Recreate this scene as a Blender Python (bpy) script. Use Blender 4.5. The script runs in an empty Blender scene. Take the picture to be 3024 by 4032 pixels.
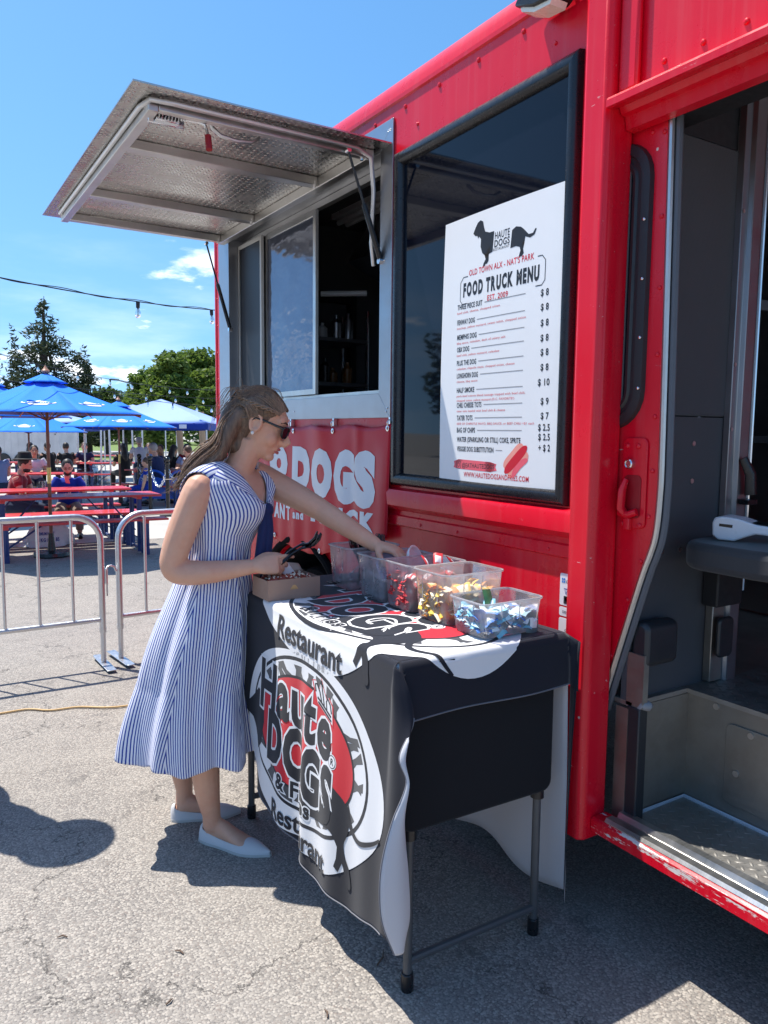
import bpy, bmesh, math, random
from mathutils import Vector, Matrix, noise
random.seed(7)
scene = bpy.context.scene
COL = scene.collection
PI = math.pi
rad = math.radians

# ---------------------------------------------------------------- camera, sky, sun, exposure
cam_data = bpy.data.cameras.new('camera')
cam = bpy.data.objects.new('camera', cam_data)
COL.objects.link(cam)
yaw, pitch, roll = rad(32.09), rad(5.926), rad(0.578)
Dv = Vector((math.sin(yaw)*math.cos(pitch), math.cos(yaw)*math.cos(pitch), -math.sin(pitch)))
R0 = Vector((math.cos(yaw), -math.sin(yaw), 0)); U0 = R0.cross(Dv)
Rv = R0*math.cos(roll) + U0*math.sin(roll)
Uv = U0*math.cos(roll) - R0*math.sin(roll)
M = Matrix((( Rv.x, Uv.x, -Dv.x, 0), (Rv.y, Uv.y, -Dv.y, 0), (Rv.z, Uv.z, -Dv.z, 1.5), (0, 0, 0, 1)))
cam.matrix_world = M
cam_data.sensor_fit = 'HORIZONTAL'; cam_data.sensor_width = 36.0
cam_data.lens = 36.0*3028/3024
cam_data.clip_start = 0.05; cam_data.clip_end = 2000
scene.camera = cam

SUN = Vector((-0.227, 0.375, 1.0)).normalized()
world = bpy.data.worlds.new('World'); scene.world = world; world.use_nodes = True
wn = world.node_tree; wn.nodes.clear()
def wnode(t, **k):
    n = wn.nodes.new(t)
    for a, b in k.items(): setattr(n, a, b)
    return n
sky = wnode('ShaderNodeTexSky', sky_type='NISHITA', sun_disc=False)
sky.sun_elevation = math.asin(SUN.z); sky.sun_rotation = math.atan2(SUN.x, SUN.y)
sky.air_density = 1.0; sky.dust_density = 0.4; sky.ozone_density = 1.0; sky.altitude = 0
CLOUD_OFF = (0.0, 0.0, 0.35)
tc = wnode('ShaderNodeTexCoord')
# look up the sky a little higher than the ray so that the horizon keeps its blue
sepz = wnode('ShaderNodeSeparateXYZ'); wn.links.new(tc.outputs['Generated'], sepz.inputs[0])
zm = wnode('ShaderNodeMath', operation='MULTIPLY_ADD'); wn.links.new(sepz.outputs[2], zm.inputs[0]); zm.inputs[1].default_value = 0.75; zm.inputs[2].default_value = 0.20
cmb = wnode('ShaderNodeCombineXYZ'); wn.links.new(sepz.outputs[0], cmb.inputs[0]); wn.links.new(sepz.outputs[1], cmb.inputs[1]); wn.links.new(zm.outputs[0], cmb.inputs[2])
nrm = wnode('ShaderNodeVectorMath', operation='NORMALIZE'); wn.links.new(cmb.outputs[0], nrm.inputs[0]); wn.links.new(nrm.outputs[0], sky.inputs['Vector'])
# clouds: a noise field on the sky dome, thicker towards the horizon
sep = wnode('ShaderNodeSeparateXYZ'); wn.links.new(tc.outputs['Generated'], sep.inputs[0])
def wmath(op, a, b=None, c=None):
    n = wnode('ShaderNodeMath', operation=op)
    for i, v in enumerate((a, b, c)):
        if v is None: continue
        if isinstance(v, (int, float)): n.inputs[i].default_value = v
        else: wn.links.new(v, n.inputs[i])
    return n.outputs[0]
zc = wmath('MAXIMUM', sep.outputs[2], 0.02)
div = wmath('ADD', zc, 0.10)
cx = wmath('DIVIDE', sep.outputs[0], div); cy = wmath('DIVIDE', sep.outputs[1], div)
comb = wnode('ShaderNodeCombineXYZ'); wn.links.new(cx, comb.inputs[0]); wn.links.new(cy, comb.inputs[1])
def wnoise(scale, detail, off):
    mp = wnode('ShaderNodeMapping'); mp.inputs['Location'].default_value = off
    wn.links.new(comb.outputs[0], mp.inputs[0])
    nz = wnode('ShaderNodeTexNoise'); nz.inputs['Scale'].default_value = scale
    nz.inputs['Detail'].default_value = detail; nz.inputs['Roughness'].default_value = 0.58
    wn.links.new(mp.outputs[0], nz.inputs['Vector']); return nz.outputs['Fac']
def wramp(v, a, b):
    n = wnode('ShaderNodeMapRange', interpolation_type='SMOOTHSTEP')
    n.inputs['From Min'].default_value = a; n.inputs['From Max'].default_value = b
    wn.links.new(v, n.inputs[0]); return n.outputs[0]
cmb2 = wnode('ShaderNodeCombineXYZ'); wn.links.new(sep.outputs[0], cmb2.inputs[0]); wn.links.new(sep.outputs[1], cmb2.inputs[1]); wn.links.new(wmath('MULTIPLY', sep.outputs[2], 3.2), cmb2.inputs[2])
def wnoise2(scale, detail, off):
    mp = wnode('ShaderNodeMapping'); mp.inputs['Location'].default_value = off; wn.links.new(cmb2.outputs[0], mp.inputs[0])
    nz = wnode('ShaderNodeTexNoise'); nz.inputs['Scale'].default_value = scale; nz.inputs['Detail'].default_value = detail; nz.inputs['Roughness'].default_value = 0.6
    wn.links.new(mp.outputs[0], nz.inputs['Vector']); return nz.outputs['Fac']
puff = wramp(wnoise2(4.2, 9, CLOUD_OFF), 0.56, 0.66)
wisp = wmath('MULTIPLY', wramp(wnoise(0.55, 6, (9.2, 4.4, 0)), 0.46, 0.75), 0.20)
low = wmath('SUBTRACT', 1.0, wramp(sep.outputs[2], 0.15, 0.27))
cl = wmath('MAXIMUM', wmath('MULTIPLY', puff, low), wisp)
mixc = wnode('ShaderNodeMix', data_type='RGBA')
hs = wnode('ShaderNodeHueSaturation'); hs.inputs['Saturation'].default_value = 1.28; hs.inputs['Hue'].default_value = 0.494; wn.links.new(sky.outputs[0], hs.inputs['Color'])
wn.links.new(cl, mixc.inputs['Factor']); wn.links.new(hs.outputs[0], mixc.inputs[6])
mixc.inputs[7].default_value = (9.0, 9.2, 9.6, 1)
bg = wnode('ShaderNodeBackground'); bg.inputs['Strength'].default_value = 0.132
wn.links.new(mixc.outputs[2], bg.inputs[0])
wo = wnode('ShaderNodeOutputWorld'); wn.links.new(bg.outputs[0], wo.inputs[0])

sd = bpy.data.lights.new('sun', 'SUN'); sd.energy = 4.3; sd.angle = rad(0.53); sd.color = (1.0, 0.955, 0.88)
so = bpy.data.objects.new('sun', sd); COL.objects.link(so)
so.rotation_euler = (-SUN).to_track_quat('-Z', 'Y').to_euler(); so.location = SUN*30

scene.view_settings.view_transform = 'Standard'; scene.view_settings.look = 'None'
scene.view_settings.exposure = 0.75; scene.view_settings.gamma = 1.0
scene.view_settings.use_curve_mapping = False
scene.render.engine = 'CYCLES'
scene.cycles.max_bounces = 7; scene.cycles.transparent_max_bounces = 16
scene.cycles.glossy_bounces = 3; scene.cycles.transmission_bounces = 6
scene.cycles.caustics_reflective = False; scene.cycles.caustics_refractive = False

# ---------------------------------------------------------------- tagging
def tag(o, label, cat, group=None):
    o['label'] = label; o['category'] = cat
    if group: o['group'] = group
    return o
def thing(name, loc, label, cat, group=None, rz=0):
    o = bpy.data.objects.new(name, None); COL.objects.link(o)
    o.location = loc; o.rotation_euler = (0, 0, rz); o.empty_display_size = 0.1
    return tag(o, label, cat, group)
def structure(o): o['kind'] = 'structure'; return o
def stuff(o): o['kind'] = 'stuff'; return o
def copy_tree(o, parent=None):
    c = o.copy(); COL.objects.link(c); c.parent = parent
    for ch in list(o.children): copy_tree(ch, c)
    return c

# ---------------------------------------------------------------- materials
class NT:
    """small wrapper for building node materials"""
    def __init__(self, name):
        self.m = bpy.data.materials.new(name); self.m.use_nodes = True
        self.t = self.m.node_tree; self.t.nodes.clear()
        self.out = self.n('ShaderNodeOutputMaterial'); self.b = self.n('ShaderNodeBsdfPrincipled')
        self.l(self.b.outputs[0], self.out.inputs[0]); self.c = self.n('ShaderNodeTexCoord')
    def n(self, t, **k):
        x = self.t.nodes.new(t)
        for a, b in k.items(): setattr(x, a, b)
        return x
    def l(self, a, b): self.t.links.new(a, b)
    def put(self, sock, v):
        if isinstance(v, (int, float)): sock.default_value = v
        elif isinstance(v, tuple): sock.default_value = v if len(v) == 4 or sock.type == 'VECTOR' else (*v, 1)
        else: self.l(v, sock)
    def math(self, op, a, b=None, c=None, clamp=False):
        x = self.n('ShaderNodeMath', operation=op, use_clamp=clamp)
        for i, v in enumerate((a, b, c)):
            if v is not None: self.put(x.inputs[i], v)
        return x.outputs[0]
    def mix(self, f, a, b):
        x = self.n('ShaderNodeMix', data_type='RGBA'); self.put(x.inputs['Factor'], f)
        self.put(x.inputs[6], a); self.put(x.inputs[7], b); return x.outputs[2]
    def ramp(self, v, a, b, lo=0.0, hi=1.0):
        x = self.n('ShaderNodeMapRange'); self.put(x.inputs[0], v)
        x.inputs[1].default_value = a; x.inputs[2].default_value = b
        x.inputs[3].default_value = lo; x.inputs[4].default_value = hi; return x.outputs[0]
    def vec(self, kind='Object', scale=None, loc=None, rot=None):
        v = self.c.outputs[kind]
        if scale or loc or rot:
            mp = self.n('ShaderNodeMapping')
            if scale: mp.inputs['Scale'].default_value = scale if isinstance(scale, tuple) else (scale,)*3
            if loc: mp.inputs['Location'].default_value = loc
            if rot: mp.inputs['Rotation'].default_value = rot
            self.l(v, mp.inputs[0]); v = mp.outputs[0]
        return v
    def noise(self, scale, detail=4, rough=0.5, kind='Object', vs=None, dist=0.0):
        x = self.n('ShaderNodeTexNoise'); x.inputs['Scale'].default_value = scale
        x.inputs['Detail'].default_value = detail; x.inputs['Roughness'].default_value = rough
        x.inputs['Distortion'].default_value = dist
        self.l(self.vec(kind, vs), x.inputs['Vector']); return x.outputs['Fac']
    def voro(self, scale, feature='F1', kind='Object', vs=None, v=None):
        x = self.n('ShaderNodeTexVoronoi', feature=feature); x.inputs['Scale'].default_value = scale
        self.l(v if v is not None else self.vec(kind, vs), x.inputs['Vector']); return x
    def bump(self, h, strength=0.3, dist=0.01):
        x = self.n('ShaderNodeBump'); x.inputs['Strength'].default_value = strength
        x.inputs['Distance'].default_value = dist; self.l(h, x.inputs['Height'])
        self.l(x.outputs[0], self.b.inputs['Normal']); return x
    def set(self, **k):
        names = {'base': 'Base Color', 'rough': 'Roughness', 'metal': 'Metallic', 'coat': 'Coat Weight', 'coatr': 'Coat Roughness',
                 'trans': 'Transmission Weight', 'ior': 'IOR', 'alpha': 'Alpha', 'spec': 'Specular IOR Level', 'sheen': 'Sheen Weight',
                 'sss': 'Subsurface Weight', 'sssr': 'Subsurface Radius', 'ssss': 'Subsurface Scale', 'emit': 'Emission Color', 'emits': 'Emission Strength'}
        for a, v in k.items(): self.put(self.b.inputs[names[a]], v)
        return self
def simple(name, col, rough=0.5, metal=0.0, vary=0.12, vscale=18, bump=0.0, bscale=60, **k):
    """plain material with slight colour mottling and roughness variation"""
    t = NT(name); f = t.noise(vscale, 5, 0.6)
    lo = tuple(c*(1-vary) for c in col); hi = tuple(min(1, c*(1+vary)) for c in col)
    t.set(base=t.mix(f, lo, hi), rough=t.ramp(t.noise(vscale*2.3, 4), 0.3, 0.7, max(0, rough-0.06), min(1, rough+0.08)), metal=metal, **k)
    if bump: t.bump(t.noise(bscale, 4), bump, 0.004)
    return t.m
def tread_mask(t, cell, kind='Object', axes='xy'):
    """raised lens marks in alternating directions (diamond tread plate); returns height 0..1"""
    s = t.n('ShaderNodeSeparateXYZ'); t.l(t.vec(kind), s.inputs[0])
    ax = {'x': 0, 'y': 1, 'z': 2}
    u = t.math('MULTIPLY', s.outputs[ax[axes[0]]], 1/cell); v = t.math('MULTIPLY', s.outputs[ax[axes[1]]], 1/cell)
    def lens(uo, vo, turn):
        fu = t.math('SUBTRACT', t.math('FRACT', t.math('ADD', u, uo)), 0.5)
        fv = t.math('SUBTRACT', t.math('FRACT', t.math('ADD', v, vo)), 0.5)
        a = t.math('MULTIPLY', t.math('ADD', fu, t.math('MULTIPLY', fv, turn)), 0.7071)
        b = t.math('MULTIPLY', t.math('SUBTRACT', fv, t.math('MULTIPLY', fu, turn)), 0.7071)
        q = t.math('ADD', t.math('MULTIPLY', t.math('MULTIPLY', a, a), 8.5), t.math('MULTIPLY', t.math('MULTIPLY', b, b), 130))
        return t.math('SUBTRACT', 1.0, q, clamp=True)
    return t.math('MAXIMUM', lens(0, 0, 1), lens(0.5, 0.5, -1))

# ---------------------------------------------------------------- mesh building
def link_mesh(name, verts, faces, mat=None, parent=None, smooth=35, mats=None, fmat=None, bevel=0.0, seg=2, uvs=None):
    me = bpy.data.meshes.new(name); me.from_pydata(verts, [], faces)
    for m in (mats or ([mat] if mat else [])): me.materials.append(m)
    if fmat: me.polygons.foreach_set('material_index', fmat)
    if uvs:
        uv = me.uv_layers.new(name='UVMap')
        for p in me.polygons:
            for li in p.loop_indices: uv.data[li].uv = uvs[me.loops[li].vertex_index]
    if smooth is not None: shade(me, smooth)
    o = bpy.data.objects.new(name, me); COL.objects.link(o); o.parent = parent
    if bevel:
        b = o.modifiers.new('bevel', 'BEVEL'); b.width = bevel; b.segments = seg; b.limit_method = 'ANGLE'; b.angle_limit = rad(30)
    return o
def shade(me, ang):
    bm = bmesh.new(); bm.from_mesh(me)
    bmesh.ops.remove_doubles(bm, verts=bm.verts, dist=1e-6)
    lim = rad(ang)
    for f in bm.faces: f.smooth = True
    for e in bm.edges:
        if len(e.link_faces) == 2 and e.calc_face_angle(0) > lim: e.smooth = False
    bm.to_mesh(me); bm.free()
class MB:
    def __init__(self): self.v = []; self.f = []; self.mi = []; self.cur = 0
    def add(self, vs, fs):
        o = len(self.v); self.v += [tuple(p) for p in vs]
        for f in fs: self.f.append([i+o for i in f]); self.mi.append(self.cur)
        return self
    def box(self, x0, x1, y0, y1, z0, z1, m=None):
        p = [(x, y, z) for z in (z0, z1) for y in (y0, y1) for x in (x0, x1)]
        if m: p = [m @ Vector(q) for q in p]
        return self.add(p, [(0, 2, 3, 1), (4, 5, 7, 6), (0, 1, 5, 4), (2, 6, 7, 3), (0, 4, 6, 2), (1, 3, 7, 5)])
    def tube(self, pts, r, n=10, cap=True, sy=1.0, up=None):
        pts = [Vector(p) for p in pts]; k = len(pts)
        rs = r if isinstance(r, (list, tuple)) else [r]*k
        rings = []; prev = Vector(up) if up else None
        for i, p in enumerate(pts):
            d = (pts[min(i+1, k-1)]-pts[max(i-1, 0)]).normalized()
            if prev is None: prev = Vector((0, 0, 1)) if abs(d.z) < 0.9 else Vector((1, 0, 0))
            a = (prev-d*prev.dot(d))
            a = a.normalized() if a.length > 1e-6 else d.orthogonal().normalized()
            b = d.cross(a); prev = a
            rings.append([p+a*rs[i]*math.cos(2*PI*j/n)+b*rs[i]*sy*math.sin(2*PI*j/n) for j in range(n)])
        return self.rings(rings, cap)
    def rings(self, rings, cap=True, closed=True):
        n = len(rings[0]); vs = [q for rg in rings for q in rg]; fs = []
        for i in range(len(rings)-1):
            for j in range(n if closed else n-1):
                a, b = i*n+j, i*n+(j+1) % n
                fs.append((a, b, b+n, a+n))
        if cap and closed: fs += [tuple(range(n))[::-1], tuple(range((len(rings)-1)*n, len(rings)*n))]
        return self.add(vs, fs)
    def lathe(self, prof, c=(0, 0, 0), n=16, axis='z', cap=True):
        rings = []
        for r, h in prof:
            rg = []
            for j in range(n):
                a = 2*PI*j/n; x, y = r*math.cos(a), r*math.sin(a)
                q = {'z': (x, y, h), 'x': (h, x, y), 'y': (y, h, x)}[axis]
                rg.append((c[0]+q[0], c[1]+q[1], c[2]+q[2]))
            rings.append(rg)
        return self.rings(rings, cap)
    def prism(self, pts, fn):
        """extrude the 2-D outline pts; fn(x, y, k) gives the 3-D point for k = 0 or 1"""
        n = len(pts); vs = [fn(x, y, 0) for x, y in pts]+[fn(x, y, 1) for x, y in pts]
        fs = [tuple(range(n))[::-1], tuple(range(n, 2*n))]+[(i, (i+1) % n, n+(i+1) % n, n+i) for i in range(n)]
        return self.add(vs, fs)
    def grid(self, fn, nu, nv, flip=False):
        vs = [fn(i/nu, j/nv) for j in range(nv+1) for i in range(nu+1)]; fs = []
        for j in range(nv):
            for i in range(nu):
                a = j*(nu+1)+i; q = (a, a+1, a+nu+2, a+nu+1); fs.append(q[::-1] if flip else q)
        return self.add(vs, fs)
    def build(self, name, mat, parent=None, smooth=35, bevel=0.0, seg=2, mats=None):
        return link_mesh(name, self.v, self.f, mat, parent, smooth, mats=mats, fmat=self.mi if mats else None, bevel=bevel, seg=seg)
def orient(mesh_obj):
    bm = bmesh.new(); bm.from_mesh(mesh_obj.data); bmesh.ops.recalc_face_normals(bm, faces=bm.faces); bm.to_mesh(mesh_obj.data); bm.free(); return mesh_obj
def inst(src, name, loc, rot=(0, 0, 0), parent=None, scale=None):
    o = bpy.data.objects.new(name, src.data if hasattr(src, 'data') else src); COL.objects.link(o)
    o.location = loc; o.rotation_euler = rot; o.parent = parent
    if scale: o.scale = scale
    return o
def cr(pts, n):
    """Catmull-Rom through pts, n samples per span"""
    P = [Vector(p) for p in pts]; out = []
    for i in range(len(P)-1):
        p0, p1, p2, p3 = P[max(i-1, 0)], P[i], P[i+1], P[min(i+2, len(P)-1)]
        for k in range(n):
            t = k/n; out.append(0.5*((2*p1)+(p2-p0)*t+(2*p0-5*p1+4*p2-p3)*t*t+(3*p1-p0-3*p2+p3)*t**3))
    out.append(P[-1]); return out
def lerp(tab, x):
    """piecewise-linear lookup in [(x, y), ...]"""
    if x <= tab[0][0]: return tab[0][1]
    for (a, p), (b, q) in zip(tab, tab[1:]):
        if x <= b: return p+(q-p)*(x-a)/(b-a)
    return tab[-1][1]
def sstep(tab, x):
    """smooth (cubic) lookup"""
    if x <= tab[0][0]: return tab[0][1]
    for i in range(len(tab)-1):
        (a, p), (b, q) = tab[i], tab[i+1]
        if x <= b:
            m0 = ((q-tab[i-1][1])/(b-tab[i-1][0]) if i else (q-p)/(b-a)); m1 = ((tab[i+2][1]-p)/(tab[i+2][0]-a) if i+2 < len(tab) else (q-p)/(b-a))
            h = b-a; t = (x-a)/h
            return (2*t**3-3*t*t+1)*p+(t**3-2*t*t+t)*h*m0+(-2*t**3+3*t*t)*q+(t**3-t*t)*h*m1
    return tab[-1][1]
def ss(a, b, x):
    t = max(0, min(1, (x-a)/(b-a))); return t*t*(3-2*t)

# ---------------------------------------------------------------- flat print: outlines and lettering mapped onto a surface
def text2d(s, size=1.0, bold=0.0, sx=1.0, align='LEFT', shear=0.0, space=1.0):
    """lettering as 2-D (verts, faces)"""
    cu = bpy.data.curves.new('lettering', 'FONT'); cu.body = s; cu.size = size; cu.offset = bold; cu.align_x = align
    cu.resolution_u = 3; cu.shear = shear; cu.space_character = space; cu.fill_mode = 'FRONT'
    ob = bpy.data.objects.new('lettering', cu)
    me = bpy.data.meshes.new_from_object(ob)
    vs = [(v.co.x*sx, v.co.y) for v in me.vertices]; fs = [tuple(p.vertices) for p in me.polygons]
    bpy.data.objects.remove(ob); bpy.data.curves.remove(cu); bpy.data.meshes.remove(me)
    return vs, fs
def xf(sh, dx=0, dy=0, rot=0, sc=1.0, fn=None):
    c, s = math.cos(rot)*sc, math.sin(rot)*sc
    v = [(x*c-y*s+dx, x*s+y*c+dy) for x, y in sh[0]]
    if fn: v = [fn(x, y) for x, y in v]
    return v, sh[1]
def poly2d(pts): return list(pts), [tuple(range(len(pts)))]
def ell2d(cx, cy, rx, ry, n=64, a0=0, a1=2*PI): return poly2d([(cx+rx*math.cos(a0+(a1-a0)*i/n), cy+ry*math.sin(a0+(a1-a0)*i/n)) for i in range(n)])
def stroke2d(pts, w):
    """ribbon of width w (number or list) along pts"""
    n = len(pts); L = []; Rr = []
    for i, p in enumerate(pts):
        a, b = pts[max(i-1, 0)], pts[min(i+1, n-1)]
        dx, dy = b[0]-a[0], b[1]-a[1]; q = math.hypot(dx, dy) or 1
        ww = (w[i] if isinstance(w, (list, tuple)) else w)/2
        L.append((p[0]-dy/q*ww, p[1]+dx/q*ww)); Rr.append((p[0]+dy/q*ww, p[1]-dx/q*ww))
    return L+Rr, [(i, i+n, i+n+1, i+1) for i in range(n-1)]
def join2d(*shs):
    v, f = [], []
    for s in shs:
        o = len(v); v += s[0]; f += [tuple(i+o for i in q) for q in s[1]]
    return v, f
def decal(name, sh, fn, mat, parent, cut=None, box=None):
    """map a 2-D shape onto a surface: fn(x, y) -> 3-D; cut = grid size the shape is split to so that it follows folds; box clips it"""
    bm = bmesh.new(); vs = [bm.verts.new((x, y, 0)) for x, y in sh[0]]
    for f in sh[1]:
        try: bm.faces.new([vs[i] for i in f])
        except ValueError: pass
    bmesh.ops.triangulate(bm, faces=[f for f in bm.faces if len(f.verts) > 4])
    def plane(co, no, clear=False):
        bmesh.ops.bisect_plane(bm, geom=bm.verts[:]+bm.edges[:]+bm.faces[:], plane_co=co, plane_no=no, clear_outer=clear)
    if box:
        plane((box[0], 0, 0), (-1, 0, 0), True); plane((box[1], 0, 0), (1, 0, 0), True)
        plane((0, box[2], 0), (0, -1, 0), True); plane((0, box[3], 0), (0, 1, 0), True)
    if cut and bm.verts:
        for ax in (0, 1):
            c = [v.co[ax] for v in bm.verts]; lo, hi = min(c), max(c); k = math.ceil((lo+1e-6)/cut)
            while k*cut < hi:
                co = [0, 0, 0]; no = [0, 0, 0]; co[ax] = k*cut; no[ax] = 1; plane(co, no); k += 1
    for f in bm.faces:
        if f.normal.z < 0: f.normal_flip()
    for v in bm.verts: v.co = Vector(fn(v.co.x, v.co.y))
    for f in bm.faces: f.smooth = True
    me = bpy.data.meshes.new(name); bm.to_mesh(me); bm.free(); me.materials.append(mat)
    o = bpy.data.objects.new(name, me); COL.objects.link(o); o.parent = parent
    return o

# ================================================================ MATERIALS
def make_asphalt():
    t = NT('asphalt')
    warp = t.n('ShaderNodeTexNoise'); warp.inputs['Scale'].default_value = 70; t.l(t.vec(), warp.inputs['Vector'])
    vv = t.n('ShaderNodeVectorMath', operation='MULTIPLY_ADD'); t.l(warp.outputs['Color'], vv.inputs[0]); vv.inputs[1].default_value = (0.006,)*3; t.l(t.vec(), vv.inputs[2])
    v1 = t.voro(135, v=vv.outputs[0]); v2 = t.voro(310, v=vv.outputs[0])
    s = t.n('ShaderNodeSeparateColor'); t.l(v1.outputs['Color'], s.inputs[0])
    s2 = t.n('ShaderNodeSeparateColor'); t.l(v2.outputs['Color'], s2.inputs[0])
    stone = t.mix(t.ramp(s.outputs[0], 0.1, 0.95), (0.225, 0.203, 0.181), (0.44, 0.397, 0.345))
    stone = t.mix(t.ramp(s.outputs[1], 0.88, 0.93), stone, (0.22, 0.185, 0.16))
    small = t.mix(s2.outputs[1], (0.19, 0.173, 0.157), (0.34, 0.312, 0.28))
    inst_ = t.ramp(v1.outputs['Distance'], 0.50, 0.62)
    col = t.mix(inst_, stone, small)
    gap = t.math('MULTIPLY', t.ramp(v1.outputs['Distance'], 0.52, 0.72), t.ramp(v2.outputs['Distance'], 0.35, 0.6))
    col = t.mix(t.math('MULTIPLY', gap, 0.8), col, (0.08, 0.072, 0.068))
    big = t.noise(0.9, 5, 0.6)
    mid = t.noise(3.1, 6, 0.65)
    col = t.mix(t.math('MULTIPLY', t.ramp(mid, 0.40, 0.66), 0.25), col, (0.40, 0.365, 0.32))
    col = t.mix(t.math('MULTIPLY', t.ramp(big, 0.35, 0.72), 0.35), col, (0.19, 0.178, 0.17))
    # oil spots and old stains
    sp = t.math('MULTIPLY', t.ramp(t.noise(4.2, 6, 0.62), 0.60, 0.72), 0.55)
    col = t.mix(sp, col, (0.07, 0.065, 0.065))
    # cracks
    cw = t.n('ShaderNodeTexNoise'); cw.inputs['Scale'].default_value = 3.5; cw.inputs['Detail'].default_value = 7; cw.inputs['Roughness'].default_value = 0.65; t.l(t.vec(), cw.inputs['Vector'])
    cv = t.n('ShaderNodeVectorMath', operation='MULTIPLY_ADD'); t.l(cw.outputs['Color'], cv.inputs[0]); cv.inputs[1].default_value = (0.55,)*3; t.l(t.vec(), cv.inputs[2])
    ce = t.voro(1.25, 'DISTANCE_TO_EDGE', v=cv.outputs[0])
    brk = t.ramp(t.noise(2.1, 4), 0.38, 0.50)
    cr1 = t.math('MULTIPLY', t.ramp(ce.outputs['Distance'], 0.0025, 0.009, 1, 0), brk)
    cr1 = t.math('MULTIPLY', cr1, t.ramp(t.noise(28, 3), 0.34, 0.52))
    col = t.mix(t.math('MULTIPLY', cr1, 0.75), col, (0.04, 0.037, 0.035))
    t.set(base=col, rough=0.86, spec=0.35)
    h = t.math('SUBTRACT', t.math('SUBTRACT', 1.0, t.math('MULTIPLY', v1.outputs['Distance'], 0.9)), t.math('MULTIPLY', cr1, 1.3))
    h = t.math('ADD', h, t.math('MULTIPLY', t.noise(320, 3), 0.35))
    t.bump(h, 0.34, 0.005)
    return t.m
def make_concrete(name='concrete', col=(0.50, 0.475, 0.43)):
    t = NT(name); lo = tuple(c*0.72 for c in col)
    c = t.mix(t.ramp(t.noise(1.3, 6, 0.62), 0.3, 0.72), lo, col)
    c = t.mix(t.math('MULTIPLY', t.noise(140, 3), 0.35), c, (0.25, 0.235, 0.22))
    t.set(base=c, rough=0.85); t.bump(t.noise(150, 4), 0.25, 0.004); return t.m
def make_red(name='red_paint', chips=0.0):
    t = NT(name)
    c = t.mix(t.noise(2.5, 5, 0.6), (0.68, 0.002, 0.016), (0.76, 0.004, 0.026))
    # faint vertical water streaks and dust
    st = t.noise(1.0, 6, 0.65, vs=(30, 30, 0.8))
    c = t.mix(t.math('MULTIPLY', t.ramp(st, 0.50, 0.78), 0.16), c, (0.66, 0.22, 0.22))
    # paint chips: small pale flecks
    v = t.voro(9.5, vs=(1, 1, 1)); sc = t.n('ShaderNodeSeparateColor'); t.l(v.outputs['Color'], sc.inputs[0])
    fl = t.math('MULTIPLY', t.ramp(t.math('ADD', v.outputs['Distance'], t.math('MULTIPLY', t.noise(170, 3), 0.06)), 0.065, 0.075, 1, 0), t.ramp(sc.outputs[0], 0.80, 0.82))
    if chips:
        w = t.noise(10, 8, 0.72, vs=(6, 0.55, 6)); e = t.ramp(t.math('ADD', w, t.math('MULTIPLY', t.noise(85, 4), 0.16)), chips, chips+0.02)
        fl = t.math('MAXIMUM', fl, e)
    c = t.mix(fl, c, (0.72, 0.68, 0.64))
    t.set(base=c, rough=t.math('ADD', t.ramp(t.noise(7, 6, 0.7), 0.3, 0.75, 0.22, 0.42), t.math('MULTIPLY', fl, 0.4)), coat=0.15, coatr=0.12, spec=0.35)
    t.bump(t.math('SUBTRACT', t.math('ADD', t.math('MULTIPLY', t.noise(3.2, 3), 0.9), t.math('MULTIPLY', t.noise(140, 2), 0.03)), t.math('MULTIPLY', fl, 0.25)), 0.12, 0.02)
    return t.m
def make_steel(name, col=(0.62, 0.61, 0.60), rough=0.28, brush=(1, 1, 60), dirt=0.2, kind='Object', wav=0.0):
    t = NT(name)
    b = t.noise(6, 6, 0.7, vs=brush)
    c = t.mix(t.math('MULTIPLY', t.ramp(t.noise(5, 7, 0.68), 0.45, 0.8), dirt), t.mix(b, tuple(x*0.9 for x in col), col), (0.22, 0.20, 0.18))
    t.set(base=c, metal=1.0, rough=t.ramp(t.math('ADD', t.math('MULTIPLY', b, 0.5), t.math('MULTIPLY', t.noise(9, 5, 0.7), 0.5)), 0.3, 0.7, rough-0.08, rough+0.14))
    h = t.math('MULTIPLY', b, 0.06)
    if wav: h = t.math('ADD', h, t.math('MULTIPLY', t.noise(4.5, 2), wav))
    t.bump(h, 0.25, 0.01); return t.m
def make_tread(name, cell, axes='xy', rough=0.22, col=(0.62, 0.60, 0.57), dirt=0.25, height=0.004):
    t = NT(name); m = tread_mask(t, cell, 'Object', axes)
    c = t.mix(t.math('MULTIPLY', t.ramp(t.noise(6, 7, 0.7), 0.4, 0.8), dirt), col, (0.24, 0.22, 0.20))
    t.set(base=c, metal=1.0, rough=t.ramp(t.noise(12, 6, 0.7), 0.3, 0.7, rough, rough+0.14))
    t.bump(m, 1.0, height); return t.m
def make_glass(name, col=(0.9, 0.92, 0.95), rough=0.0, alpha=None):
    t = NT(name); t.set(base=col, rough=rough, trans=1.0, ior=1.45); return t.m
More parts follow.
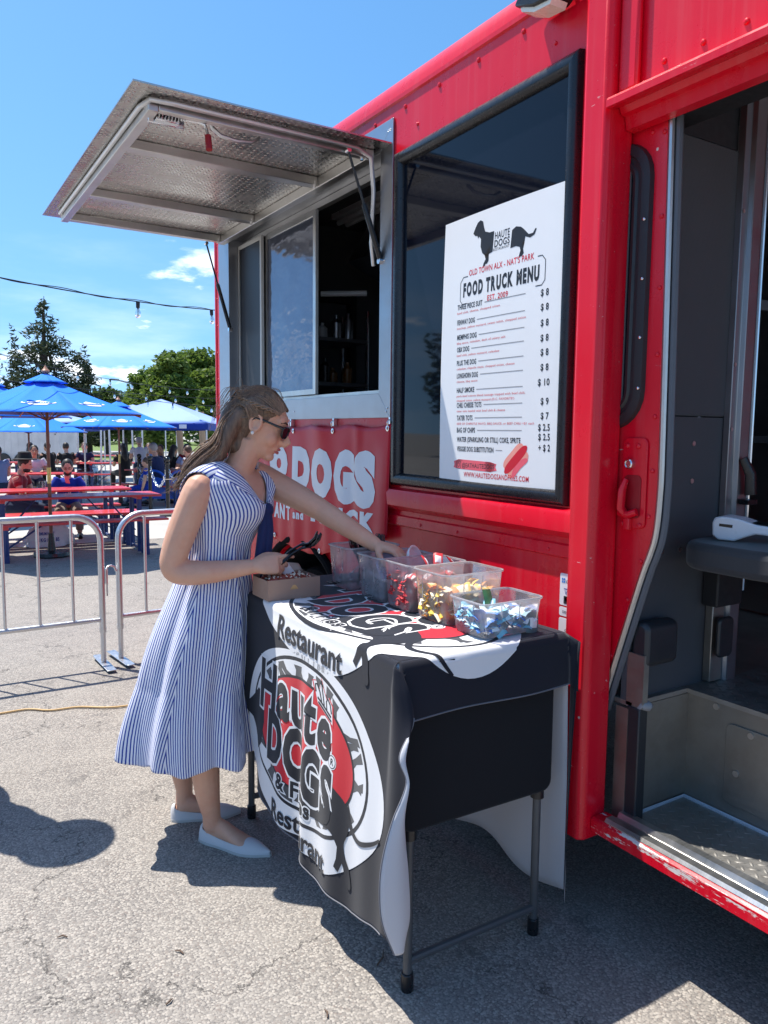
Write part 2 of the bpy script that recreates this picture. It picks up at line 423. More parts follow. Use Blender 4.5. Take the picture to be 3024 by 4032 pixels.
def make_plastic(name, col=(0.93, 0.93, 0.95), haze=0.16):
    """thin translucent polypropylene: mostly clear, slightly milky"""
    t = NT(name); t.t.nodes.remove(t.b)
    tr = t.n('ShaderNodeBsdfTransparent'); tr.inputs[0].default_value = (*col, 1)
    df = t.n('ShaderNodeBsdfDiffuse'); df.inputs[0].default_value = (0.86, 0.87, 0.9, 1)
    tl = t.n('ShaderNodeBsdfTranslucent'); tl.inputs[0].default_value = (0.86, 0.87, 0.9, 1)
    gl = t.n('ShaderNodeBsdfGlossy'); gl.inputs['Roughness'].default_value = 0.12
    a = t.n('ShaderNodeMixShader'); a.inputs[0].default_value = 0.5; t.l(df.outputs[0], a.inputs[1]); t.l(tl.outputs[0], a.inputs[2])
    b = t.n('ShaderNodeMixShader'); t.l(t.ramp(t.noise(30, 4), 0.3, 0.7, haze*0.8, haze*1.25), b.inputs[0]); t.l(tr.outputs[0], b.inputs[1]); t.l(a.outputs[0], b.inputs[2])
    fr = t.n('ShaderNodeFresnel'); fr.inputs[0].default_value = 1.45
    c = t.n('ShaderNodeMixShader'); t.l(t.math('MULTIPLY', fr.outputs[0], 0.8), c.inputs[0]); t.l(b.outputs[0], c.inputs[1]); t.l(gl.outputs[0], c.inputs[2])
    t.l(c.outputs[0], t.out.inputs[0]); return t.m
def make_fabric(name, col, scale=900, rough=0.85, vary=0.1, bump=0.25, sheen=0.2):
    t = NT(name); f = t.noise(3.5, 5, 0.6)
    lo = tuple(c*(1-vary) for c in col); hi = tuple(min(1, c*(1+vary)) for c in col)
    t.set(base=t.mix(f, lo, hi), rough=rough, sheen=sheen, spec=0.2)
    w = t.n('ShaderNodeTexWave', wave_type='BANDS', bands_direction='DIAGONAL'); w.inputs['Scale'].default_value = scale/3; w.inputs['Distortion'].default_value = 0.6
    t.l(t.vec(), w.inputs['Vector']); t.bump(t.math('ADD', t.math('MULTIPLY', w.outputs['Fac'], 0.25), t.noise(90, 4)), bump, 0.0012); return t.m

ASPHALT = make_asphalt(); CONCRETE = make_concrete()
RED = make_red(); RED_WORN = make_red('red_paint_worn', 0.655); RED_EDGE = make_red('red_paint_edge', 0.76)
STEEL = make_steel('stainless_steel', (.43, .44, .47), .34); ALU = make_steel('aluminium', (0.66, 0.65, 0.63), 0.34, (1, 60, 1), 0.3)
WELLSTEEL = make_steel('step_sheet_steel', (0.37, 0.35, 0.315), 0.5, (2, 2, 5), 0.75)
GALV = make_steel('galvanised_tube', (0.68, 0.69, 0.71), 0.36, (8, 8, 8), 0.12)
CHROME = make_steel('chrome', (0.8, 0.8, 0.82), 0.12, (1, 1, 1), 0.05)
PLATE = make_steel('tread_plate', (.62, .605, .575), .24, (3, 3, 3), .25)
BLACKRUB = simple('black_rubber', (0.020, 0.022, 0.026), 0.42, bump=0.05)
BLACKFRAME = simple('black_frame', (0.012, 0.013, 0.017), 0.28, vary=0.3)
BLACKPL = simple('black_plastic', (0.012, 0.012, 0.014), 0.3)
TYRE = simple('matt_tyre', (.006, .006, .007), .95, spec=.1)
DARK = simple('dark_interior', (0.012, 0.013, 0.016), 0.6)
WHITEP = simple('white_plastic', (0.78, 0.79, 0.82), 0.32, vary=0.04)
CREAM = simple('lamp_lens', (0.82, 0.80, 0.70), 0.25, vary=0.05)
SILVERPAINT = simple('grey_enamel', (0.16, 0.17, 0.18), 0.4)
t = NT('tinted_glass'); t.set(base=(0.005, 0.007, 0.014), rough=0.03, spec=0.3); TINT = t.m
t.bump(t.noise(2.2, 2), 0.05, 0.02)
t = NT('window_pane'); t.set(base=t.mix(t.noise(3, 4), (0.13, 0.15, 0.21), (0.21, 0.24, 0.32)), metal=0.5, rough=t.ramp(t.noise(9, 5), 0.3, 0.7, 0.05, 0.16)); PANE = t.m
t.bump(t.noise(5.5, 2, vs=(1, 1, 1.9)), 0.55, 0.012)
def make_perforated():
    t = NT('perforated_vinyl'); v = t.voro(330); v.inputs['Randomness'].default_value = 0.0
    c = t.mix(t.ramp(v.outputs['Distance'], 0.25, 0.45), (0.015, 0.016, 0.02), t.mix(t.noise(4, 5), (0.075, 0.080, 0.092), (0.105, 0.112, 0.125)))
    t.set(base=c, rough=0.6); t.bump(t.math('ADD', v.outputs['Distance'], t.math('MULTIPLY', t.noise(7, 3), 2.0)), 0.25, 0.003); return t.m
PERF = make_perforated()

# ================================================================ GROUND
def gz(x, y):
    """height of the ground: level by the truck, falling away gently towards the beer garden"""
    b = .5313*x+.8472*y
    return -.02*max(0, min(b, 10.5)-4)-.006*max(0, min(b, 45)-10.5)
def ground_sheet(name, x0, x1, y0, y1, nx, ny, dz, mat, inside=None):
    xs = [x0+(x1-x0)*i/nx for i in range(nx+1)]; ys = [y0+(y1-y0)*i/ny for i in range(ny+1)]
    v = [(x, y, gz(x, y)+dz) for y in ys for x in xs]
    f = [(j*(nx+1)+i, j*(nx+1)+i+1, (j+1)*(nx+1)+i+1, (j+1)*(nx+1)+i) for j in range(ny) for i in range(nx)]
    return structure(link_mesh(name, v, f, mat, None, 80))
ground_sheet('ground', -600, 900, -500, 1100, 50, 50, -.03, make_concrete('far_ground', (0.42, 0.40, 0.35)))
ground_sheet('parking_lot', -30, 50, -25, 11.6, 160, 80, 0.0, ASPHALT)
ground_sheet('patio', -30, 60, 11.61, 46, 90, 60, 0.0, make_concrete('patio_concrete', (.56, .53, .48)))

def tread_marks(x0, x1, y0, y1, z, c, par, mat=None, k=1.0, up=1):
    mb = MB(); i = 0; x = x0
    while x < x1:
        j = 0; y = y0+(c/2 if i % 2 else 0)
        while y < y1:
            a = PI/4 if i % 2 else -PI/4; ca, sa = math.cos(a), math.sin(a); P_ = []
            for u, w_ in ((-.016, 0), (-.008, .0034), (0, .0045), (.008, .0034), (.016, 0), (.008, -.0034), (0, -.0045), (-.008, -.0034)): P_.append((x+(u*ca-w_*sa)*k, y+(u*sa+w_*ca)*k, z))
            P_.append((x-.006*ca*k, y-.006*sa*k, z+.0022*up*k)); P_.append((x+.006*ca*k, y+.006*sa*k, z+.0022*up*k))
            mb.add(P_, [(0, 1, 8), (1, 2, 8), (2, 9, 8), (2, 3, 9), (3, 4, 9), (4, 5, 9), (5, 6, 9), (6, 8, 9), (6, 7, 8), (7, 0, 8)]); y += c; j += 1
        x += c/2; i += 1
    return stuff(orient(mb.build('tread_marks', mat or FLOORM, par, 60)))

# ================================================================ FOOD TRUCK
SX = 1.72                                   # plane of the truck's side
truck = thing('food_truck', (1.72, 1.6, 0), 'red step van food truck with open serving hatch and sliding door', 'food truck')
T = truck
def adopt(root):
    inv = Matrix.Translation(root.location).inverted()
    for ch in root.children: ch.matrix_parent_inverse = inv
def yz(x0, x1): return lambda a, b, k: ((x0, x1)[k], a, b)
mb = MB()
mb.box(SX, SX+.04, 1.64, 1.72, .30, 2.79); mb.box(SX, SX+.04, 1.72, 2.63, .30, 1.32); mb.box(SX, SX+.04, 1.72, 2.63, 2.56, 2.79)
mb.box(SX, SX+.04, 2.63, 2.76, .30, 2.79); mb.box(SX, SX+.04, 2.76, 4.53, 2.64, 2.79); mb.box(SX, SX+.04, 4.53, 4.74, .30, 2.79)
arch = [(3.52+.52*math.cos(a), .42+.52*math.sin(a)) for a in [PI*i/16 for i in range(17)]]
mb.prism([(2.76, .30), (3.0, .30)]+arch[::-1]+[(4.04, .30), (4.53, .30), (4.53, 1.64), (2.76, 1.64)], yz(SX, SX+.04))
orient(mb.build('side_panel', RED, T, 20))
# belt moulding under the windows, lower crease
mb = MB(); prof = [(SX, 1.275), (SX-.030, 1.268), (SX-.034, 1.255), (SX-.034, 1.205), (SX-.012, 1.185), (SX, 1.182)]
mb.rings([[(x, y, z) for x, z in prof] for y in (1.637, 2.70)], True); orient(mb.build('belt_moulding', RED_EDGE, T, 25))
mb = MB(); prof = [(SX, 1.165), (SX-.010, 1.160), (SX-.012, 1.125), (SX, 1.118)]
mb.rings([[(x, y, z) for x, z in prof] for y in (1.637, 4.70)], True); orient(mb.build('crease_strip', RED, T, 25))
mb = MB(); prof = [(SX, .44), (SX-.012, .43), (SX-.012, .32), (SX, .30), (SX, .29), (SX+.06, .29)]
for y0, y1 in ((1.637, 2.98), (4.06, 4.72)):
    mb = MB(); mb.rings([[(x, y, z) for x, z in prof] for y in (y0, y1)], True); orient(mb.build('lower_skirt', RED_EDGE, T, 25))
# wheel arch flare and the wheel inside
mb = MB(); mb.tube([(SX-.012, 3.52+.53*math.cos(a), .42+.53*math.sin(a)) for a in [PI*i/24 for i in range(25)]], .022, 8); mb.build('wheel_arch_trim', TYRE, T)
mb = MB(); mb.rings([[(x, 3.52+r*math.cos(a), .42+r*math.sin(a)) for a in [PI*i/16 for i in range(17)]] for x, r in ((SX+.04, .53), (2.3, .53))], False, False)
mb.add([(2.3, 2.9, .2), (2.3, 4.1, .2), (2.3, 4.1, 1.0), (2.3, 2.9, 1.0)], [(0, 1, 2, 3)]); mb.build('wheel_housing', DARK, T)
mb = MB(); mb.lathe([(.20, 1.80), (.24, 1.79), (.33, 1.785), (.385, 1.80), (.40, 1.83), (.40, 2.0), (.385, 2.03), (.25, 2.05)], (0, 3.52, .40), 32, 'x')
whl = mb.build('wheel', TYRE, T)
mb = MB(); mb.lathe([(.05, 1.80), (.12, 1.80), (.13, 1.84), (.20, 1.85), (.215, 1.795), (.225, 1.79)], (0, 3.52, .40), 24, 'x', False); mb.build('rim', SILVERPAINT, whl)
# roof, rounded roof edge with its bead, rear corner
mb = MB(); edge = [(SX, 2.79), (SX-.008, 2.795), (SX-.008, 2.81), (SX+.006, 2.82)]+[(SX+.13-.124*math.cos(a), 2.82+.115*math.sin(a)) for a in [PI/2*i/8 for i in range(1, 9)]]
mb.rings([[(x, y, z) for x, z in edge] for y in (-1.2, 4.77)], False, False)
mb.build('roof_edge', RED, T, 30)
mb = MB(); mb.box(SX+.13, 4.1, -1.2, 4.77, 2.905, 2.935); mb.build('roof', make_concrete('roof_coating', (.75, .75, .74)), T)
mb = MB(); mb.tube([(SX+.022, 4.752, .30), (SX+.022, 4.752, 2.80)], .030, 14); mb.build('rear_corner_post', RED_EDGE, T)
mb = MB(); mb.box(SX+.05, 4.1, 4.74, 4.775, .3, 2.92); mb.box(4.06, 4.1, -1.2, 4.74, .3, 2.92); mb.build('far_walls', RED, T)
# pillar beside the door
mb = MB(); mb.prism([(SX-.055, 1.548), (SX-.055, 1.622), (SX-.04, 1.636), (SX+.02, 1.636), (SX+.05, 1.56), (SX+.05, 1.536), (SX-.035, 1.536)], lambda a, b, k: (a, b, (.285, 2.815)[k]))
orient(mb.build('door_pillar', RED_EDGE, T, 20, bevel=.006))
# panel and rain gutter above the door
mb = MB(); mb.box(SX, SX+.04, -1.2, 1.536, 2.405, 2.79); mb.build('panel_above_door', RED, T)
mb = MB(); mb.box(SX-.022, SX-.001, 1.47, 1.534, 2.42, 2.80); mb.build('corner_strip', RED, T, bevel=.008)
prof = [(SX, 2.418), (SX-.058, 2.404), (SX-.064, 2.396), (SX-.064, 2.378), (SX-.056, 2.376), (SX-.012, 2.388), (SX-.004, 2.372), (SX+.012, 2.368), (SX+.018, 2.335), (SX+.05, 2.333), (SX+.05, 2.42)]
mb = MB(); mb.rings([[(x, y, z) for x, z in prof] for y in (-1.2, 1.533)], True); orient(mb.build('rain_gutter', RED_EDGE, T, 20))
mb = MB(); mb.box(SX+.05, SX+.16, -1.2, 1.60, 2.345, 2.46); mb.build('door_track', DARK, T)
# sliding door, pushed back behind the pillar
dx = SX+.058
dpts = [(1.69, 2.352), (1.423, 2.352), (1.405, 1.50), (1.405, 1.32), (1.413, 1.22), (1.430, 1.16), (1.462, 1.07), (1.585, .665), (1.69, .60)]
mb = MB(); mb.prism(dpts, yz(dx, dx+.03)); door = orient(mb.build('sliding_door', RED_EDGE, T, 20, bevel=.004))
edgep = cr([(dx+.004, y-.006, z) for y, z in dpts[1:8]], 5)
mb = MB(); mb.tube(edgep, .009, 8); mb.build('edge_trim', ALU, door)
mb = MB(); mb.tube([p+Vector((.016, -.012, 0)) for p in edgep], .011, 8); mb.build('weather_strip', simple('grey_rubber', (.10, .11, .13), .45), door)
def rrect(y0, y1, z0, z1, r, n=6):
    out = []
    for cy_, cz_, a0 in ((y1-r, z1-r, 0), (y0+r, z1-r, PI/2), (y0+r, z0+r, PI), (y1-r, z0+r, 1.5*PI)):
        out += [(cy_+r*math.cos(a0+PI/2*i/n), cz_+r*math.sin(a0+PI/2*i/n)) for i in range(n+1)]
    return out
def ring_rect(mb, prof, y0, y1, z0, z1, r, x, n=6):
    """sweep profile [(inset, height)] round a rounded rectangle in the plane X = x"""
    rr = []
    for ins, h in prof: rr.append([(x-h, a, b) for a, b in rrect(y0+ins, y1-ins, z0+ins, z1-ins, max(r-ins, .004), n)])
    rr.append(rr[0]); return mb.rings(rr, False)
mb = MB(); ring_rect(mb, [(0, 0), (.004, .014), (.030, .016), (.034, .010), (.046, .010), (.052, .016), (.062, .014), (.066, -.01)], 1.462, 1.74, 1.515, 2.315, .11, dx)
wf = orient(mb.build('window_rubber', BLACKRUB, door, 40))
mb = MB(); mb.prism(rrect(1.522, 1.69, 1.575, 2.255, .05), yz(dx-.002, dx-.006)); orient(mb.build('window_glass', TINT, door))
mb = MB(); mb.box(dx-.010, dx-.0065, 1.535, 1.547, 1.58, 2.25); mb.build('slide_bar', SILVERPAINT, door)
# rivets: one shared dome
mb = MB(); mb.lathe([(.0085, 0), (.0083, .002), (.0065, .0052), (.003, .0068), (.0005, .007)], n=12); RV = mb.build('rivet_master', RED, None).data
bpy.data.objects.remove(bpy.data.objects['rivet_master'])
RVS = RV.copy(); RVS.materials[0] = CHROME
def rivet(y, z, x=SX, me=RV, par=T, s=1.0): return inst(me, 'rivet', (x, y, z), (0, -PI/2, 0), par, (s, s, s))
for i in range(14): rivet(1.72+.224*i, 2.757)
for i in range(13): rivet(1.40-.115*i, 2.462, s=.95); rivet(1.33-.23*i, 2.61) if i < 8 else None; rivet(1.44-.115*i, 2.4135, SX-.03, s=.7)
for y in (2.53, 1.80): rivet(y, 2.665, s=.8)
for i in range(13): rivet(1.75+.235*i, 1.14, SX-.011, s=.7)
for i in range(14): rivet(4.715, .5+.165*i, SX-.004, s=.7)
for z, y in ((2.31, 1.435), (2.32, 1.475), (2.09, 1.432), (1.90, 1.428), (1.72, 1.425), (1.55, 1.424), (1.40, 1.424), (1.27, 1.430), (1.14, 1.450), (1.02, 1.492), (.84, 1.545)): rivet(y, z, dx, RV, door, .8)
for y, z in ((1.478, 2.09), (1.476, 1.93), (1.475, 1.77), (1.474, 1.63)): rivet(y, z, dx-.016, RVS, wf, .62)
for y, z in ((1.72, .62), (2.2, .62), (2.66, .62), (2.5, .95), (3.0, 1.02)): rivet(y, z, SX, s=.6)
# door handle: plate, lock, paddle latch
mb = MB(); mb.prism(rrect(1.440, 1.527, 1.232, 1.492, .02), yz(dx, dx-.007)); hp = orient(mb.build('handle_plate', RED_EDGE, door, 30, bevel=.003))
mb = MB(); mb.prism(rrect(1.455, 1.515, 1.262, 1.385, .015), yz(dx-.0072, dx-.009)); orient(mb.build('handle_recess', simple('red_recess', (.30, .004, .012), .4), hp))
mb = MB(); mb.tube([(dx-.018, 1.500, 1.372), (dx-.030, 1.503, 1.34), (dx-.030, 1.506, 1.29), (dx-.014, 1.497, 1.268)], [.010, .015, .016, .012], 10, sy=.6); mb.tube([(dx-.016, 1.52, 1.275), (dx-.022, 1.485, 1.272), (dx-.016, 1.46, 1.282)], .011, 8); mb.build('latch_lever', RED_EDGE, hp, 50)
mb = MB(); mb.lathe([(.014, 0), (.014, .010), (.011, .013), (.010, .010), (.001, .010)]); lk = mb.build('lock', CHROME, hp); lk.location = (dx-.007, 1.496, 1.417); lk.rotation_euler = (0, -PI/2, 0)
for y, z in ((1.508, 1.468), (1.470, 1.468), (1.515, 1.243), (1.455, 1.243)): rivet(y, z, dx-.007, RV, hp, .95)
mb = MB(); mb.box(dx-.022, dx-.006, 1.482, 1.503, 1.228, 1.262); mb.build('strike_clip', RED, hp, bevel=.003)

# sill, step well, floor, bulkhead inside the door
prof = [(SX-.004, .356), (SX-.012, .350), (SX-.012, .312), (SX+.02, .302), (SX+.05, .302), (SX+.05, .356)]
mb = MB(); mb.rings([[(x, y, z) for x, z in prof] for y in (-1.2, 1.533)], True); orient(mb.build('door_sill', RED_WORN, T, 20))
mb = MB(); mb.rings([[(x, y, z) for x, z in [(SX-.003, .359), (SX+.004, .368), (SX+.03, .368), (SX+.036, .357), (SX+.052, .357), (SX+.06, .371), (SX+.085, .371), (SX+.09, .3565), (SX-.003, .3565)]] for y in (-1.2, 1.49)], True); orient(mb.build('door_threshold', ALU, T, 20))
FLOORM = make_steel('step_plate', (.46, .445, .42), .50, (3, 3, 3), .6)
mb = MB(); mb.box(SX+.05, 2.066, -1.2, 1.478, .335, .356); stf = mb.build('step_floor', FLOORM, T)
tread_marks(1.825, 2.056, .55, 1.465, .3565, .040, stf)
mb = MB(); mb.box(2.066, 2.086, -1.2, 1.478, .335, .694); rs = mb.build('step_riser', WELLSTEEL, T)
mb = MB(); mb.prism(rrect(-.6, 1.34, .40, .645, .02), yz(2.066, 2.060)); orient(mb.build('access_panel', WELLSTEEL, rs, bevel=.001))
mb = MB(); mb.lathe([(.010, 0), (.010, .003), (.002, .003)], n=10); BOLT = mb.build('bolt_master', ALU, None).data; bpy.data.objects.remove(bpy.data.objects['bolt_master'])
for y, z in ((1.26, .63), (1.30, .50), (1.38, .68), (1.0, .68), (1.1, .43), (.8, .63)): inst(BOLT, 'bolt', (2.0595 if z < .66 else 2.0655, y, z), (0, -PI/2, 0), rs)
mb = MB(); mb.box(1.835, 2.086, 1.478, 1.495, .335, .694); mb.build('well_side_wall', WELLSTEEL, T)
mb = MB(); mb.box(1.795, 1.833, 1.445, 1.492, .352, .70); mb.build('well_edge_strip', BLACKRUB, T, bevel=.004)
mb = MB(); mb.box(SX+.09, 1.793, 1.485, 1.53, .34, .69); mb.box(1.80, 1.822, 1.44, 1.50, .70, .86); mb.build('door_jamb', WELLSTEEL, T)
mb = MB(); mb.tube([(1.835, 1.473, .359), (2.062, 1.473, .359), (2.062, -.6, .359)], .006, 6); mb.build('floor_sealant', simple('sealant', (.55, .57, .62), .6), T)
mb = MB(); mb.tube([(1.80, 1.452, .71), (1.83, 1.445, .705), (1.85, 1.45, .70)], [.012, .016, .008], 8); mb.build('sealant_blob', simple('sealant_grey', (.32, .32, .33), .6), T, 80)
mb = MB(); mb.box(2.058, 4.06, -1.2, 1.478, .696, .71); mb.box(1.80, 4.06, 1.478, 4.74, .696, .71); cfl = mb.build('cab_floor', FLOORM, T); tread_marks(2.08, 2.7, .6, 1.49, .7105, .040, cfl)
mb = MB(); mb.box(1.80, 2.20, 1.50, 1.52, .71, 1.555); mb.build('bulkhead_lower_trim', PERF, T)
mb = MB(); mb.box(1.80, 2.215, 1.497, 1.52, 1.558, 2.36); mb.build('bulkhead_upper_trim', PERF, T, bevel=.006)
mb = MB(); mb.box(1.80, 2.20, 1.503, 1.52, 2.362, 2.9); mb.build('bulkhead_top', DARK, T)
for r_, zz in enumerate((1.475, 1.36, 1.15)):
    for k in range(3 if r_ == 2 else 2): inst(BOLT, 'trim_screw', (1.94+.115*k if r_ < 2 else 1.93+.085*k, 1.4995, zz), (PI/2, 0, 0), T, (.8, .8, .8))
mb = MB(); mb.prism([(2.195, 1.498), (2.20, 1.478), (2.225, 1.476), (2.232, 1.462), (2.275, 1.460), (2.29, 1.476), (2.305, 1.478), (2.31, 1.50)], lambda a, b, k: (a, b, (.71, 2.9)[k]))
pst = orient(mb.build('interior_post', make_steel('post_metal', (.30, .31, .33), .38, (1, 1, 40), .3), T, 25, bevel=.002))
mb = MB(); mb.tube([(2.303, 1.47, 1.0), (2.303, 1.47, 2.88)], .006, 8); mb.build('bright_edge', CHROME, pst)
mb = MB(); mb.tube([(2.24, 1.452, 1.43), (2.262, 1.438, 1.38), (2.27, 1.44, 1.315)], [.014, .018, .02], 8, sy=.5); mb.box(2.235, 2.285, 1.425, 1.455, 1.285, 1.30); mb.build('belt_guide', BLACKPL, pst, 50)
for zz in (2.18, 1.72, 1.52): inst(BOLT, 'post_screw', (2.208, 1.4765, zz), (PI/2, 0, 0), pst, (.6, .6, .6))
mb = MB(); mb.prism(rrect(1.435, 1.496, .82, .955, .025), lambda a, b, k: ((1.805, 1.945)[k], a, b)); orient(mb.build('rubber_bumper', BLACKRUB, T, 30, bevel=.012))
mb = MB(); mb.box(2.155, 2.215, 1.47, 1.498, .715, 1.02); fb = mb.build('seat_bracket', WELLSTEEL, T, bevel=.003)
mb = MB(); mb.prism(rrect(2.150, 2.225, .80, .93, .02), lambda a, b, k: (a, (1.455, 1.44)[k], b)); orient(mb.build('foot_pedal', BLACKRUB, fb, bevel=.006))
mb = MB(); mb.box(2.13, 2.26, 1.44, 1.497, .965, 1.10); mb.build('hinge_block', DARK, fb, bevel=.006)
# folding seat inside the door
st_pts = [(2.9, .86), (2.9, 1.45), (2.02, 1.45)]+[(2.02+.12*math.cos(a), 1.34+.11*math.sin(a)) for a in [PI/2+PI/2*i/6 for i in range(1, 7)]]+[(1.895, 1.20), (1.92, 1.05), (2.02, .93), (2.2, .87)]
mb = MB(); mb.prism(st_pts, lambda a, b, k: (a, b, (1.115, 1.195)[k])); orient(mb.build('folding_seat', make_fabric('seat_vinyl', (.040, .041, .045), 500, .55, .2, .6), T, 30, bevel=.022, seg=3))
# cab clutter seen past the post: shelf, window frame, bowl rim
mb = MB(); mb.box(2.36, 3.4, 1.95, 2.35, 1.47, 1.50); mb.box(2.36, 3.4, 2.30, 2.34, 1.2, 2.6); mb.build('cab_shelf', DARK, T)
mb = MB(); mb.tube([(2.62, 1.9, 1.52), (2.62, 1.9, 1.84), (2.645, 1.9, 1.875), (2.70, 1.9, 1.89)], .012, 8); mb.box(2.55, 3.4, 1.93, 1.95, 2.02, 2.06); mb.build('cab_window_bar', make_steel('dull_metal', (.25, .25, .27), .45), T)
mb = MB(); mb.lathe([(.03, 0), (.07, .015), (.10, .06), (.105, .065), (.096, .06), (.06, .015)], (2.86, 2.05, 1.50), 24); mb.build('steel_bowl', STEEL, T)
# kitchen seen through the hatch
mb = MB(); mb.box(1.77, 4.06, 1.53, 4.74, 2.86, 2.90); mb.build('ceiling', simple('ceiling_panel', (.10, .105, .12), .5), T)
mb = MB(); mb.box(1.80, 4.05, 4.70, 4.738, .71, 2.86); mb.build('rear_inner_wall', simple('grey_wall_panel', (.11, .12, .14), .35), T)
mb = MB(); mb.box(3.2, 3.25, 1.6, 4.69, .72, 2.86); mb.build('kitchen_back_wall', make_steel('kitchen_steel', (.42, .43, .45), .35, (1, 1, 30), .3), T)
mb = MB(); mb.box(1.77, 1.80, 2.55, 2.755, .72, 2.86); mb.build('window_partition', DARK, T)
mb = MB(); mb.box(2.36, 2.50, 3.75, 4.42, 2.825, 2.858); lf = mb.build('ceiling_light', WHITEP, T)
for x in (2.40, 2.46):
    mb = MB(); mb.tube([(x, 3.78, 2.805), (x, 4.40, 2.805)], .016, 10); mb.build('lamp_tube', WHITEP, lf)
mb = MB(); mb.box(2.26, 2.30, 4.62, 4.69, .72, 2.42); mb.box(2.62, 2.66, 4.62, 4.69, .72, 2.42); mb.box(2.301, 2.619, 4.62, 4.69, 2.36, 2.42); mb.build('rear_door_frame', DARK, T)
rk = None
for zz in (1.42, 1.78, 2.05):
    mb = MB(); mb.box(2.05, 2.52, 4.22, 4.56, zz, zz+.022); s_ = mb.build('shelf', STEEL, T)
    for k in range(5):
        h = random.uniform(.10, .2); mb = MB(); x, y = 2.12+.085*k, 4.38+random.uniform(-.06, .06)
        mb.lathe([(.03, 0), (.032, .01), (.032, h*.7), (.012, h*.86), (.012, h)], (x, y, zz+.022), 12); mb.build('bottle', random.choice([WHITEP, BLACKPL, simple('amber_sauce', (.25, .09, .02), .3), STEEL]), s_)
mb = MB()
for x, y in ((2.055, 4.23), (2.515, 4.23), (2.055, 4.55), (2.515, 4.55)): mb.tube([(x, y, .72), (x, y, 2.25)], .011, 8)
mb.build('rack_posts', CHROME, T)
mb = MB(); mb.prism([(2.3, 2.5), (2.9, 2.25), (3.19, 2.25), (3.19, 2.84), (2.5, 2.84)], lambda a, b, k: (a, (3.0, 4.1)[k], b)); orient(mb.build('extractor_hood', make_steel('hood_steel', (.4, .41, .44), .3, (1, 30, 1), .2), T))
mb = MB(); mb.tube([(2.12, 4.10, 2.30), (2.36, 3.98, 2.31)], [.016, .016], 10); mb.build('tube_roll', WHITEP, T)

# stainless surround of the serving hatch, mitred at the corners
o4 = [(2.69, 1.56), (4.68, 1.56), (4.68, 2.74), (2.69, 2.74)]; i4 = [(2.782, 1.662), (4.508, 1.662), (4.508, 2.632), (2.782, 2.632)]
for k in range(4):
    a, b = k, (k+1) % 4; g = .0012
    mb = MB(); mb.prism([o4[a], o4[b], i4[b], i4[a]], yz(SX-.001, SX-.009)); orient(mb.build('hatch_surround', STEEL, T, 20, bevel=.0015))
mb = MB(); mb.box(SX-.008, SX+.09, 2.757, 2.781, 1.642, 2.64); mb.box(SX-.008, SX+.09, 4.509, 4.528, 1.642, 2.64); mb.box(SX-.008, SX+.09, 2.782, 4.508, 1.642, 1.661); mb.box(SX-.008, SX+.09, 2.782, 4.508, 2.633, 2.65); mb.build('hatch_jamb', STEEL, T)
for y, z in ((2.71, 2.70), (2.725, 2.70), (2.71, 1.60), (2.72, 1.585), (2.745, 2.2), (4.66, 1.60), (3.6, 1.60)): rivet(y, z, SX-.009, RVS, T, .55)
for z0, z1 in ((1.663, 1.685), (2.60, 2.631)):
    mb = MB(); mb.box(SX+.085, SX+.115, 2.782, 4.508, z0, z1); mb.build('window_track', ALU, T)
# sliding panes: screen at the far end, reflective pane, open half nearest
def win_frame(name, y0, y1, x, w, mat, mat2, gname):
    mb = MB(); z0, z1 = 1.687, 2.598
    mb.box(x, x+.018, y0, y0+w, z0, z1); mb.box(x, x+.018, y1-w, y1, z0, z1); mb.box(x, x+.018, y0+w, y1-w, z0, z0+w); mb.box(x, x+.018, y0+w, y1-w, z1-w, z1)
    f = mb.build(name, mat, T, bevel=.002); mb = MB(); mb.box(x+.006, x+.012, y0+w, y1-w, z0+w, z1-w); mb.build(gname, mat2, f); return f
t = NT('insect_screen'); t.set(base=t.mix(t.noise(5, 4, vs=(1, 1, .3)), (.012, .014, .02), (.03, .033, .042)), rough=.45)
win_frame('screen_frame', 4.155, 4.506, SX+.05, .022, simple('off_white_frame', (.62, .62, .60), .4), t.m, 'screen_mesh')
win_frame('sliding_pane_frame', 3.53, 4.16, SX+.075, .03, ALU, PANE, 'pane')
# black framed window right of the hatch
bw = [(0, 0), (.002, .018), (.014, .028), (.034, .028), (.046, .016), (.050, .004), (.050, -.02)]
mb = MB()
def corner(y, z, iy, iz): return [(SX-h, y+iy*i, z+iz*i) for i, h in bw]
cs = [corner(1.68, 1.28, 1, 1), corner(2.665, 1.285, -1, 1), corner(2.665, 2.59, -1, -1), corner(1.68, 2.602, 1, -1)]
for k in range(4):
    mb = MB(); mb.rings([cs[k], cs[(k+1) % 4]], False, False); orient(mb.build('window_frame', BLACKFRAME, T, 50))
mb = MB(); mb.box(SX-.002, SX+.01, 1.722, 2.628, 1.322, 2.56); mb.build('window_glass', TINT, T)
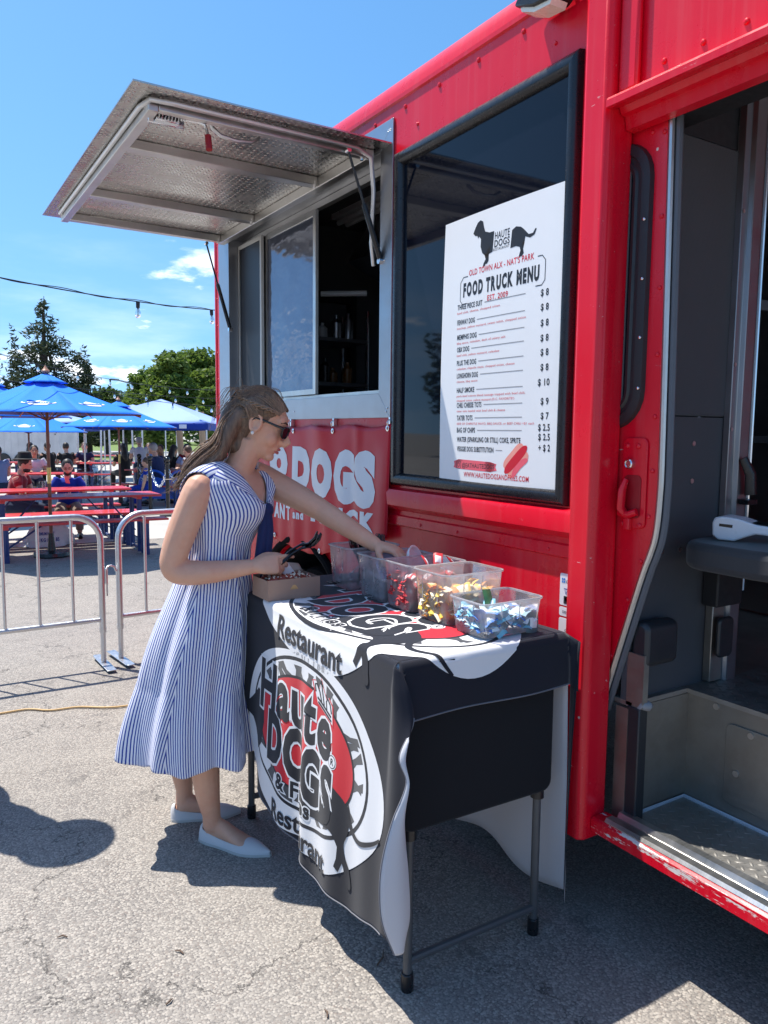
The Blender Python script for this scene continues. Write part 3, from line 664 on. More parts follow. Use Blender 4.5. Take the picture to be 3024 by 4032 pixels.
# work light above the window
wl = MB(); wl.prism([(1.70, 2.80), (1.86, 2.80), (1.88, 2.775), (1.80, 2.742), (1.74, 2.735), (1.70, 2.755)], lambda a, b, k: ((SX-.10, SX-.012)[k], a, b)); wlo = orient(wl.build('work_light', BLACKPL, T, 30, bevel=.006))
mb = MB(); mb.add([(SX-.088, 1.71, 2.742), (SX-.03, 1.71, 2.744), (SX-.03, 1.84, 2.752), (SX-.088, 1.84, 2.752)], [(0, 1, 2, 3)]); mb.prism([(1.725, 2.737), (1.86, 2.765), (1.855, 2.752), (1.80, 2.728), (1.735, 2.722)], lambda a, b, k: ((SX-.09, SX-.03)[k], a, b)); orient(mb.build('lens', CREAM, wlo))
mb = MB(); mb.tube([(SX-.06, 1.69, 2.80), (SX-.05, 1.675, 2.79), (SX-.01, 1.67, 2.74)], .012, 8); mb.tube([(SX-.06, 1.82, 2.82), (SX-.03, 1.82, 2.86), (SX+.02, 1.82, 2.86)], .012, 8); mb.build('bracket', CHROME, wlo)

# hatch awning: tread plate sheet, frame, ribs, latch, handle, struts (hinged at the top of the hatch)
AZ = 2.640
mb = MB(); mb.box(.70, SX-.01, 2.695, 4.60, AZ, AZ+.006); awn = mb.build('hatch_awning', PLATE, T)
tread_marks(.712, SX-.02, 2.705, 4.59, AZ-.0002, .030, awn, PLATE, .72, -1)
mb = MB(); mb.box(.775, .812, 2.79, 4.50, AZ-.045, AZ-.001); mb.build('outer_rail', ALU, awn, bevel=.003)
mb = MB(); mb.box(SX-.075, SX-.035, 2.79, 4.50, AZ-.045, AZ-.001); mb.build('hinge_rail', ALU, awn, bevel=.003)
for y, w_ in ((2.79, .03), (3.21, .055), (3.95, .05), (4.455, .045)):
    mb = MB(); mb.box(.8125, SX-.0755, y, y+w_, AZ-.038, AZ-.001); mb.build('rib', ALU, awn, bevel=.003)
    mb = MB(); mb.tube([(SX-.09, y+.006, AZ-.05), (SX-.09, y+.006, AZ-.02)], .007, 8); mb.build('rib_bolt', CHROME, awn)
mb = MB(); mb.tube([(.765, 4.46, AZ-.012), (.765, 2.86, AZ-.012), (.78, 2.775, AZ-.014), (.86, 2.765, AZ-.014), (1.50, 2.765, AZ-.016), (SX-.13, 2.765, AZ-.018), (SX-.06, 2.772, AZ-.04), (SX-.03, 2.80, AZ-.16), (SX-.02, 2.83, AZ-.36), (SX+.01, 2.86, AZ-.44)], .0095, 8); mb.build('cable_conduit', GALV, awn, 60)
mb = MB(); mb.tube([(1.02, 2.86, AZ-.004), (1.03, 2.86, AZ-.03), (1.06, 2.86, AZ-.05), (1.12, 2.86, AZ-.056), (1.18, 2.86, AZ-.05), (1.21, 2.86, AZ-.03), (1.22, 2.86, AZ-.004)], .008, 8); mb.box(1.0, 1.04, 2.845, 2.875, AZ-.008, AZ-.001); mb.box(1.20, 1.24, 2.845, 2.875, AZ-.008, AZ-.001); mb.build('pull_handle', GALV, awn, 60)
mb = MB(); mb.box(.815, .90, 2.835, 2.875, AZ-.052, AZ-.012); mb.box(.79, .92, 2.85, 2.86, AZ-.06, AZ-.008); lt = mb.build('latch_body', CHROME, awn, bevel=.003)
spr = [(.815+.10*i/60, 2.829+.009*math.cos(i*.9), AZ-.036+.009*math.sin(i*.9)) for i in range(61)]
mb = MB(); mb.tube(spr, .002, 5); mb.build('latch_spring', CHROME, lt, 60)
mb = MB(); mb.tube([(.90, 2.83, AZ-.036), (.96, 2.82, AZ-.036), (.985, 2.815, AZ-.042), (.99, 2.812, AZ-.06), (.99, 2.80, AZ-.085)], .0055, 8); mb.build('latch_rod', CHROME, lt, 60)
mb = MB(); mb.tube([(.99, 2.80, AZ-.083), (.99, 2.788, AZ-.135)], .012, 10); mb.build('latch_grip', simple('red_grip', (.35, .006, .012), .4), lt)
def strut(p, q):
    p, q = Vector(p), Vector(q); d = q-p; m = p+d*.47
    mb = MB(); mb.tube([p, m], .0055, 8); rod = mb.build('gas_strut', BLACKPL, T); mb = MB(); mb.tube([m, m+d*.02, q-d*.03, q], [.008, .0115, .0115, .007], 10); mb.build('cylinder', BLACKPL, rod)
    mb = MB(); mb.lathe([(.012, -.012), (.012, .012)], tuple(q), 10, 'x'); mb.lathe([(.010, -.012), (.010, .012)], tuple(p), 10, 'y'); mb.build('ball_joint', CHROME, rod)
strut((1.615, 4.62, AZ-.02), (SX-.02, 4.46, 2.10)); strut((1.555, 2.775, AZ-.03), (SX-.01, 2.772, 2.20))
adopt(truck)

# ================================================================ FOLDING TABLE
TZ = .922
table = thing('folding_table', (1.32, 2.15, 0), 'tall folding table with black end panels under the printed cloth', 'table')
LEGM = simple('grey_leg_enamel', (.075, .08, .085), .38, vary=.25); BLACKCLOTH = make_fabric('black_stretch_fabric', (.010, .0105, .013), 900, .9, .15, .2, .1)
mb = MB(); mb.box(1.035, 1.612, 1.578, 2.745, TZ-.045, TZ-.004); mb.build('table_top', WHITEP, table, bevel=.01)
for ye, s_ in ((1.60, 1), (2.69, -1)):
    for xl in (1.092, 1.548):
        mb = MB(); mb.tube([(xl, ye, .025), (xl, ye, .445)], .0125, 12); mb.tube([(xl, ye, .43), (xl, ye, .875)], .016, 12); lg = mb.build('leg', LEGM, table)
        mb = MB(); mb.tube([(xl, ye, 0), (xl, ye, .052)], .0175, 12); mb.build('foot_cap', BLACKPL, lg, bevel=.003)
        mb = MB(); mb.tube([(xl, ye, .432), (xl, ye, .462)], .0205, 12); mb.build('height_collar', BLACKPL, lg)
    mb = MB(); mb.tube([(1.092, ye, .085), (1.548, ye, .085)], .0115, 10); mb.build('cross_bar', LEGM, table)
    mb = MB(); mb.prism([(1.062, .917), (1.060, .50)]+[(1.095-.035*math.cos(a), .49-.035*math.sin(a)) for a in [PI/2*i/5 for i in range(1, 6)]]+[(1.548, .452)]+[(1.552+.035*math.sin(a), .487-.035*math.cos(a)) for a in [PI/2*i/5 for i in range(1, 6)]]+[(1.585, .917)], lambda a, b, k: (a, (ye-.022, ye+.022)[k], b))
    orient(mb.build('end_panel', BLACKCLOTH, table, 30, bevel=.010, seg=3))
adopt(table)

# ================================================================ PRINTED TABLECLOTH
CB = make_fabric('cloth_black', (.012, .0135, .022), 700, .8, .18, .1, .14); CWI = make_fabric('cloth_reverse', (.56, .555, .58), 700, .85, .06, .2, .2)
PW = make_fabric('print_white', (.78, .775, .78), 700, .8, .03, .06, .1); PR = make_fabric('print_red', (.60, .008, .022), 700, .8, .1, .15, .2); PK = make_fabric('print_black', (.013, .0145, .022), 700, .8, .18, .1, .14); PG = make_fabric('print_charcoal', (.060, .060, .066), 700, .8, .15, .15, .25)
EX, EY, RB = 1.028, 1.568, .015            # table edges: front (X) and near end (Y)
def front_x(p, d):
    """X of the hanging front at position p along the table and drop d"""
    k = ss(.03, .55, d)
    w = .006*math.sin(p*17.0+.7)+.003*math.sin(p*37+1.9)+.011*math.exp(-((p-2.035)/.04)**2)-.010*math.exp(-((p-2.105)/.035)**2)
    return EX-.006-k*(.012+w*1.25)-.02*d
def cloth(p, q):
    """(p along the table, q across it) -> point; beyond the front or near edge the cloth hangs"""
    if q > 1.62:                            # rear drop
        d = q-1.62; return Vector((1.632+.010*math.sin(p*17)*ss(.02, .5, d)+.006*d, p, TZ-d))
    if q >= EX+RB and p >= EY+RB:
        return Vector((q, p, TZ+.0015+.0012*math.sin(p*13)*math.sin(q*17)))
    if q < EX+RB and p >= EY+RB:
        d = EX+RB-q
        if d < RB*1.57: a = d/RB; return Vector((EX+RB-RB*math.sin(a), p, TZ+.0015-RB*(1-math.cos(a))))
        d2 = d-RB*1.57; x = front_x(p, d2); return Vector((x+(EX-x)*(1-ss(0, .05, d2)), p, TZ-RB-d2))
    if q >= EX+RB:
        d = EY+RB-p
        if d < RB*1.57: a = d/RB; return Vector((q, EY+RB-RB*math.sin(a), TZ+.0015-RB*(1-math.cos(a))))
        d2 = d-RB*1.57; return Vector((q, EY-.004-.012*ss(0, .12, d2)-.008*math.sin(q*14)*ss(.02, .14, d2), TZ-RB-d2))
    return Vector((EX, EY, TZ-RB))
def on_cloth(off):
    off = .0010+(off-.001)*.55
    def f(p, q):
        e = .002; c0 = cloth(p, q); du = cloth(p+e, q)-cloth(p-e, q); dv = cloth(p, q+e)-cloth(p, q-e); n = dv.cross(du)
        if n.length > 0: n.normalize()
        return c0+n*off
    return f
QB, PE = .288, 1.428                        # front hem and near-end hem
def hem(p): return QB+lerp([(1.57, .030), (1.64, .02), (1.75, -.008), (1.98, -.012), (2.14, .028), (2.4, .075), (2.8, .16)], p)
verts = []; faces = []; fmat = []
def patch(fn, nu, nv, flip=False):
    o = len(verts)
    for j in range(nv+1):
        for i in range(nu+1): verts.append(tuple(fn(i/nu, j/nv)))
    for j in range(nv):
        for i in range(nu):
            a = o+j*(nu+1)+i; f_ = (a, a+1, a+nu+2, a+nu+1); faces.append(f_[::-1] if flip else f_)
P0, P1 = EY+RB, 2.72
patch(lambda u, v: cloth(P0+(P1-P0)*u, EX+RB+(1.62-EX-RB)*v), 90, 46, True)                                   # top
def frontp(u, v):
    d = v; p1 = P1-.30*ss(.0, 1, d); p = P0+(p1-P0)*u; return cloth(p, EX+RB+(hem(p)-EX-RB)*v)
patch(frontp, 150, 90)                                                                                         # front drop
patch(lambda u, v: cloth(EY+RB+(PE-EY-RB)*v, EX+RB+(1.62-EX-RB)*u), 60, 24, True)                             # near-end drop
patch(lambda u, v: cloth(1.575+(2.3-1.575)*u, 1.62+(.80+.02*math.sin(u*9))*v), 30, 30, True)                  # rear drop
# near front corner: the surplus strip falls as a twisted flap whose lower part shows the reverse
def sp(tab): return cr(tab, 10)
Fl = [cloth(P0, EX+RB+(hem(P0)-EX-RB)*v/90) for v in range(91)]
foldl = [(1.030, 1.566, .910), (1.022, 1.548, .86), (1.020, 1.530, .79), (1.008, 1.512, .70), (1.004, 1.500, .60), (1.008, 1.494, .50), (1.016, 1.490, .40), (1.022, 1.492, .29), (1.012, 1.505, .215)]
heml = [(1.032, 1.566, .909), (1.045, 1.540, .86), (1.046, 1.520, .785), (.992, 1.500, .715), (1.004, 1.486, .650), (.965, 1.486, .565), (.938, 1.486, .478), (.930, 1.486, .400), (.940, 1.488, .310), (.975, 1.485, .215)]
def resample(pts, n):
    P_ = cr(pts, 12); L = [0]
    for a, b in zip(P_, P_[1:]): L.append(L[-1]+(b-a).length)
    out = []
    for i in range(n+1):
        t_ = L[-1]*i/n; k = 0
        while k < len(L)-2 and L[k+1] < t_: k += 1
        f_ = (t_-L[k])/max(1e-9, L[k+1]-L[k]); out.append(P_[k]+(P_[k+1]-P_[k])*f_)
    return out
F_ = resample(foldl, 90); H_ = resample(heml, 90)
def flap1(u, v):
    a, b = Fl[int(round(v*90))], F_[int(round(v*90))]; k = u; m = a.lerp(b, k); return m+Vector((-.010*math.sin(PI*k)*(1-v*.3), 0, 0))
def flap2(u, v):
    a, b = F_[int(round(v*90))], H_[int(round(v*90))]; m = a.lerp(b, u); return m+Vector((.3, -1, 0)).normalized()*.014*math.sin(PI*min(1, u*1.0))*ss(0, .3, v)
patch(lambda u, v: flap1(1-u, v), 8, 90); patch(lambda u, v: flap2(1-u, v), 8, 90)
# join the flap to the near-end drop, and the folded strip at the rear corner
patch(lambda u, v: cloth(EY+RB+(PE-EY-RB)*v, EX+RB).lerp(H_[int(round(v*16))], u), 4, 16, False)
patch(lambda u, v: Vector((1.640-.004*u-.05*u*v*(1-v*.6), 1.575-.040*u+.02*v*(u-.5), TZ-.02-v*.80)), 4, 24, True)
patch(lambda u, v: cloth(EY+RB+(PE-EY-RB)*v, 1.62).lerp(Vector((1.640, 1.540, TZ-.02-v*.15)), u), 3, 8, True)
cl_o = link_mesh('tablecloth', verts, faces, None, None, 70, mats=[CB, CWI])
so_ = cl_o.modifiers.new('thickness', 'SOLIDIFY'); so_.thickness = .0016; so_.offset = -1; so_.material_offset = 1; so_.material_offset_rim = 0; so_.use_rim = True
tag(cl_o, 'black tablecloth printed with a red, white and black logo, hanging in folds', 'tablecloth')
mb = MB()
HS = simple('hem_thread', (.16, .16, .18), .8)
mb.tube([frontp(i/90, 1) for i in range(91)], .0022, 5); mb.build('front_hem', HS, cl_o)
mb = MB(); mb.tube([cloth(PE, EX+RB+(1.62-EX-RB)*i/36) for i in range(37)], .0022, 5); mb.build('end_hem', HS, cl_o)
mb = MB(); mb.tube(H_[15:], .0022, 5); mb.build('flap_hem', HS, cl_o)

def word2d(s, h, wd, bold, edge=0.0, gap=.10, drop=0.0, arc=0.0):
    """glyph by glyph so that bold letters keep their gaps; returns shape fitted to width wd, cap height h"""
    sz = h/.72; gl = []; tot = 0
    for ch in s:
        if ch == ' ': gl.append(None); tot += h*.32; continue
        b = text2d(ch, sz, bold); xs = [p[0] for p in b[0]]; gl.append((ch, min(xs), max(xs)-min(xs))); tot += gl[-1][2]
    g = gap*h; tot += g*(len(s)-1); k = wd/tot; x = 0; out = []
    for q in gl:
        if q is None: x += (h*.32+g)*k; continue
        sh = text2d(q[0], sz, bold+edge); out.append(([((X-q[1])*k+x, Y+drop*x+arc*math.sin(PI*x/wd)) for X, Y in sh[0]], sh[1])); x += (q[2]+g)*k
    return join2d(*out)
def logo(C, S_, nm):
    """the oval logo; C maps local (x right, y up) to the cloth's (p, q)"""
    def put(n, sh, mat, off, cut=.009):
        v = [C(x*S_, y*S_) for x, y in sh[0]]
        return decal(n, (v, sh[1]), on_cloth(off), mat, cl_o, cut, (EY-.128, 2.69, .33, 1.618))
    blob = []
    for i in range(96):
        a = 2*PI*i/96; w_ = 1+.025*math.sin(3*a+.5)+.018*math.sin(5*a+2)
        blob.append((.455*w_*math.cos(a), -.005+.315*w_*math.sin(a)))
    put('printed_border', poly2d(blob), PW, .0010)
    put('printed_ring', ell2d(-.01, .03, .395, .252), PK, .0016); put('printed_ring', ell2d(-.01, .03, .383, .240), PW, .0021)
    zs = []
    rnd = random.Random(4)
    for i in range(30):
        a = 2*PI*i/30+rnd.uniform(-.04, .04); w_ = rnd.uniform(.06, .105); k = rnd.uniform(-.13, .13); r1 = rnd.uniform(.93, .99)
        def e(t_, r): return (-.01+.383*r*math.cos(t_), .03+.240*r*math.sin(t_))
        zs.append(poly2d([e(a-w_, .78), e(a-w_*.6+k, .87), e(a-w_*.8+k*1.5, r1), e(a+w_*.7+k*1.5, r1), e(a+w_*.5+k, .88), e(a+w_, .78)]))
    put('printed_zebra_stripes', join2d(*zs), PG, .0026)
    put('printed_ring', ell2d(-.01, .03, .315, .193), PK, .0029); put('printed_oval', ell2d(-.01, .03, .306, .184), PR, .0033)
    # dachshund: body under the lettering, tail, hind leg
    body = [(.06, .01), (.15, -.005), (.21, -.025), (.262, -.05), (.285, -.09), (.278, -.135), (.262, -.17), (.268, -.205), (.288, -.235), (.30, -.28), (.288, -.292), (.272, -.275), (.262, -.24), (.245, -.215), (.236, -.19), (.20, -.155), (.12, -.165), (.03, -.175), (-.03, -.15), (-.05, -.08)]
    bs = [(p_.x, p_.y) for p_ in cr([(x, y, 0) for x, y in body+[body[0]]], 4)[:-1]]
    put('printed_dog', poly2d(bs), PK, .0038)
    put('printed_dog_leg', poly2d([(.236, -.18), (.262, -.175), (.258, -.225), (.240, -.262), (.222, -.252), (.232, -.225)]), PK, .0036)
    tl_ = [(p_.x, p_.y) for p_ in cr([(.268, -.06, 0), (.30, -.115, 0), (.345, -.128, 0), (.41, -.10, 0), (.452, -.07, 0)], 8)]
    put('printed_dog_tail', stroke2d(tl_, [.022-.015*i/len(tl_) for i in range(len(tl_))]), PK, .0039)
    put('printed_dog_head', poly2d([(-.42, .05), (-.36, .10), (-.30, .09), (-.29, .0), (-.31, -.08), (-.345, -.11), (-.37, -.06), (-.41, -.02), (-.455, -.005), (-.46, .02)]), PK, .0038)
    # lettering: white outline under black letters
    def word(s, x, y, h, wd, drop, bold, edge, rot=0.0, arc=0.0):
        for o_, m_, off in ((edge, PW, .0044), (0.0, PK, .0050)):
            sh = word2d(s, h, wd, bold, o_, .07, drop, arc); put('printed_lettering', xf(sh, x, y), m_, off)
    word('Haute', -.335, .056, .160, .52, -.06, .0080, .0085, arc=.02)
    word('DOGS', -.255, -.098, .156, .46, -.10, .0115, .0085)
    word('& Fries', -.175, -.176, .052, .24, -.05, .0022, .0045)
    put('printed_lettering', xf(text2d('Restaurant', .088, .0020, 1.0), -.215, -.288, -.03), PK, .0050)
    put('registered_mark', ell2d(.196, .045, .022, .022, 24), PW, .0044); put('registered_mark', ell2d(.196, .045, .019, .019, 24), PK, .0049); put('registered_mark', ell2d(.196, .045, .0165, .0165, 24), PW, .0053)
    put('registered_mark', xf(text2d('R', .026, .0008), .1885, .0365), PK, .0057)
    # crown over the e
    cx_, cy_ = .135, .165
    crown = [(-.050, .0), (-.062, .055), (-.040, .066), (-.024, .050), (-.010, .068), (0, .092), (.010, .068), (.024, .050), (.040, .066), (.062, .055), (.050, .0)]
    put('printed_crown', poly2d([(cx_+x*1.12-y*.4, cy_-.006+y*1.12-x*.35) for x, y in crown]), PR, .0046); put('printed_crown', poly2d([(cx_+x-y*.4, cy_+y-x*.35) for x, y in crown]), PW, .0050)
    put('printed_crown', join2d(*[stroke2d([(cx_+x-y*.4, cy_+y-x*.35) for x, y in s_], .007) for s_ in ([(-.045, .006), (.045, .006)], [(-.046, .018), (.046, .018)], [(-.052, .03), (-.05, .052), (-.036, .06), (-.022, .045), (-.018, .02)], [(.052, .03), (.05, .052), (.036, .06), (.022, .045), (.018, .02)], [(0, .02), (0, .088)], [(-.009, .078), (.009, .078)])]), PK, .0055)
logo(lambda x, y: (2.055-x, EX+RB-.425+.013+y), 1.0, 'front'); logo(lambda x, y: (2.035-x, 1.275+y), 1.14, 'top')

# ================================================================ TUBS OF CONDIMENTS
PLAST = make_plastic('clear_tub_plastic', haze=.31); PLRIM = make_plastic('tub_rim_plastic', haze=.6)
def tub(x0, x1, y0, y1, h, label):
    root = thing('plastic_tub', ((x0+x1)/2, (y0+y1)/2, TZ+.004), label, 'tub', 'clear tubs in a row on the table')
    z0 = TZ+.0045; tp = .010
    def ring(ins, z, r): return [(a, b, z) for a, b in rrect(x0+ins, x1-ins, y0+ins, y1-ins, r, 4)]
    mb = MB(); R_ = [ring(tp+.02, z0, .012), ring(tp+.003, z0+.002, .016), ring(tp, z0+.010, .018), ring(0, z0+h, .022)]
    mb.rings(R_, False); mb.add(R_[0], [tuple(range(len(R_[0])))])
    mb.build('tub_wall', PLAST, root, 50)
    mb = MB(); prof = [(0, 0), (-.005, .001), (-.006, .004), (-.005, .006), (0, .006), (0, 0)]
    mb.rings([ring(i, z0+h+dz, .022-i) for i, dz in prof], False); orient(mb.build('tub_rim', PLRIM, root, 50))
    for xx, yy in ((x0+.068, y0+.004), (x0+.135, y0+.004), (x0+.004, y0+.05), (x0+.004, y1-.05)):
        mb = MB(); mb.box(xx-.0012, xx+.0012, yy-.0012, yy+.0012, z0+h*.45, z0+h-.002); mb.build('stiffening_rib', PLRIM, root)
    adopt(root); return root
TX0, TX1 = 1.338, 1.562
TB = dict(wet=(1.612, 1.772, .098), mustard=(1.785, 1.962, .150), ketchup=(1.972, 2.140, .150), napkin=(2.150, 2.316, .148), fork=(2.372, 2.528, .152))
tub(TX0, TX1, *TB['wet'], 'shallow clear plastic tub of pale blue sachets nearest the camera'); tub(TX0, TX1, *TB['mustard'], 'deep clear plastic tub holding yellow and orange sauce packets')
tub(TX0, TX1, *TB['ketchup'], 'deep clear plastic tub filled with red ketchup packets'); tub(TX0, TX1, *TB['napkin'], 'clear plastic tub with white napkins and paper lids under her reaching hand'); tub(TX0, TX1, *TB['fork'], 'clear plastic tub of black plastic forks farthest from the camera')

def packet_mesh(name, w, l, mat, mark=None, puff=.0035):
    """pillow sachet: flat crimped ends, puffed middle"""
    nx, ny = 6, 8; v = []; f = []
    rnd = random.Random(hash(name) % 1000)
    for s_ in (1, -1):
        for j in range(ny+1):
            for i in range(nx+1):
                x, y = i/nx, j/ny; h = puff*max(0, math.sin(PI*x))**.6*max(0, math.sin(PI*max(0, min(1, (y-.1)/.8))))**.5
                bend = .006*math.sin(2.3*y+.8)+.003*math.sin(5*x)
                v.append(((x-.5)*w, (y-.5)*l, s_*h+bend))
    n = (nx+1)*(ny+1)
    for j in range(ny):
        for i in range(nx):
            a = j*(nx+1)+i; f.append((a, a+1, a+nx+2, a+nx+1)); f.append((n+a, n+a+nx+1, n+a+nx+2, n+a+1))
    fm = []
    for j in range(ny):
        for i in range(nx):
            k = 1 if (mark and 2 <= j <= 5 and 1 <= i <= 4) else 0
            fm += [k, 0]
    me = bpy.data.meshes.new(name); me.from_pydata(v, [], f); me.materials.append(mat)
    if mark: me.materials.append(mark); me.polygons.foreach_set('material_index', fm)
    me.polygons.foreach_set('use_smooth', [True]*len(f)); return me
def gloss(name, c, r=.42): return simple(name, tuple(min(.85, x*1.15+.02) for x in c), r+.08, vary=.12, vscale=40)
KET = gloss('ketchup_foil', (.55, .012, .02)); KETD = gloss('ketchup_dark', (.36, .008, .014)); LABW = gloss('packet_label', (.75, .74, .72), .4)
MUS = gloss('mustard_foil', (.80, .46, .03)); ORA = gloss('orange_foil', (.72, .24, .03)); CRM = gloss('cream_sachet', (.74, .62, .42), .4); TEAL = gloss('teal_sachet', (.16, .42, .54)); PALEB = gloss('pale_blue_sachet', (.50, .66, .76)); WSA = gloss('white_sachet', (.80, .81, .83), .35); BLU = gloss('blue_sachet', (.06, .20, .55)); GRN = gloss('green_sachet', (.035, .15, .05)); NVY = gloss('grey_green_sachet', (.10, .14, .15))
def fill(key, kinds, n, zfill, w, l, label, cat, group, seed, top=None):
    rnd = random.Random(seed); y0, y1, h = TB[key]; mes = [packet_mesh(nm, w*k[0]*.82, l*k[1]*.82, k[2], k[3]) for nm, k in kinds]
    for i in range(n):
        u = i/n; z = TZ+.014+zfill*u; x = rnd.uniform(TX0+.036, TX1-.036); y = rnd.uniform(y0+.034, y1-.034)
        if rnd.random() < .68:                                        # press against the walls that face the viewer
            if rnd.random() < .5: x = TX0+.024
            else: y = y0+.024
        tilt = rnd.uniform(-.8, .8)
        k = rnd.randrange(len(mes)); o = inst(mes[k], kinds[k][0], (x, y, z+.012), (tilt, rnd.uniform(-.6, .6), rnd.uniform(0, 2*PI)))
        tag(o, label[kinds[k][0]], cat, group+', '+kinds[k][0].replace('_', ' '))
fill('ketchup', [('ketchup_packet', (1, 1, KET, LABW)), ('dark_ketchup_packet', (.9, 1, KETD, None))], 150, .090, .038, .062, {'ketchup_packet': 'red ketchup packet with white label in the tub of red packets', 'dark_ketchup_packet': 'plain dark red ketchup packet in the tub of red packets'}, 'packet', 'packets in the ketchup tub', 3)
fill('mustard', [('mustard_packet', (1, 1, MUS, CRM)), ('orange_packet', (1, .9, ORA, None)), ('cream_packet', (1.25, .9, CRM, None))], 125, .080, .040, .060, {'mustard_packet': 'yellow mustard packet in the tub of mixed sauce packets', 'orange_packet': 'orange sauce packet in the tub of mixed sauce packets', 'cream_packet': 'cream coloured packet in the tub of mixed sauce packets'}, 'packet', 'packets in the mustard tub', 5)
fill('wet', [('pale_blue_sachet', (1, 1, PALEB, WSA)), ('teal_sachet', (1, 1, TEAL, PALEB)), ('white_sachet', (1, .9, WSA, None)), ('blue_sachet', (.8, .9, BLU, WSA))], 105, .046, .044, .064, {'pale_blue_sachet': 'pale blue sachet heaped in the shallow nearest tub', 'teal_sachet': 'teal sachet heaped in the shallow nearest tub', 'white_sachet': 'white sachet heaped in the shallow nearest tub', 'blue_sachet': 'deep blue sachet heaped in the shallow nearest tub'}, 'sachet', 'sachets in the shallow tub', 8)
o = inst(packet_mesh('green_packet', .042, .056, GRN, None), 'green_packet', (1.452, 1.735, 1.012), (1.35, .1, .2)); tag(o, 'dark green packet standing up at the back of the shallow tub', 'packet')
o = inst(packet_mesh('grey_packet', .05, .06, NVY, LABW), 'grey_packet', (1.53, 1.626, .955), (1.5, .15, .05)); tag(o, 'grey green packet pressed in the corner of the shallow tub', 'packet')
for i, (x, y, z, r) in enumerate(((1.44, 2.04, 1.075, .5), (1.50, 2.05, 1.078, -.6), (1.535, 2.03, 1.07, 1.2))):
    o = inst(bpy.data.meshes['ketchup_packet'], 'ketchup_packet', (x, y, z), (1.0, .3-.3*i, r)); tag(o, ['red ketchup packet poking up highest from its tub, left one', 'red ketchup packet poking up from its tub, middle one', 'red ketchup packet poking up from its tub beside the truck'][i], 'packet')
# napkins, lids, forks
PAPER = simple('white_paper', (.80, .80, .82), .75, vary=.04, bump=.1, bscale=300)
y0, y1, h = TB['napkin']; rnd = random.Random(2)
for i in range(9):
    z = TZ+.016+i*.0062; mb = MB(); a = .03+.012*i
    mb.grid(lambda u, v: (TX0+.022+.17*u, y0+.018+.125*v, z+.004*math.sin(u*3+i)+.05*max(0, .5-u)*v*i/9), 8, 8)
    mb.grid(lambda u, v: (TX0+.022+.17*u, y0+.018+.125*v, z+.0045+.004*math.sin(u*3+i)+.05*max(0, .5-u)*v*i/9), 8, 8, True)
    tag(mb.build('paper_napkin', PAPER, None), 'folded white paper napkin in the stack inside the napkin tub', 'napkin', 'napkins stacked in the napkin tub')
mb = MB(); mb.lathe([(.001, .0), (.040, .0), (.046, .004), (.052, .016), (.056, .017), (.056, .019), (.050, .019), (.044, .007), (.001, .003)], n=28); lid = tag(mb.build('paper_saucer', PAPER, None), 'round white lid standing in the napkin tub by her fingertips', 'saucer'); lid.location = (1.49, 2.19, 1.052); lid.rotation_euler = (1.25, .2, .5)
mb = MB(); mb.lathe([(.001, .0), (.048, .0), (.060, .012), (.064, .013), (.064, .015), (.056, .015), (.046, .004), (.001, .003)], n=28); lid = tag(mb.build('paper_plate', simple('pale_blue_paper', (.42, .50, .68), .6), None), 'pale blue paper disc lying inside the napkin tub', 'plate'); lid.location = (1.43, 2.235, 1.02); lid.rotation_euler = (.9, -.3, .3)
FORKM = simple('black_fork_plastic', (.008, .009, .012), .22, coat=.3)
def fork_mesh():
    mb = MB(); hp_ = [(0, -.085, 0), (0, -.05, .002), (0, 0, .003), (0, .03, .001), (0, .045, -.002)]
    mb.tube(hp_, [.0055, .0048, .004, .0042, .008], 8, sy=.45, up=(1, 0, 0))
    mb.tube([(0, .042, -.002), (0, .055, -.006), (0, .066, -.005)], [.008, .0115, .012], 8, sy=.22, up=(1, 0, 0))
    for k in range(4): x = (k-1.5)*.0062; mb.tube([(x, .062, -.0055), (x, .08, -.004), (x*.95, .095, .001)], [.0022, .0019, .0012], 6)
    return mb
fk = fork_mesh(); fo = fk.build('plastic_fork', FORKM, None, 60); FM = fo.data; bpy.data.objects.remove(fo)
y0, y1, h = TB['fork']
for i in range(22):
    o = inst(FM, 'plastic_fork', (TX0+.03+rnd.uniform(.03, .15), y0+rnd.uniform(.022, .07), TZ+.10+rnd.uniform(-.01, .008)), (1.35+rnd.uniform(-.15, .2), rnd.uniform(-.25, .25), rnd.uniform(-.4, .4)))
    tag(o, 'black plastic fork standing in the farthest tub', 'fork', 'forks in the fork tub')
for i in range(5):
    o = inst(FM, 'plastic_fork', (TX0+.075+.012*i, y1-.05-.01*i, TZ+.018+.004*i), (0, 0, 1.2+.15*i)); tag(o, 'black plastic fork lying flat on the floor of the farthest tub', 'fork', 'forks lying in the fork tub')
mb = MB(); mb.tube([(TX0+.05, y1-.03, TZ+.02), (TX0+.09, y0+.03, TZ+.11)], .003, 8); tag(mb.build('drinking_straw', WHITEP, None), 'thin white straw leaning in the fork tub', 'straw')

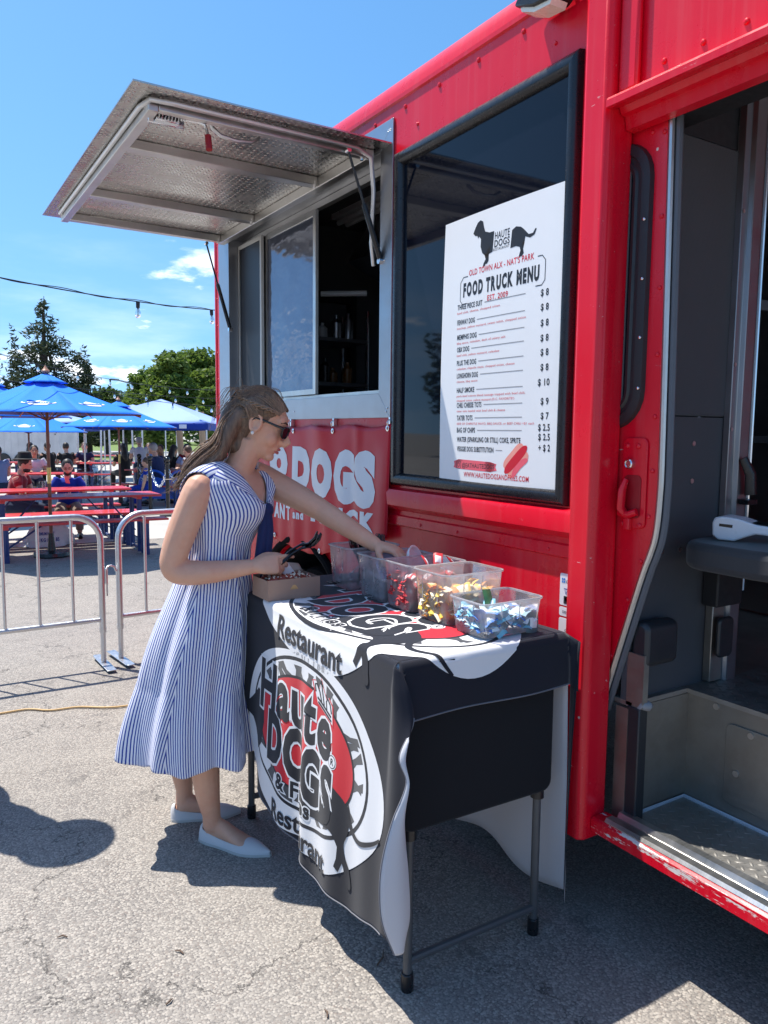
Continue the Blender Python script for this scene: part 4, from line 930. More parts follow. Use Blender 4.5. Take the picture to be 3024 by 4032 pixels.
# ================================================================ FOOD BOX
KRAFT = simple('kraft_board', (.36, .235, .175), .75, vary=.08, bump=.05, bscale=200); KRAFTIN = simple('kraft_inside', (.62, .50, .38), .75, vary=.06)
fbx = thing('food_box', (1.125, 2.44, TZ+.004), 'open brown cardboard food box on the table in front of her', 'box')
bx0, bx1, by0, by1, bz, bh = 1.03, 1.222, 2.372, 2.505, TZ+.0045, .068
for nm, q in (('base', (bx0, bx1, by0, by1, bz, bz+.002)), ('side', (bx0-.002, bx0, by0, by1, bz, bz+bh)), ('side', (bx1, bx1+.002, by0, by1, bz, bz+bh)), ('side', (bx0-.002, bx1+.002, by0-.002, by0, bz, bz+bh+.002)), ('side', (bx0-.002, bx1+.002, by1, by1+.002, bz, bz+bh+.004))):
    mb = MB(); mb.box(*q); mb.build(nm, KRAFT, fbx)
mb = MB(); mb.grid(lambda u, v: (bx0+.05+(bx1-bx0-.05)*u, by1+.002+.035*v, bz+bh+.045*math.sin(v*1.4)*(1-.5*u)), 8, 5); lidf = mb.build('lid_flap', KRAFTIN, fbx); sm = lidf.modifiers.new('t', 'SOLIDIFY'); sm.thickness = .0015
for xx in (1.075, 1.15):
    mb = MB(); mb.box(xx, xx+.02, by0-.006, by0-.0025, bz, bz+.004); mb.build('tab', KRAFT, fbx)
adopt(fbx)
BUN = simple('bread_bun', (.62, .36, .15), .6, vary=.25, vscale=30, bump=.15); SAUS = simple('sausage', (.34, .05, .025), .35, vary=.2); ONI = simple('chopped_onion', (.80, .70, .55), .45, vary=.15); CHIL = simple('chilli_sauce', (.30, .06, .03), .4, vary=.3)
for i, yy in enumerate((2.41, 2.468)):
    hd = thing('hot_dog', (1.125, yy, bz+.03), ['hot dog topped with chopped onion, nearer one in the cardboard box', 'hot dog topped with chopped onion, rear one in the cardboard box'][i], 'hot dog')
    for s_ in (-1, 1):
        mb = MB(); mb.tube([(1.045, yy+s_*.016, bz+.03), (1.055, yy+s_*.018, bz+.034), (1.125, yy+s_*.02, bz+.040), (1.195, yy+s_*.018, bz+.034), (1.207, yy+s_*.016, bz+.03)], [.008, .018, .022, .018, .008], 10); mb.build('bun_half', BUN, hd, 70)
    mb = MB(); mb.tube([(1.04, yy, bz+.052), (1.05, yy, bz+.055), (1.125, yy, bz+.066), (1.20, yy, bz+.055), (1.212, yy, bz+.052)], [.006, .013, .014, .013, .006], 10); mb.build('sausage', SAUS, hd, 70)
    mb = MB(); rnd = random.Random(i)
    for k in range(130):
        x = rnd.uniform(1.05, 1.205); yv = yy+rnd.gauss(0, .012); z = bz+.074-.004*((x-1.125)/.08)**2*2-abs(yv-yy)*.5+rnd.uniform(0, .006); s_ = rnd.uniform(.002, .0042)
        m_ = Matrix.Translation((x, yv, z)) @ Matrix.Rotation(rnd.uniform(0, 3), 4, (rnd.random(), rnd.random(), 1)); mb.cur = rnd.random() < .45
        mb.box(-s_, s_, -s_*.7, s_*.7, -s_*.5, s_*.5, m_)
    mb.mi = [int(k) for k in mb.mi]; stuff(mb.build('chopped_topping', None, hd, None, mats=[ONI, CHIL])); adopt(hd)
mb = MB(); mb.grid(lambda u, v: (1.135+.085*u-.02*v, 2.455+.03*u*v, bz+.055+.055*(1-abs(u-.35)*1.5)*v+.005*math.sin(u*7)), 10, 8); npk = tag(mb.build('paper_napkin', PAPER, None, 60), 'crumpled white napkin tucked in the cardboard box of hot dogs', 'napkin'); npk.modifiers.new('t', 'SOLIDIFY').thickness = .001

# ================================================================ MENU POSTER
POW = simple('poster_white', (.80, .81, .83), .35, vary=.02, coat=.15); INK = simple('ink_black', (.015, .016, .022), .4); INKR = simple('ink_red', (.62, .012, .03), .4); INKG = simple('ink_grey', (.22, .22, .24), .5); INKP = simple('ink_pink', (.83, .12, .16), .45); INKS = simple('ink_salmon', (.85, .33, .27), .45)
def poster_pt(u, v, off=0.0):
    b = .010*math.sin(PI*min(1, max(0, u/.613)))*.6+.006*math.sin(PI*v/.937)
    return Vector((SX-.010-b-off, 2.333-u+.010*(v/.937-.0)*(1-u/.613)*1.2-.008*(1-u/.613), 2.248-v))
mb = MB(); mb.grid(lambda u, v: poster_pt(u*.613, v*.937), 40, 60, True)
poster = tag(mb.build('menu_poster', POW, None, None), 'white food truck menu poster in the black framed window', 'poster')
def pd(sh, mat, off=.0022, name='printed_lettering', cut=.03): return decal(name, (sh[0], sh[1]), lambda u, v: poster_pt(u, v, off*.25), mat, poster, cut)
def ptext(s, u, v, h, width, mat, bold=0.0, align='L', name='printed_lettering'):
    """lettering with its baseline left end at (u, v) (v down), cap height h, squeezed to width"""
    sh = text2d(s, h/.72, bold*.55, space=1.08); xs = [p[0] for p in sh[0]]; x0, w0 = min(xs), max(xs)-min(xs); k = width/w0
    return pd(([(u+(x-x0)*k, v-y) for x, y in sh[0]], [f[::-1] for f in sh[1]]), mat, name=name)
dogf = [(.172, .066), (.182, .050), (.195, .034), (.210, .029), (.224, .036), (.230, .055), (.238, .072), (.262, .080), (.286, .080), (.281, .146), (.262, .150), (.262, .172), (.254, .180), (.246, .180), (.243, .186), (.232, .186), (.236, .176), (.246, .164), (.240, .150), (.226, .140), (.216, .118), (.216, .092), (.206, .082), (.200, .088), (.196, .078), (.184, .076)]
dogr = [(.376, .096), (.395, .088), (.418, .094), (.432, .104), (.455, .124), (.474, .124), (.484, .112), (.490, .113), (.482, .130), (.462, .136), (.440, .128), (.436, .150), (.432, .165), (.436, .178), (.428, .186), (.412, .188), (.416, .178), (.420, .168), (.416, .156), (.398, .150), (.371, .152)]
for q in (dogf, dogr): pd(poly2d(q[::-1]), INK, name='printed_dog')
ptext('HAUTE', .291, .108, .023, .074, INK, .0006); ptext('DOGS', .290, .134, .023, .076, INK, .0010); ptext('RESTAURANT', .284, .146, .009, .082, INK)
ptext("OLD TOWN ALX - NAT'S PARK", .157, .205, .020, .327, INKR, .0006)
def pword(s, u, v, h, width, mat, bold, gap=.16):
    sh = word2d(s, h, width, bold, 0, gap); return pd(([(u+x, v-y) for x, y in sh[0]], [f[::-1] for f in sh[1]]), mat)
pword('FOOD TRUCK MENU', .126, .271, .044, .384, INK, .0034, .20)
ptext('EST. 2009', .263, .303, .018, .105, INKR, .0006)
for pts_ in ([(.150, .205), (.125, .205), (.109, .222), (.109, .283), (.122, .297), (.150, .297)], [(.500, .200), (.520, .200), (.535, .216), (.535, .276), (.522, .290), (.495, .290)]): pd(stroke2d(pts_, .0028), INK, name='printed_bracket')
rows = [('THREE PIECE SUIT', .314, .142, 'beef chili, cheese, chopped onion', .235, '$ 8', .324), ('FENWAY DOG', .367, .102, 'ketchup, yellow mustard, sweet relish, chopped onion', .36, '$ 8', .368), ('MEMPHIS DOG', .419, .113, 'bbq sauce, coleslaw, dash of celery salt', .265, '$ 8', .416), ('OBX DOG', .462, .072, 'beef chili, yellow mustard, coleslaw', .235, '$ 8', .462), ('PLUS THE DOG', .509, .112, 'coleslaw, chipotle mayo, chopped onion, cheese', .31, '$ 8', .506), ('LONGHORN DOG', .554, .122, 'cheese, bbq sauce', .12, '$ 8', .552), ('HALF SMOKE', .605, .102, 'pork-beef coarse blend sausage topped with beef chili,|chopped onion, yellow mustard (D.C. FAVORITE!)', .36, '$ 10', .598), ('CHILI CHEESE TOTS', .658, .142, 'tater tots loaded with beef chili & cheese', .265, '$ 9', .657), ('TATER TOTS', .703, .092, 'SIDE OF CHIPOTLE MAYO, BBQ SAUCE, or BEEF CHILI +$1 each', .40, '$ 7', .702), ('BAG OF CHIPS', .746, .106, None, 0, '$ 2.5', .738), ('WATER (SPARKLING OR STILL) COKE, SPRITE', .779, .338, None, 0, '$ 2.5', .768), ('VEGGIE DOG SUBSTITUTION', .813, .205, None, 0, '+ $ 2', .802)]
for nm, v, w_, sub, sw, pr_, pv in rows:
    u0 = .095+.015*(v-.314)/.5; ptext(nm, u0, v, .0175, w_, INK, .0010)
    if u0+w_+.012 < .45: pd(stroke2d([(u0+w_+.012, v-.008), (.452 if nm[0] != 'V' else .36, v-.008)], .0022), INKG, name='printed_rule')
    if sub:
        for k, ln in enumerate(sub.split('|')): ptext(ln, u0, v+.0160+.016*k, .0078, sw-(.05 if k else 0), INKR, 0)
    ptext(pr_, .520+.02*(v-.314)/.5-(.012 if len(pr_) > 3 else 0), pv, .021, .034 if len(pr_) < 4 else .050, INK, .0012)
brush = [(.092, .850), (.12, .842), (.30, .846), (.332, .852), (.326, .862), (.334, .874), (.30, .880), (.11, .876), (.090, .872), (.096, .862)]
pd(poly2d(brush[::-1]), INKP, .0018, 'printed_brush_stroke'); ptext('@EATHAUTEDOGS', .142, .870, .016, .178, INK, .0006)
pd(stroke2d([(x, y) for x, y in rrect(.108, .134, .849, .875, .007)]+[rrect(.108, .134, .849, .875, .007)[0]], .0022), INK, name='printed_icon'); pd(stroke2d([(.121+.0065*math.cos(a), .862+.0065*math.sin(a)) for a in [2*PI*i/16 for i in range(17)]], .0022), INK, name='printed_icon')
ptext('WWW.HAUTEDOGSANDFRIES.COM', .152, .903, .018, .335, INKR, .0006)
def sausage2d(c, L, w, ang, bend, n=16):
    P_ = []
    for i in range(n+1):
        t_ = (i/n-.5)*L; P_.append((c[0]+t_*math.cos(ang)-bend*math.cos(PI*t_/L)*math.sin(ang), c[1]-t_*math.sin(ang)-bend*math.cos(PI*t_/L)*math.cos(ang)))
    return stroke2d(P_, [w*math.sqrt(max(.05, 1-((2*i/n-1)**4))) for i in range(n+1)])
pd(sausage2d((.413, .822), .118, .040, .72, -.004), INKS, .0020, 'printed_hot_dog'); pd(sausage2d((.438, .852), .118, .046, .72, .008), INKS, .0022, 'printed_hot_dog'); pd(sausage2d((.446, .862), .095, .022, .72, .010), INKP, .0025, 'printed_hot_dog'); pd(sausage2d((.425, .834), .138, .031, .72, .000), INKR, .0029, 'printed_hot_dog')

# ================================================================ BANNER
VIN = NT('banner_vinyl'); VIN.set(base=VIN.mix(VIN.noise(3, 4), (.56, .004, .018), (.62, .006, .024)), rough=VIN.ramp(VIN.noise(6, 4), .3, .7, .32, .48), spec=.35); VIN.bump(VIN.noise(6, 3), .1, .01); BANR = VIN.m
BANW = simple('banner_white', (.74, .755, .80), .35, vary=.03)
BY0, BY1, BZ0, BZ1 = 2.660, 4.30, .905, 1.535
def banner_pt(s, t_, off=0.0):
    """s 0..1 from the near end, t 0 top .. 1 bottom"""
    y = BY0+(BY1-BY0)*s
    z1 = BZ1+.010*abs(math.sin(s*PI*4.6))*-1.6; z0 = lerp([(0, 1.066), (.16, 1.0), (.36, .912), (.44, .898), (.75, .925), (1, .92)], s)
    x = SX-.022-.012*t_-.010*math.sin(s*26+.4)*(.25+t_)*.6-.006*math.sin(s*61)*t_-.022*math.exp(-((s-.38)/.05)**2)*(1-t_)-.010*math.exp(-((s-.165)/.02)**2)*(1-t_*.4)
    return Vector((x-off, y, z1+(z0-z1)*t_))
mb = MB(); mb.grid(lambda u, v: banner_pt(u, v), 90, 26); ban = tag(mb.build('vinyl_banner', BANR, None, 70), 'red vinyl banner with white lettering hung below the serving hatch', 'banner'); ban.modifiers.new('t', 'SOLIDIFY').thickness = .001
def bt(s, y_left, z, h, width, bold):
    sh = word2d(s, h, width, bold, 0, .16); x0, k = 0, 1
    def mp(a, b):
        y = y_left-a; s_ = (y-BY0)/(BY1-BY0); zz = z+b
        z1, z0 = banner_pt(s_, 0).z, banner_pt(s_, 1).z; return banner_pt(s_, (z1-zz)/(z1-z0), .0016)
    decal('printed_lettering', ([((x-x0)*k, y) for x, y in sh[0]], sh[1]), mp, BANW, ban, .03)
for ch, yl, zb, hh, ww in (('O', 3.865, 1.262, .145, .215), ('D', 3.585, 1.225, .185, .205), ('O', 3.365, 1.205, .200, .215), ('G', 3.138, 1.200, .205, .190), ('S', 2.955, 1.195, .210, .190)): bt(ch, yl, zb, hh, ww, .024)
bt('RESTAURANT', 4.27, 1.045, .075, .66, .006); bt('and', 3.555, 1.062, .040, .10, .004); bt('TRUCK', 3.40, 1.072, .078, .635, .009)
BALUM = CHROME
for s_, t_ in ((.012, .035), (.30, .03), (.56, .03), (.385, .975), (.70, .965), (.985, .04)):
    p_ = banner_pt(s_, t_, .002); mb = MB(); mb.lathe([(.006, 0), (.0125, 0), (.013, .002), (.011, .0035), (.007, .003), (.006, 0)], n=16, cap=False); g_ = mb.build('eyelet', CHROME, ban, 60); g_.location = p_; g_.rotation_euler = (0, -PI/2, 0)
for yy in (2.675, 3.16, 3.62, 4.28):
    mb = MB(); mb.box(SX-.022, SX-.002, yy-.006, yy+.006, 1.525, 1.562); mb.tube([(SX-.022, yy, 1.553), (SX-.032, yy, 1.54), (SX-.028, yy, 1.522)], .003, 6); tag(mb.build('banner_clip', CHROME, None, bevel=.002), {2.675: 'small metal clip holding the near top corner of the banner', 3.16: 'small metal clip on the banner top above the letter O', 3.62: 'small metal clip on the banner top behind her head', 4.28: 'small metal clip holding the far top corner of the banner'}[yy], 'clip')

# ================================================================ PAYMENT STICKERS AND CARD TERMINAL
STW = simple('sticker_white', (.78, .79, .81), .4, vary=.02); STB = simple('sticker_blue', (.03, .22, .62), .4)
def sticker(z0, z1, label, items):
    mb = MB(); mb.prism(rrect(1.640, 1.705, z0, z1, .006), yz(SX-.0005, SX-.0018)); o = orient(mb.build('payment_sticker', STW, None)); tag(o, label, 'sticker')
    for kind, a, b, c, d, m_ in items:
        fn = lambda x, y: (SX-.0026, 1.705-x, z1-y)
        if kind == 't': sh = text2d(a, d/.72, .0004); decal('printed_lettering', ([(b+x, c-y) for x, y in sh[0]], [f[::-1] for f in sh[1]]), fn, m_, o)
        elif kind == 'r': decal('printed_mark', poly2d([(a, b), (a, d), (c, d), (c, b)]), fn, m_, o)
        else: decal('printed_mark', ell2d(a, b, c, d, 16), lambda x, y: (SX-.0026-m_[1], 1.705-x, z1-y), m_[0], o)
NAVY = simple('ink_navy', (.03, .06, .28), .4); ORG = simple('ink_orange', (.80, .30, .05), .4); VIOL = simple('ink_violet', (.45, .10, .38), .4)
sticker(.972, 1.072, 'white card payment sticker at the top beside the pillar', [('r', .008, .015, .014, .021, STB), ('r', .016, .015, .022, .021, STB), ('r', .008, .023, .014, .029, STB), ('r', .016, .023, .022, .029, STB), ('t', 'clover', .025, .029, .014, INKG), ('r', .018, .046, .056, .049, NAVY), ('t', 'VISA', .022, .065, .012, NAVY), ('r', .018, .070, .056, .094, INK), ('e', .031, .080, .008, .008, (VIOL, 0)), ('e', .042, .080, .008, .008, (ORG, .0004))])
sticker(.938, .966, 'narrow white payment sticker second from the top', [('t', 'DISCOVER', .014, .018, .008, INKG)])
sticker(.868, .932, 'white payment sticker with pale logos, third from the top', [('t', 'Pay', .034, .024, .010, INKG), ('t', 'G Pay', .026, .042, .009, INKG), ('t', 'pay', .034, .056, .008, STB)])
sticker(.826, .862, 'small white payment sticker with blue square at the bottom', [('r', .028, .006, .056, .030, STB)])
term = thing('card_terminal', (2.12, 1.36, 1.197), 'white handheld card payment terminal lying on the black seat', 'card terminal')
mt = Matrix.Translation((2.035, 1.385, 1.1985)) @ Matrix.Rotation(rad(-72), 4, 'Z') @ Matrix.Scale(1.12, 4)
def tp(x, y, z): return mt @ Vector((x, y, z))
prof = [(-.005, .012), (.01, 0), (.05, 0), (.075, .012), (.10, .022), (.20, .018), (.205, .03), (.20, .038), (.10, .046), (.06, .058), (.02, .062), (0, .058), (-.006, .045)]
mb = MB(); mb.prism(prof, lambda a, b, k: tp(a, (-.038, .038)[k], b)); orient(mb.build('terminal_body', WHITEP, term, 40, bevel=.008, seg=3))
mb = MB(); mb.add([tp(.085, -.03, .0500), tp(.19, -.03, .0400), tp(.19, .03, .0400), tp(.085, .03, .0500)], [(0, 1, 2, 3)]); mb.build('screen', BLACKPL, term)
mb = MB(); mb.add([tp(.012, -.0385, .036), tp(.045, -.0385, .034), tp(.045, -.0385, .042), tp(.012, -.0385, .043)], [(0, 1, 2, 3)]); mb.build('port', BLACKPL, term)
mb = MB(); mb.lathe([(.004, 0), (.004, .001)], (0, 0, 0), 10); pb = mb.build('port', BLACKPL, term); pb.location = tp(-.0055, -.02, .045); pb.rotation_euler = (0, -PI/2, rad(-72))
adopt(term)

# ================================================================ CROWD BARRIERS, CORD
def barrier(x0, y0, x1, y1, label):
    """steel crowd barrier from its hidden or cut end (x0, y0) to the end at (x1, y1)"""
    root = thing('crowd_barrier', (x1, y1, 0), label, 'barrier', 'steel crowd barriers')
    d = Vector((x1-x0, y1-y0, 0)); L = d.length; d.normalize(); n = Vector((-d.y, d.x, 0))
    def pt(s, z): return Vector((x0, y0, 0))+d*s+Vector((0, 0, z))
    r = .16; path = [pt(L, .22), pt(L, .955-r)]+[pt(L-r+r*math.cos(a), .955-r+r*math.sin(a)) for a in [PI/2*i/8 for i in range(1, 9)]]+[pt(r, .955)]+[pt(r-r*math.sin(a), .955-r+r*math.cos(a)) for a in [PI/2*i/8 for i in range(1, 9)]]+[pt(0, .22)]
    mb = MB(); mb.tube(path, .0205, 12); mb.build('frame_tube', GALV, root, 60)
    mb = MB(); mb.tube([pt(.01, .285), pt(L-.01, .285)], .0165, 10); mb.build('lower_rail', GALV, root, 60)
    k = int(L/.195)
    for i in range(1, k+1):
        s = L-.195*i+.02
        if s < .05: continue
        mb = MB(); mb.tube([pt(s, .29), pt(s, .95)], .0095, 8); mb.build('bar', GALV, root, 60)
    for s in (0, L):
        mb = MB(); mb.tube([pt(s, .012), pt(s, .25)], .017, 10); lg = mb.build('leg', GALV, root, 60)
        c = pt(s, 0); q = [(-.025, -.20, 0), (.025, -.20, 0), (.034, .20, 0), (-.034, .20, 0)]
        mb = MB(); pr = [(-.03, -.21), (.03, -.21), (.03, .17), (.02, .19), (-.02, .19), (-.03, .17)]
        mb.prism(pr, lambda a, b, k_: c+d*a*.95+n*b+Vector((0, 0, (.003, .009)[k_]))); orient(mb.build('foot_plate', GALV, root, bevel=.002))
        mb = MB(); mb.tube([pt(s, .205), pt(s, .235)], .0225, 12); mb.build('collar', GALV, root)
    adopt(root); return root
b1 = barrier(-.95, 5.00, 1.045, 5.05, 'galvanised crowd barrier at the left edge of the photo'); b2 = barrier(3.2, 5.28, 1.162, 5.085, 'galvanised crowd barrier partly hidden behind her')
mb = MB(); mb.tube([(1.068, 5.05, .60), (1.085, 5.055, .625), (1.105, 5.06, .63), (1.128, 5.068, .622), (1.140, 5.07, .59)], .007, 8); mb.tube([(1.072, 5.045, .52), (1.072, 5.045, .615)], .012, 8); mb.tube([(1.076, 5.04, .44), (1.076, 5.04, .53)], .005, 6); o = mb.build('hook', GALV, b1, 60); adopt(b1)
CORDM = simple('orange_cord', (.62, .40, .17), .5)
pts = [(-.6, 4.46, .006), (.1, 4.41, .006), (.377, 4.389, .006), (.51, 4.382, .006), (.613, 4.305, .006), (.749, 4.282, .006), (.876, 4.199, .006), (1.002, 4.166, .006), (1.3, 4.15, .006), (2.0, 4.2, .006)]
mb = MB(); mb.tube(cr(pts, 8), .0055, 8); tag(mb.build('extension_cord', CORDM, None, 60), 'orange extension cord snaking across the asphalt behind her', 'cord')

# ================================================================ BEER GARDEN TABLES AND BENCHES
REDTOP = simple('red_bench_paint', (.60, .045, .05), .38, vary=.15, vscale=6, coat=.2); BLUELEG = simple('blue_leg_paint', (.016, .045, .16), .4, vary=.2)
def trestle(name, length, width, height, label, cat, group, loc, rz=0.0):
    root = thing(name, loc, label, cat, group, rz)
    L, W, H = length/2, width/2, height
    mb = MB(); mb.box(-L, L, -W, W, H-.028, H); mb.build('top', REDTOP, root, bevel=.006)
    for s in (-1, 1):
        xx = s*(L-.28)
        mb = MB(); mb.box(xx-.03, xx+.03, -W*.86, W*.86, H-.062, H-.0285); mb.build('batten', REDTOP, root)
        yo = W*.72
        mb = MB(); fr = [(xx, -yo, H-.06), (xx, -yo, .10), (xx, -yo+.04, .045), (xx, 0, .035), (xx, yo-.04, .045), (xx, yo, .10), (xx, yo, H-.06)]
        mb.tube(fr, .021, 8, sy=.75); mb.build('leg_frame', BLUELEG, root, 50)
        for y in (-yo, yo):
            mb = MB(); mb.box(xx-.03, xx+.03, y-.012, y+.012, 0.0, H-.062); mb.build('leg', BLUELEG, root)
        mb = MB(); mb.tube([(xx-s*.01, -.03, H*.35), (xx-s*.40, -.03, H-.04)], .007, 6); mb.build('brace', BLUELEG, root); mb = MB(); mb.tube([(xx-s*.01, .03, H*.35), (xx-s*.40, .03, H-.04)], .007, 6); mb.build('brace', BLUELEG, root)
    return root
def tset(cx, cy, rz, tl, gtl, benches):
    c, s = math.cos(rz), math.sin(rz)
    z = lambda x, y: gz(x, y)
    if tl: trestle('beer_garden_table', 2.2, .60, .765, tl, 'table', gtl, (cx, cy, z(cx, cy)), rz)
    for off, lab in benches:
        x, y = cx-s*off, cy+c*off; trestle('beer_garden_bench', 2.2, .25, .47, lab, 'bench', 'red benches in the beer garden', (x, y, z(x, y)), rz)
GT = 'red tables in the beer garden'
tset(1.84, 10.62, rad(-1.5), 'red folding table nearest the crowd barrier', GT, ((-.52, 'red bench nearest the crowd barrier'), (.58, 'red bench behind the nearest red table')))
tset(1.80, 12.05, rad(-1), 'red folding table where the two men sit', GT, ((-.56, 'red bench in front of the seated men'), (.56, 'red bench the two seated men use')))
tset(3.55, 23.6, rad(-22), 'red folding table before the white trailer', GT, ((-.56, 'red bench in front of the table by the white trailer'),))
tset(5.3, 22.6, rad(-8), 'red folding table left of the white shirted man', GT, ((-.58, 'red bench in front of the table by the white shirted man'),))
tset(6.9, 30.5, rad(-20), 'farthest red folding table beyond the kegs', GT, ())
tset(2.3, 17.0, rad(-12), 'red folding table behind the man in blue', GT, ((-.6, 'red bench just behind the man in blue'),))
tset(5.1, 17.3, rad(-62), 'red folding table of the crowded group', GT, ((-.55, 'red bench of the man in navy'), (.55, 'red bench on the far side of the crowded table')))

# ================================================================ PARASOLS
def cloth_blue(name, c): return make_fabric(name, c, 200, .75, .08, .05, .1)
UB = cloth_blue('parasol_blue', (.006, .20, .86)); TB_ = cloth_blue('tent_blue', (.30, .42, .80)); TV = cloth_blue('tent_valance', (.012, .045, .30)); UBI = cloth_blue('parasol_underside_shade', (.006, .03, .30))  # parasol underside: same cloth, its shade put into a darker blue
WOOD = simple('varnished_wood', (.22, .075, .045), .4, vary=.25); BRASS = simple('brass', (.55, .42, .16), .3, metal=1.0); LOGOW = simple('logo_white', (.78, .80, .82), .7, vary=.03); COPPER = simple('finial', (.40, .20, .12), .4)
def parasol(x, y, apex, rim, R_, rot, label, logos=(0, 2, 4, 6)):
    z0 = gz(x, y); root = thing('parasol', (x, y, z0), label, 'parasol', 'blue parasols in the beer garden', rot)
    n = 8
    def cp(a, r):                            # canopy point: angle index a (float), radius fraction r
        k = a-math.floor(a); sc = 1/ (math.cos((k-.5)*2*PI/n)/math.cos(PI/n)) if False else 1.0
        a0, a1 = 2*PI*math.floor(a)/n, 2*PI*(math.floor(a)+1)/n
        px = math.cos(a0)*(1-k)+math.cos(a1)*k; py = math.sin(a0)*(1-k)+math.sin(a1)*k
        sag = .035*R_*math.sin(PI*r)*(.4+.6*math.sin(PI*k))
        return Vector((px*R_*r, py*R_*r, apex+(rim-apex)*r-sag))
    mb = MB()
    for i in range(n): mb.grid(lambda u, v: cp(i+u*.9999, .10+.90*v), 6, 8, True)
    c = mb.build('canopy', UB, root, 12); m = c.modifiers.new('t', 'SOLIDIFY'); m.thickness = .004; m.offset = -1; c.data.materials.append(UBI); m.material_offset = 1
    mb = MB()
    for i in range(n): mb.grid(lambda u, v: cp(i+u*.9999, .02+.20*v)*1.0+Vector((0, 0, .055-.012*v+.018*math.sin(PI*u)*v)), 4, 4, True)
    vv = mb.build('vent', UB, root, 12); vv.modifiers.new('t', 'SOLIDIFY').thickness = .003
    mb = MB(); mb.tube([(0, 0, 0), (0, 0, 1.02)], .022, 12); mb.build('pole', WOOD, root)
    mb = MB(); mb.tube([(0, 0, 1.0), (0, 0, apex+.03)], .021, 12); mb.build('upper_pole', WOOD, root)
    mb = MB(); mb.tube([(0, 0, .93), (0, 0, 1.13)], .0245, 12); mb.build('ferrule', BRASS, root)
    mb = MB(); mb.lathe([(.02, 0), (.045, .01), (.05, .03), (.03, .05), (.012, .08), (.001, .10)], (0, 0, apex+.05), 14); mb.build('finial', COPPER, root)
    for i in range(n):
        q = cp(i, 1.0)+Vector((0, 0, -.015)); mb = MB(); mb.tube([cp(i, r_)+Vector((0, 0, -.028)) for r_ in (.08, .3, .5, .7, .9, .99)], .009, 6); mb.build('rib', WOOD, root)
        mb = MB(); mb.tube([(0.02*math.cos(2*PI*i/n), .02*math.sin(2*PI*i/n), apex-.55*(apex-rim)-.28), cp(i, .52)+Vector((0, 0, -.02))], .008, 6); mb.build('strut', WOOD, root)
    mb = MB(); mb.lathe([(.20, 0), (.22, .02), (.21, .06), (.05, .08), (.03, .30), (.001, .30)], (0, 0, 0), 20); mb.build('base', BLACKPL, root)
    for i in logos:                          # white kite mark with a lettered band
        def mp(X, Y, off=.006):
            r_ = .70-Y/(R_*1.15); k = .5+X/(2*R_*r_*math.sin(PI/n)); p = cp(i+max(.001, min(.999, k)), r_); q1 = cp(i+.5, r_); return p+Vector((q1.x, q1.y, 2.0)).normalized()*off
        kite = [(-.17, .0), (0, .145), (.17, .0), (.20, .035), (.21, -.02), (.13, -.03), (.10, -.085), (-.10, -.085), (-.13, -.03), (-.21, -.02), (-.20, .035)]
        k_ = R_/1.35
        decal('logo', poly2d([(a*k_, b*k_) for a, b in kite]), mp, LOGOW, root, .1*k_)
        decal('logo_band', poly2d([(a*k_, b*k_) for a, b in [(-.155, -.02), (.155, -.02), (.165, .03), (-.165, .03)]]), lambda a, b: mp(a, b, .010), UB, root, .1*k_)
        decal('logo_lettering', xf(word2d('PORT CITY', .036*k_, .27*k_, .002), -.135*k_, -.013*k_), lambda a, b: mp(a, b, .014), LOGOW, root, .1*k_)
    return root
parasol(1.56, 10.42, 2.25, 1.80, 1.22, rad(8), 'large blue parasol with white logos over the nearest red tables', (1, 3, 4, 5, 6, 7))
parasol(4.05, 17.4, 2.24, 1.72, 1.27, rad(14), 'blue parasol in front of the pale blue canopy tent', (3, 4, 5, 6)); parasol(1.35, 15.6, 2.52, 1.86, 1.42, rad(30), 'blue parasol cut by the left edge of the photo', (5, 6))
parasol(2.55, 19.8, 2.15, 1.60, 1.4, rad(10), 'blue parasol seen below the large parasol near the trailer', (5,))

# ================================================================ CANOPY TENTS
def tent(cx, cy, w, apex, eave, val, rz, label, mid=.62):
    z0 = gz(cx, cy); root = thing('canopy_tent', (cx, cy, z0), label, 'tent', 'pale blue canopy tents', rz); h = w/2
    mb = MB(); C4 = [(-h, -h), (h, -h), (h, h), (-h, h)]
    for i in range(4):
        a, b = C4[i], C4[(i+1) % 4]
        def f(u, v):
            e = Vector((a[0]+(b[0]-a[0])*u, a[1]+(b[1]-a[1])*u, 0)); r_ = 1-v; zz = eave+(apex-eave)*(v**.9)-.05*math.sin(PI*u)*math.sin(PI*v)*1.4-.02*math.sin(PI*u)*(1-v)
            return Vector((e.x*r_, e.y*r_, zz))
        mb.grid(f, 10, 8)
    c = mb.build('roof', TB_, root, 20); c.modifiers.new('t', 'SOLIDIFY').thickness = .004
    for i in range(4):
        a, b = C4[i], C4[(i+1) % 4]; mb = MB(); mb.grid(lambda u, v: (a[0]+(b[0]-a[0])*u, a[1]+(b[1]-a[1])*u, eave-.02*math.sin(PI*u)-val*v+.006*math.sin(u*40)*v), 24, 3); o = mb.build('valance', TV, root, 60); o.modifiers.new('t', 'SOLIDIFY').thickness = .006
    for a in C4:
        mb = MB(); mb.tube([(a[0]*.985, a[1]*.985, 0), (a[0]*.985, a[1]*.985, eave)], .02, 8); mb.build('leg', GALV, root)
        mb = MB(); mb.tube([(a[0]*.98, a[1]*.98, eave-.01), (0, 0, apex-.03)], .012, 6); mb.build('roof_rib', GALV, root)
    mb = MB(); mb.add([(h*.55, -h-.012, eave-val*.8), (h*.67, -h-.012, eave-val*.8), (h*.67, -h-.012, eave-val*.25), (h*.55, -h-.012, eave-val*.25)], [(0, 1, 2, 3)]); mb.build('valance_badge', LOGOW, root)
    return root
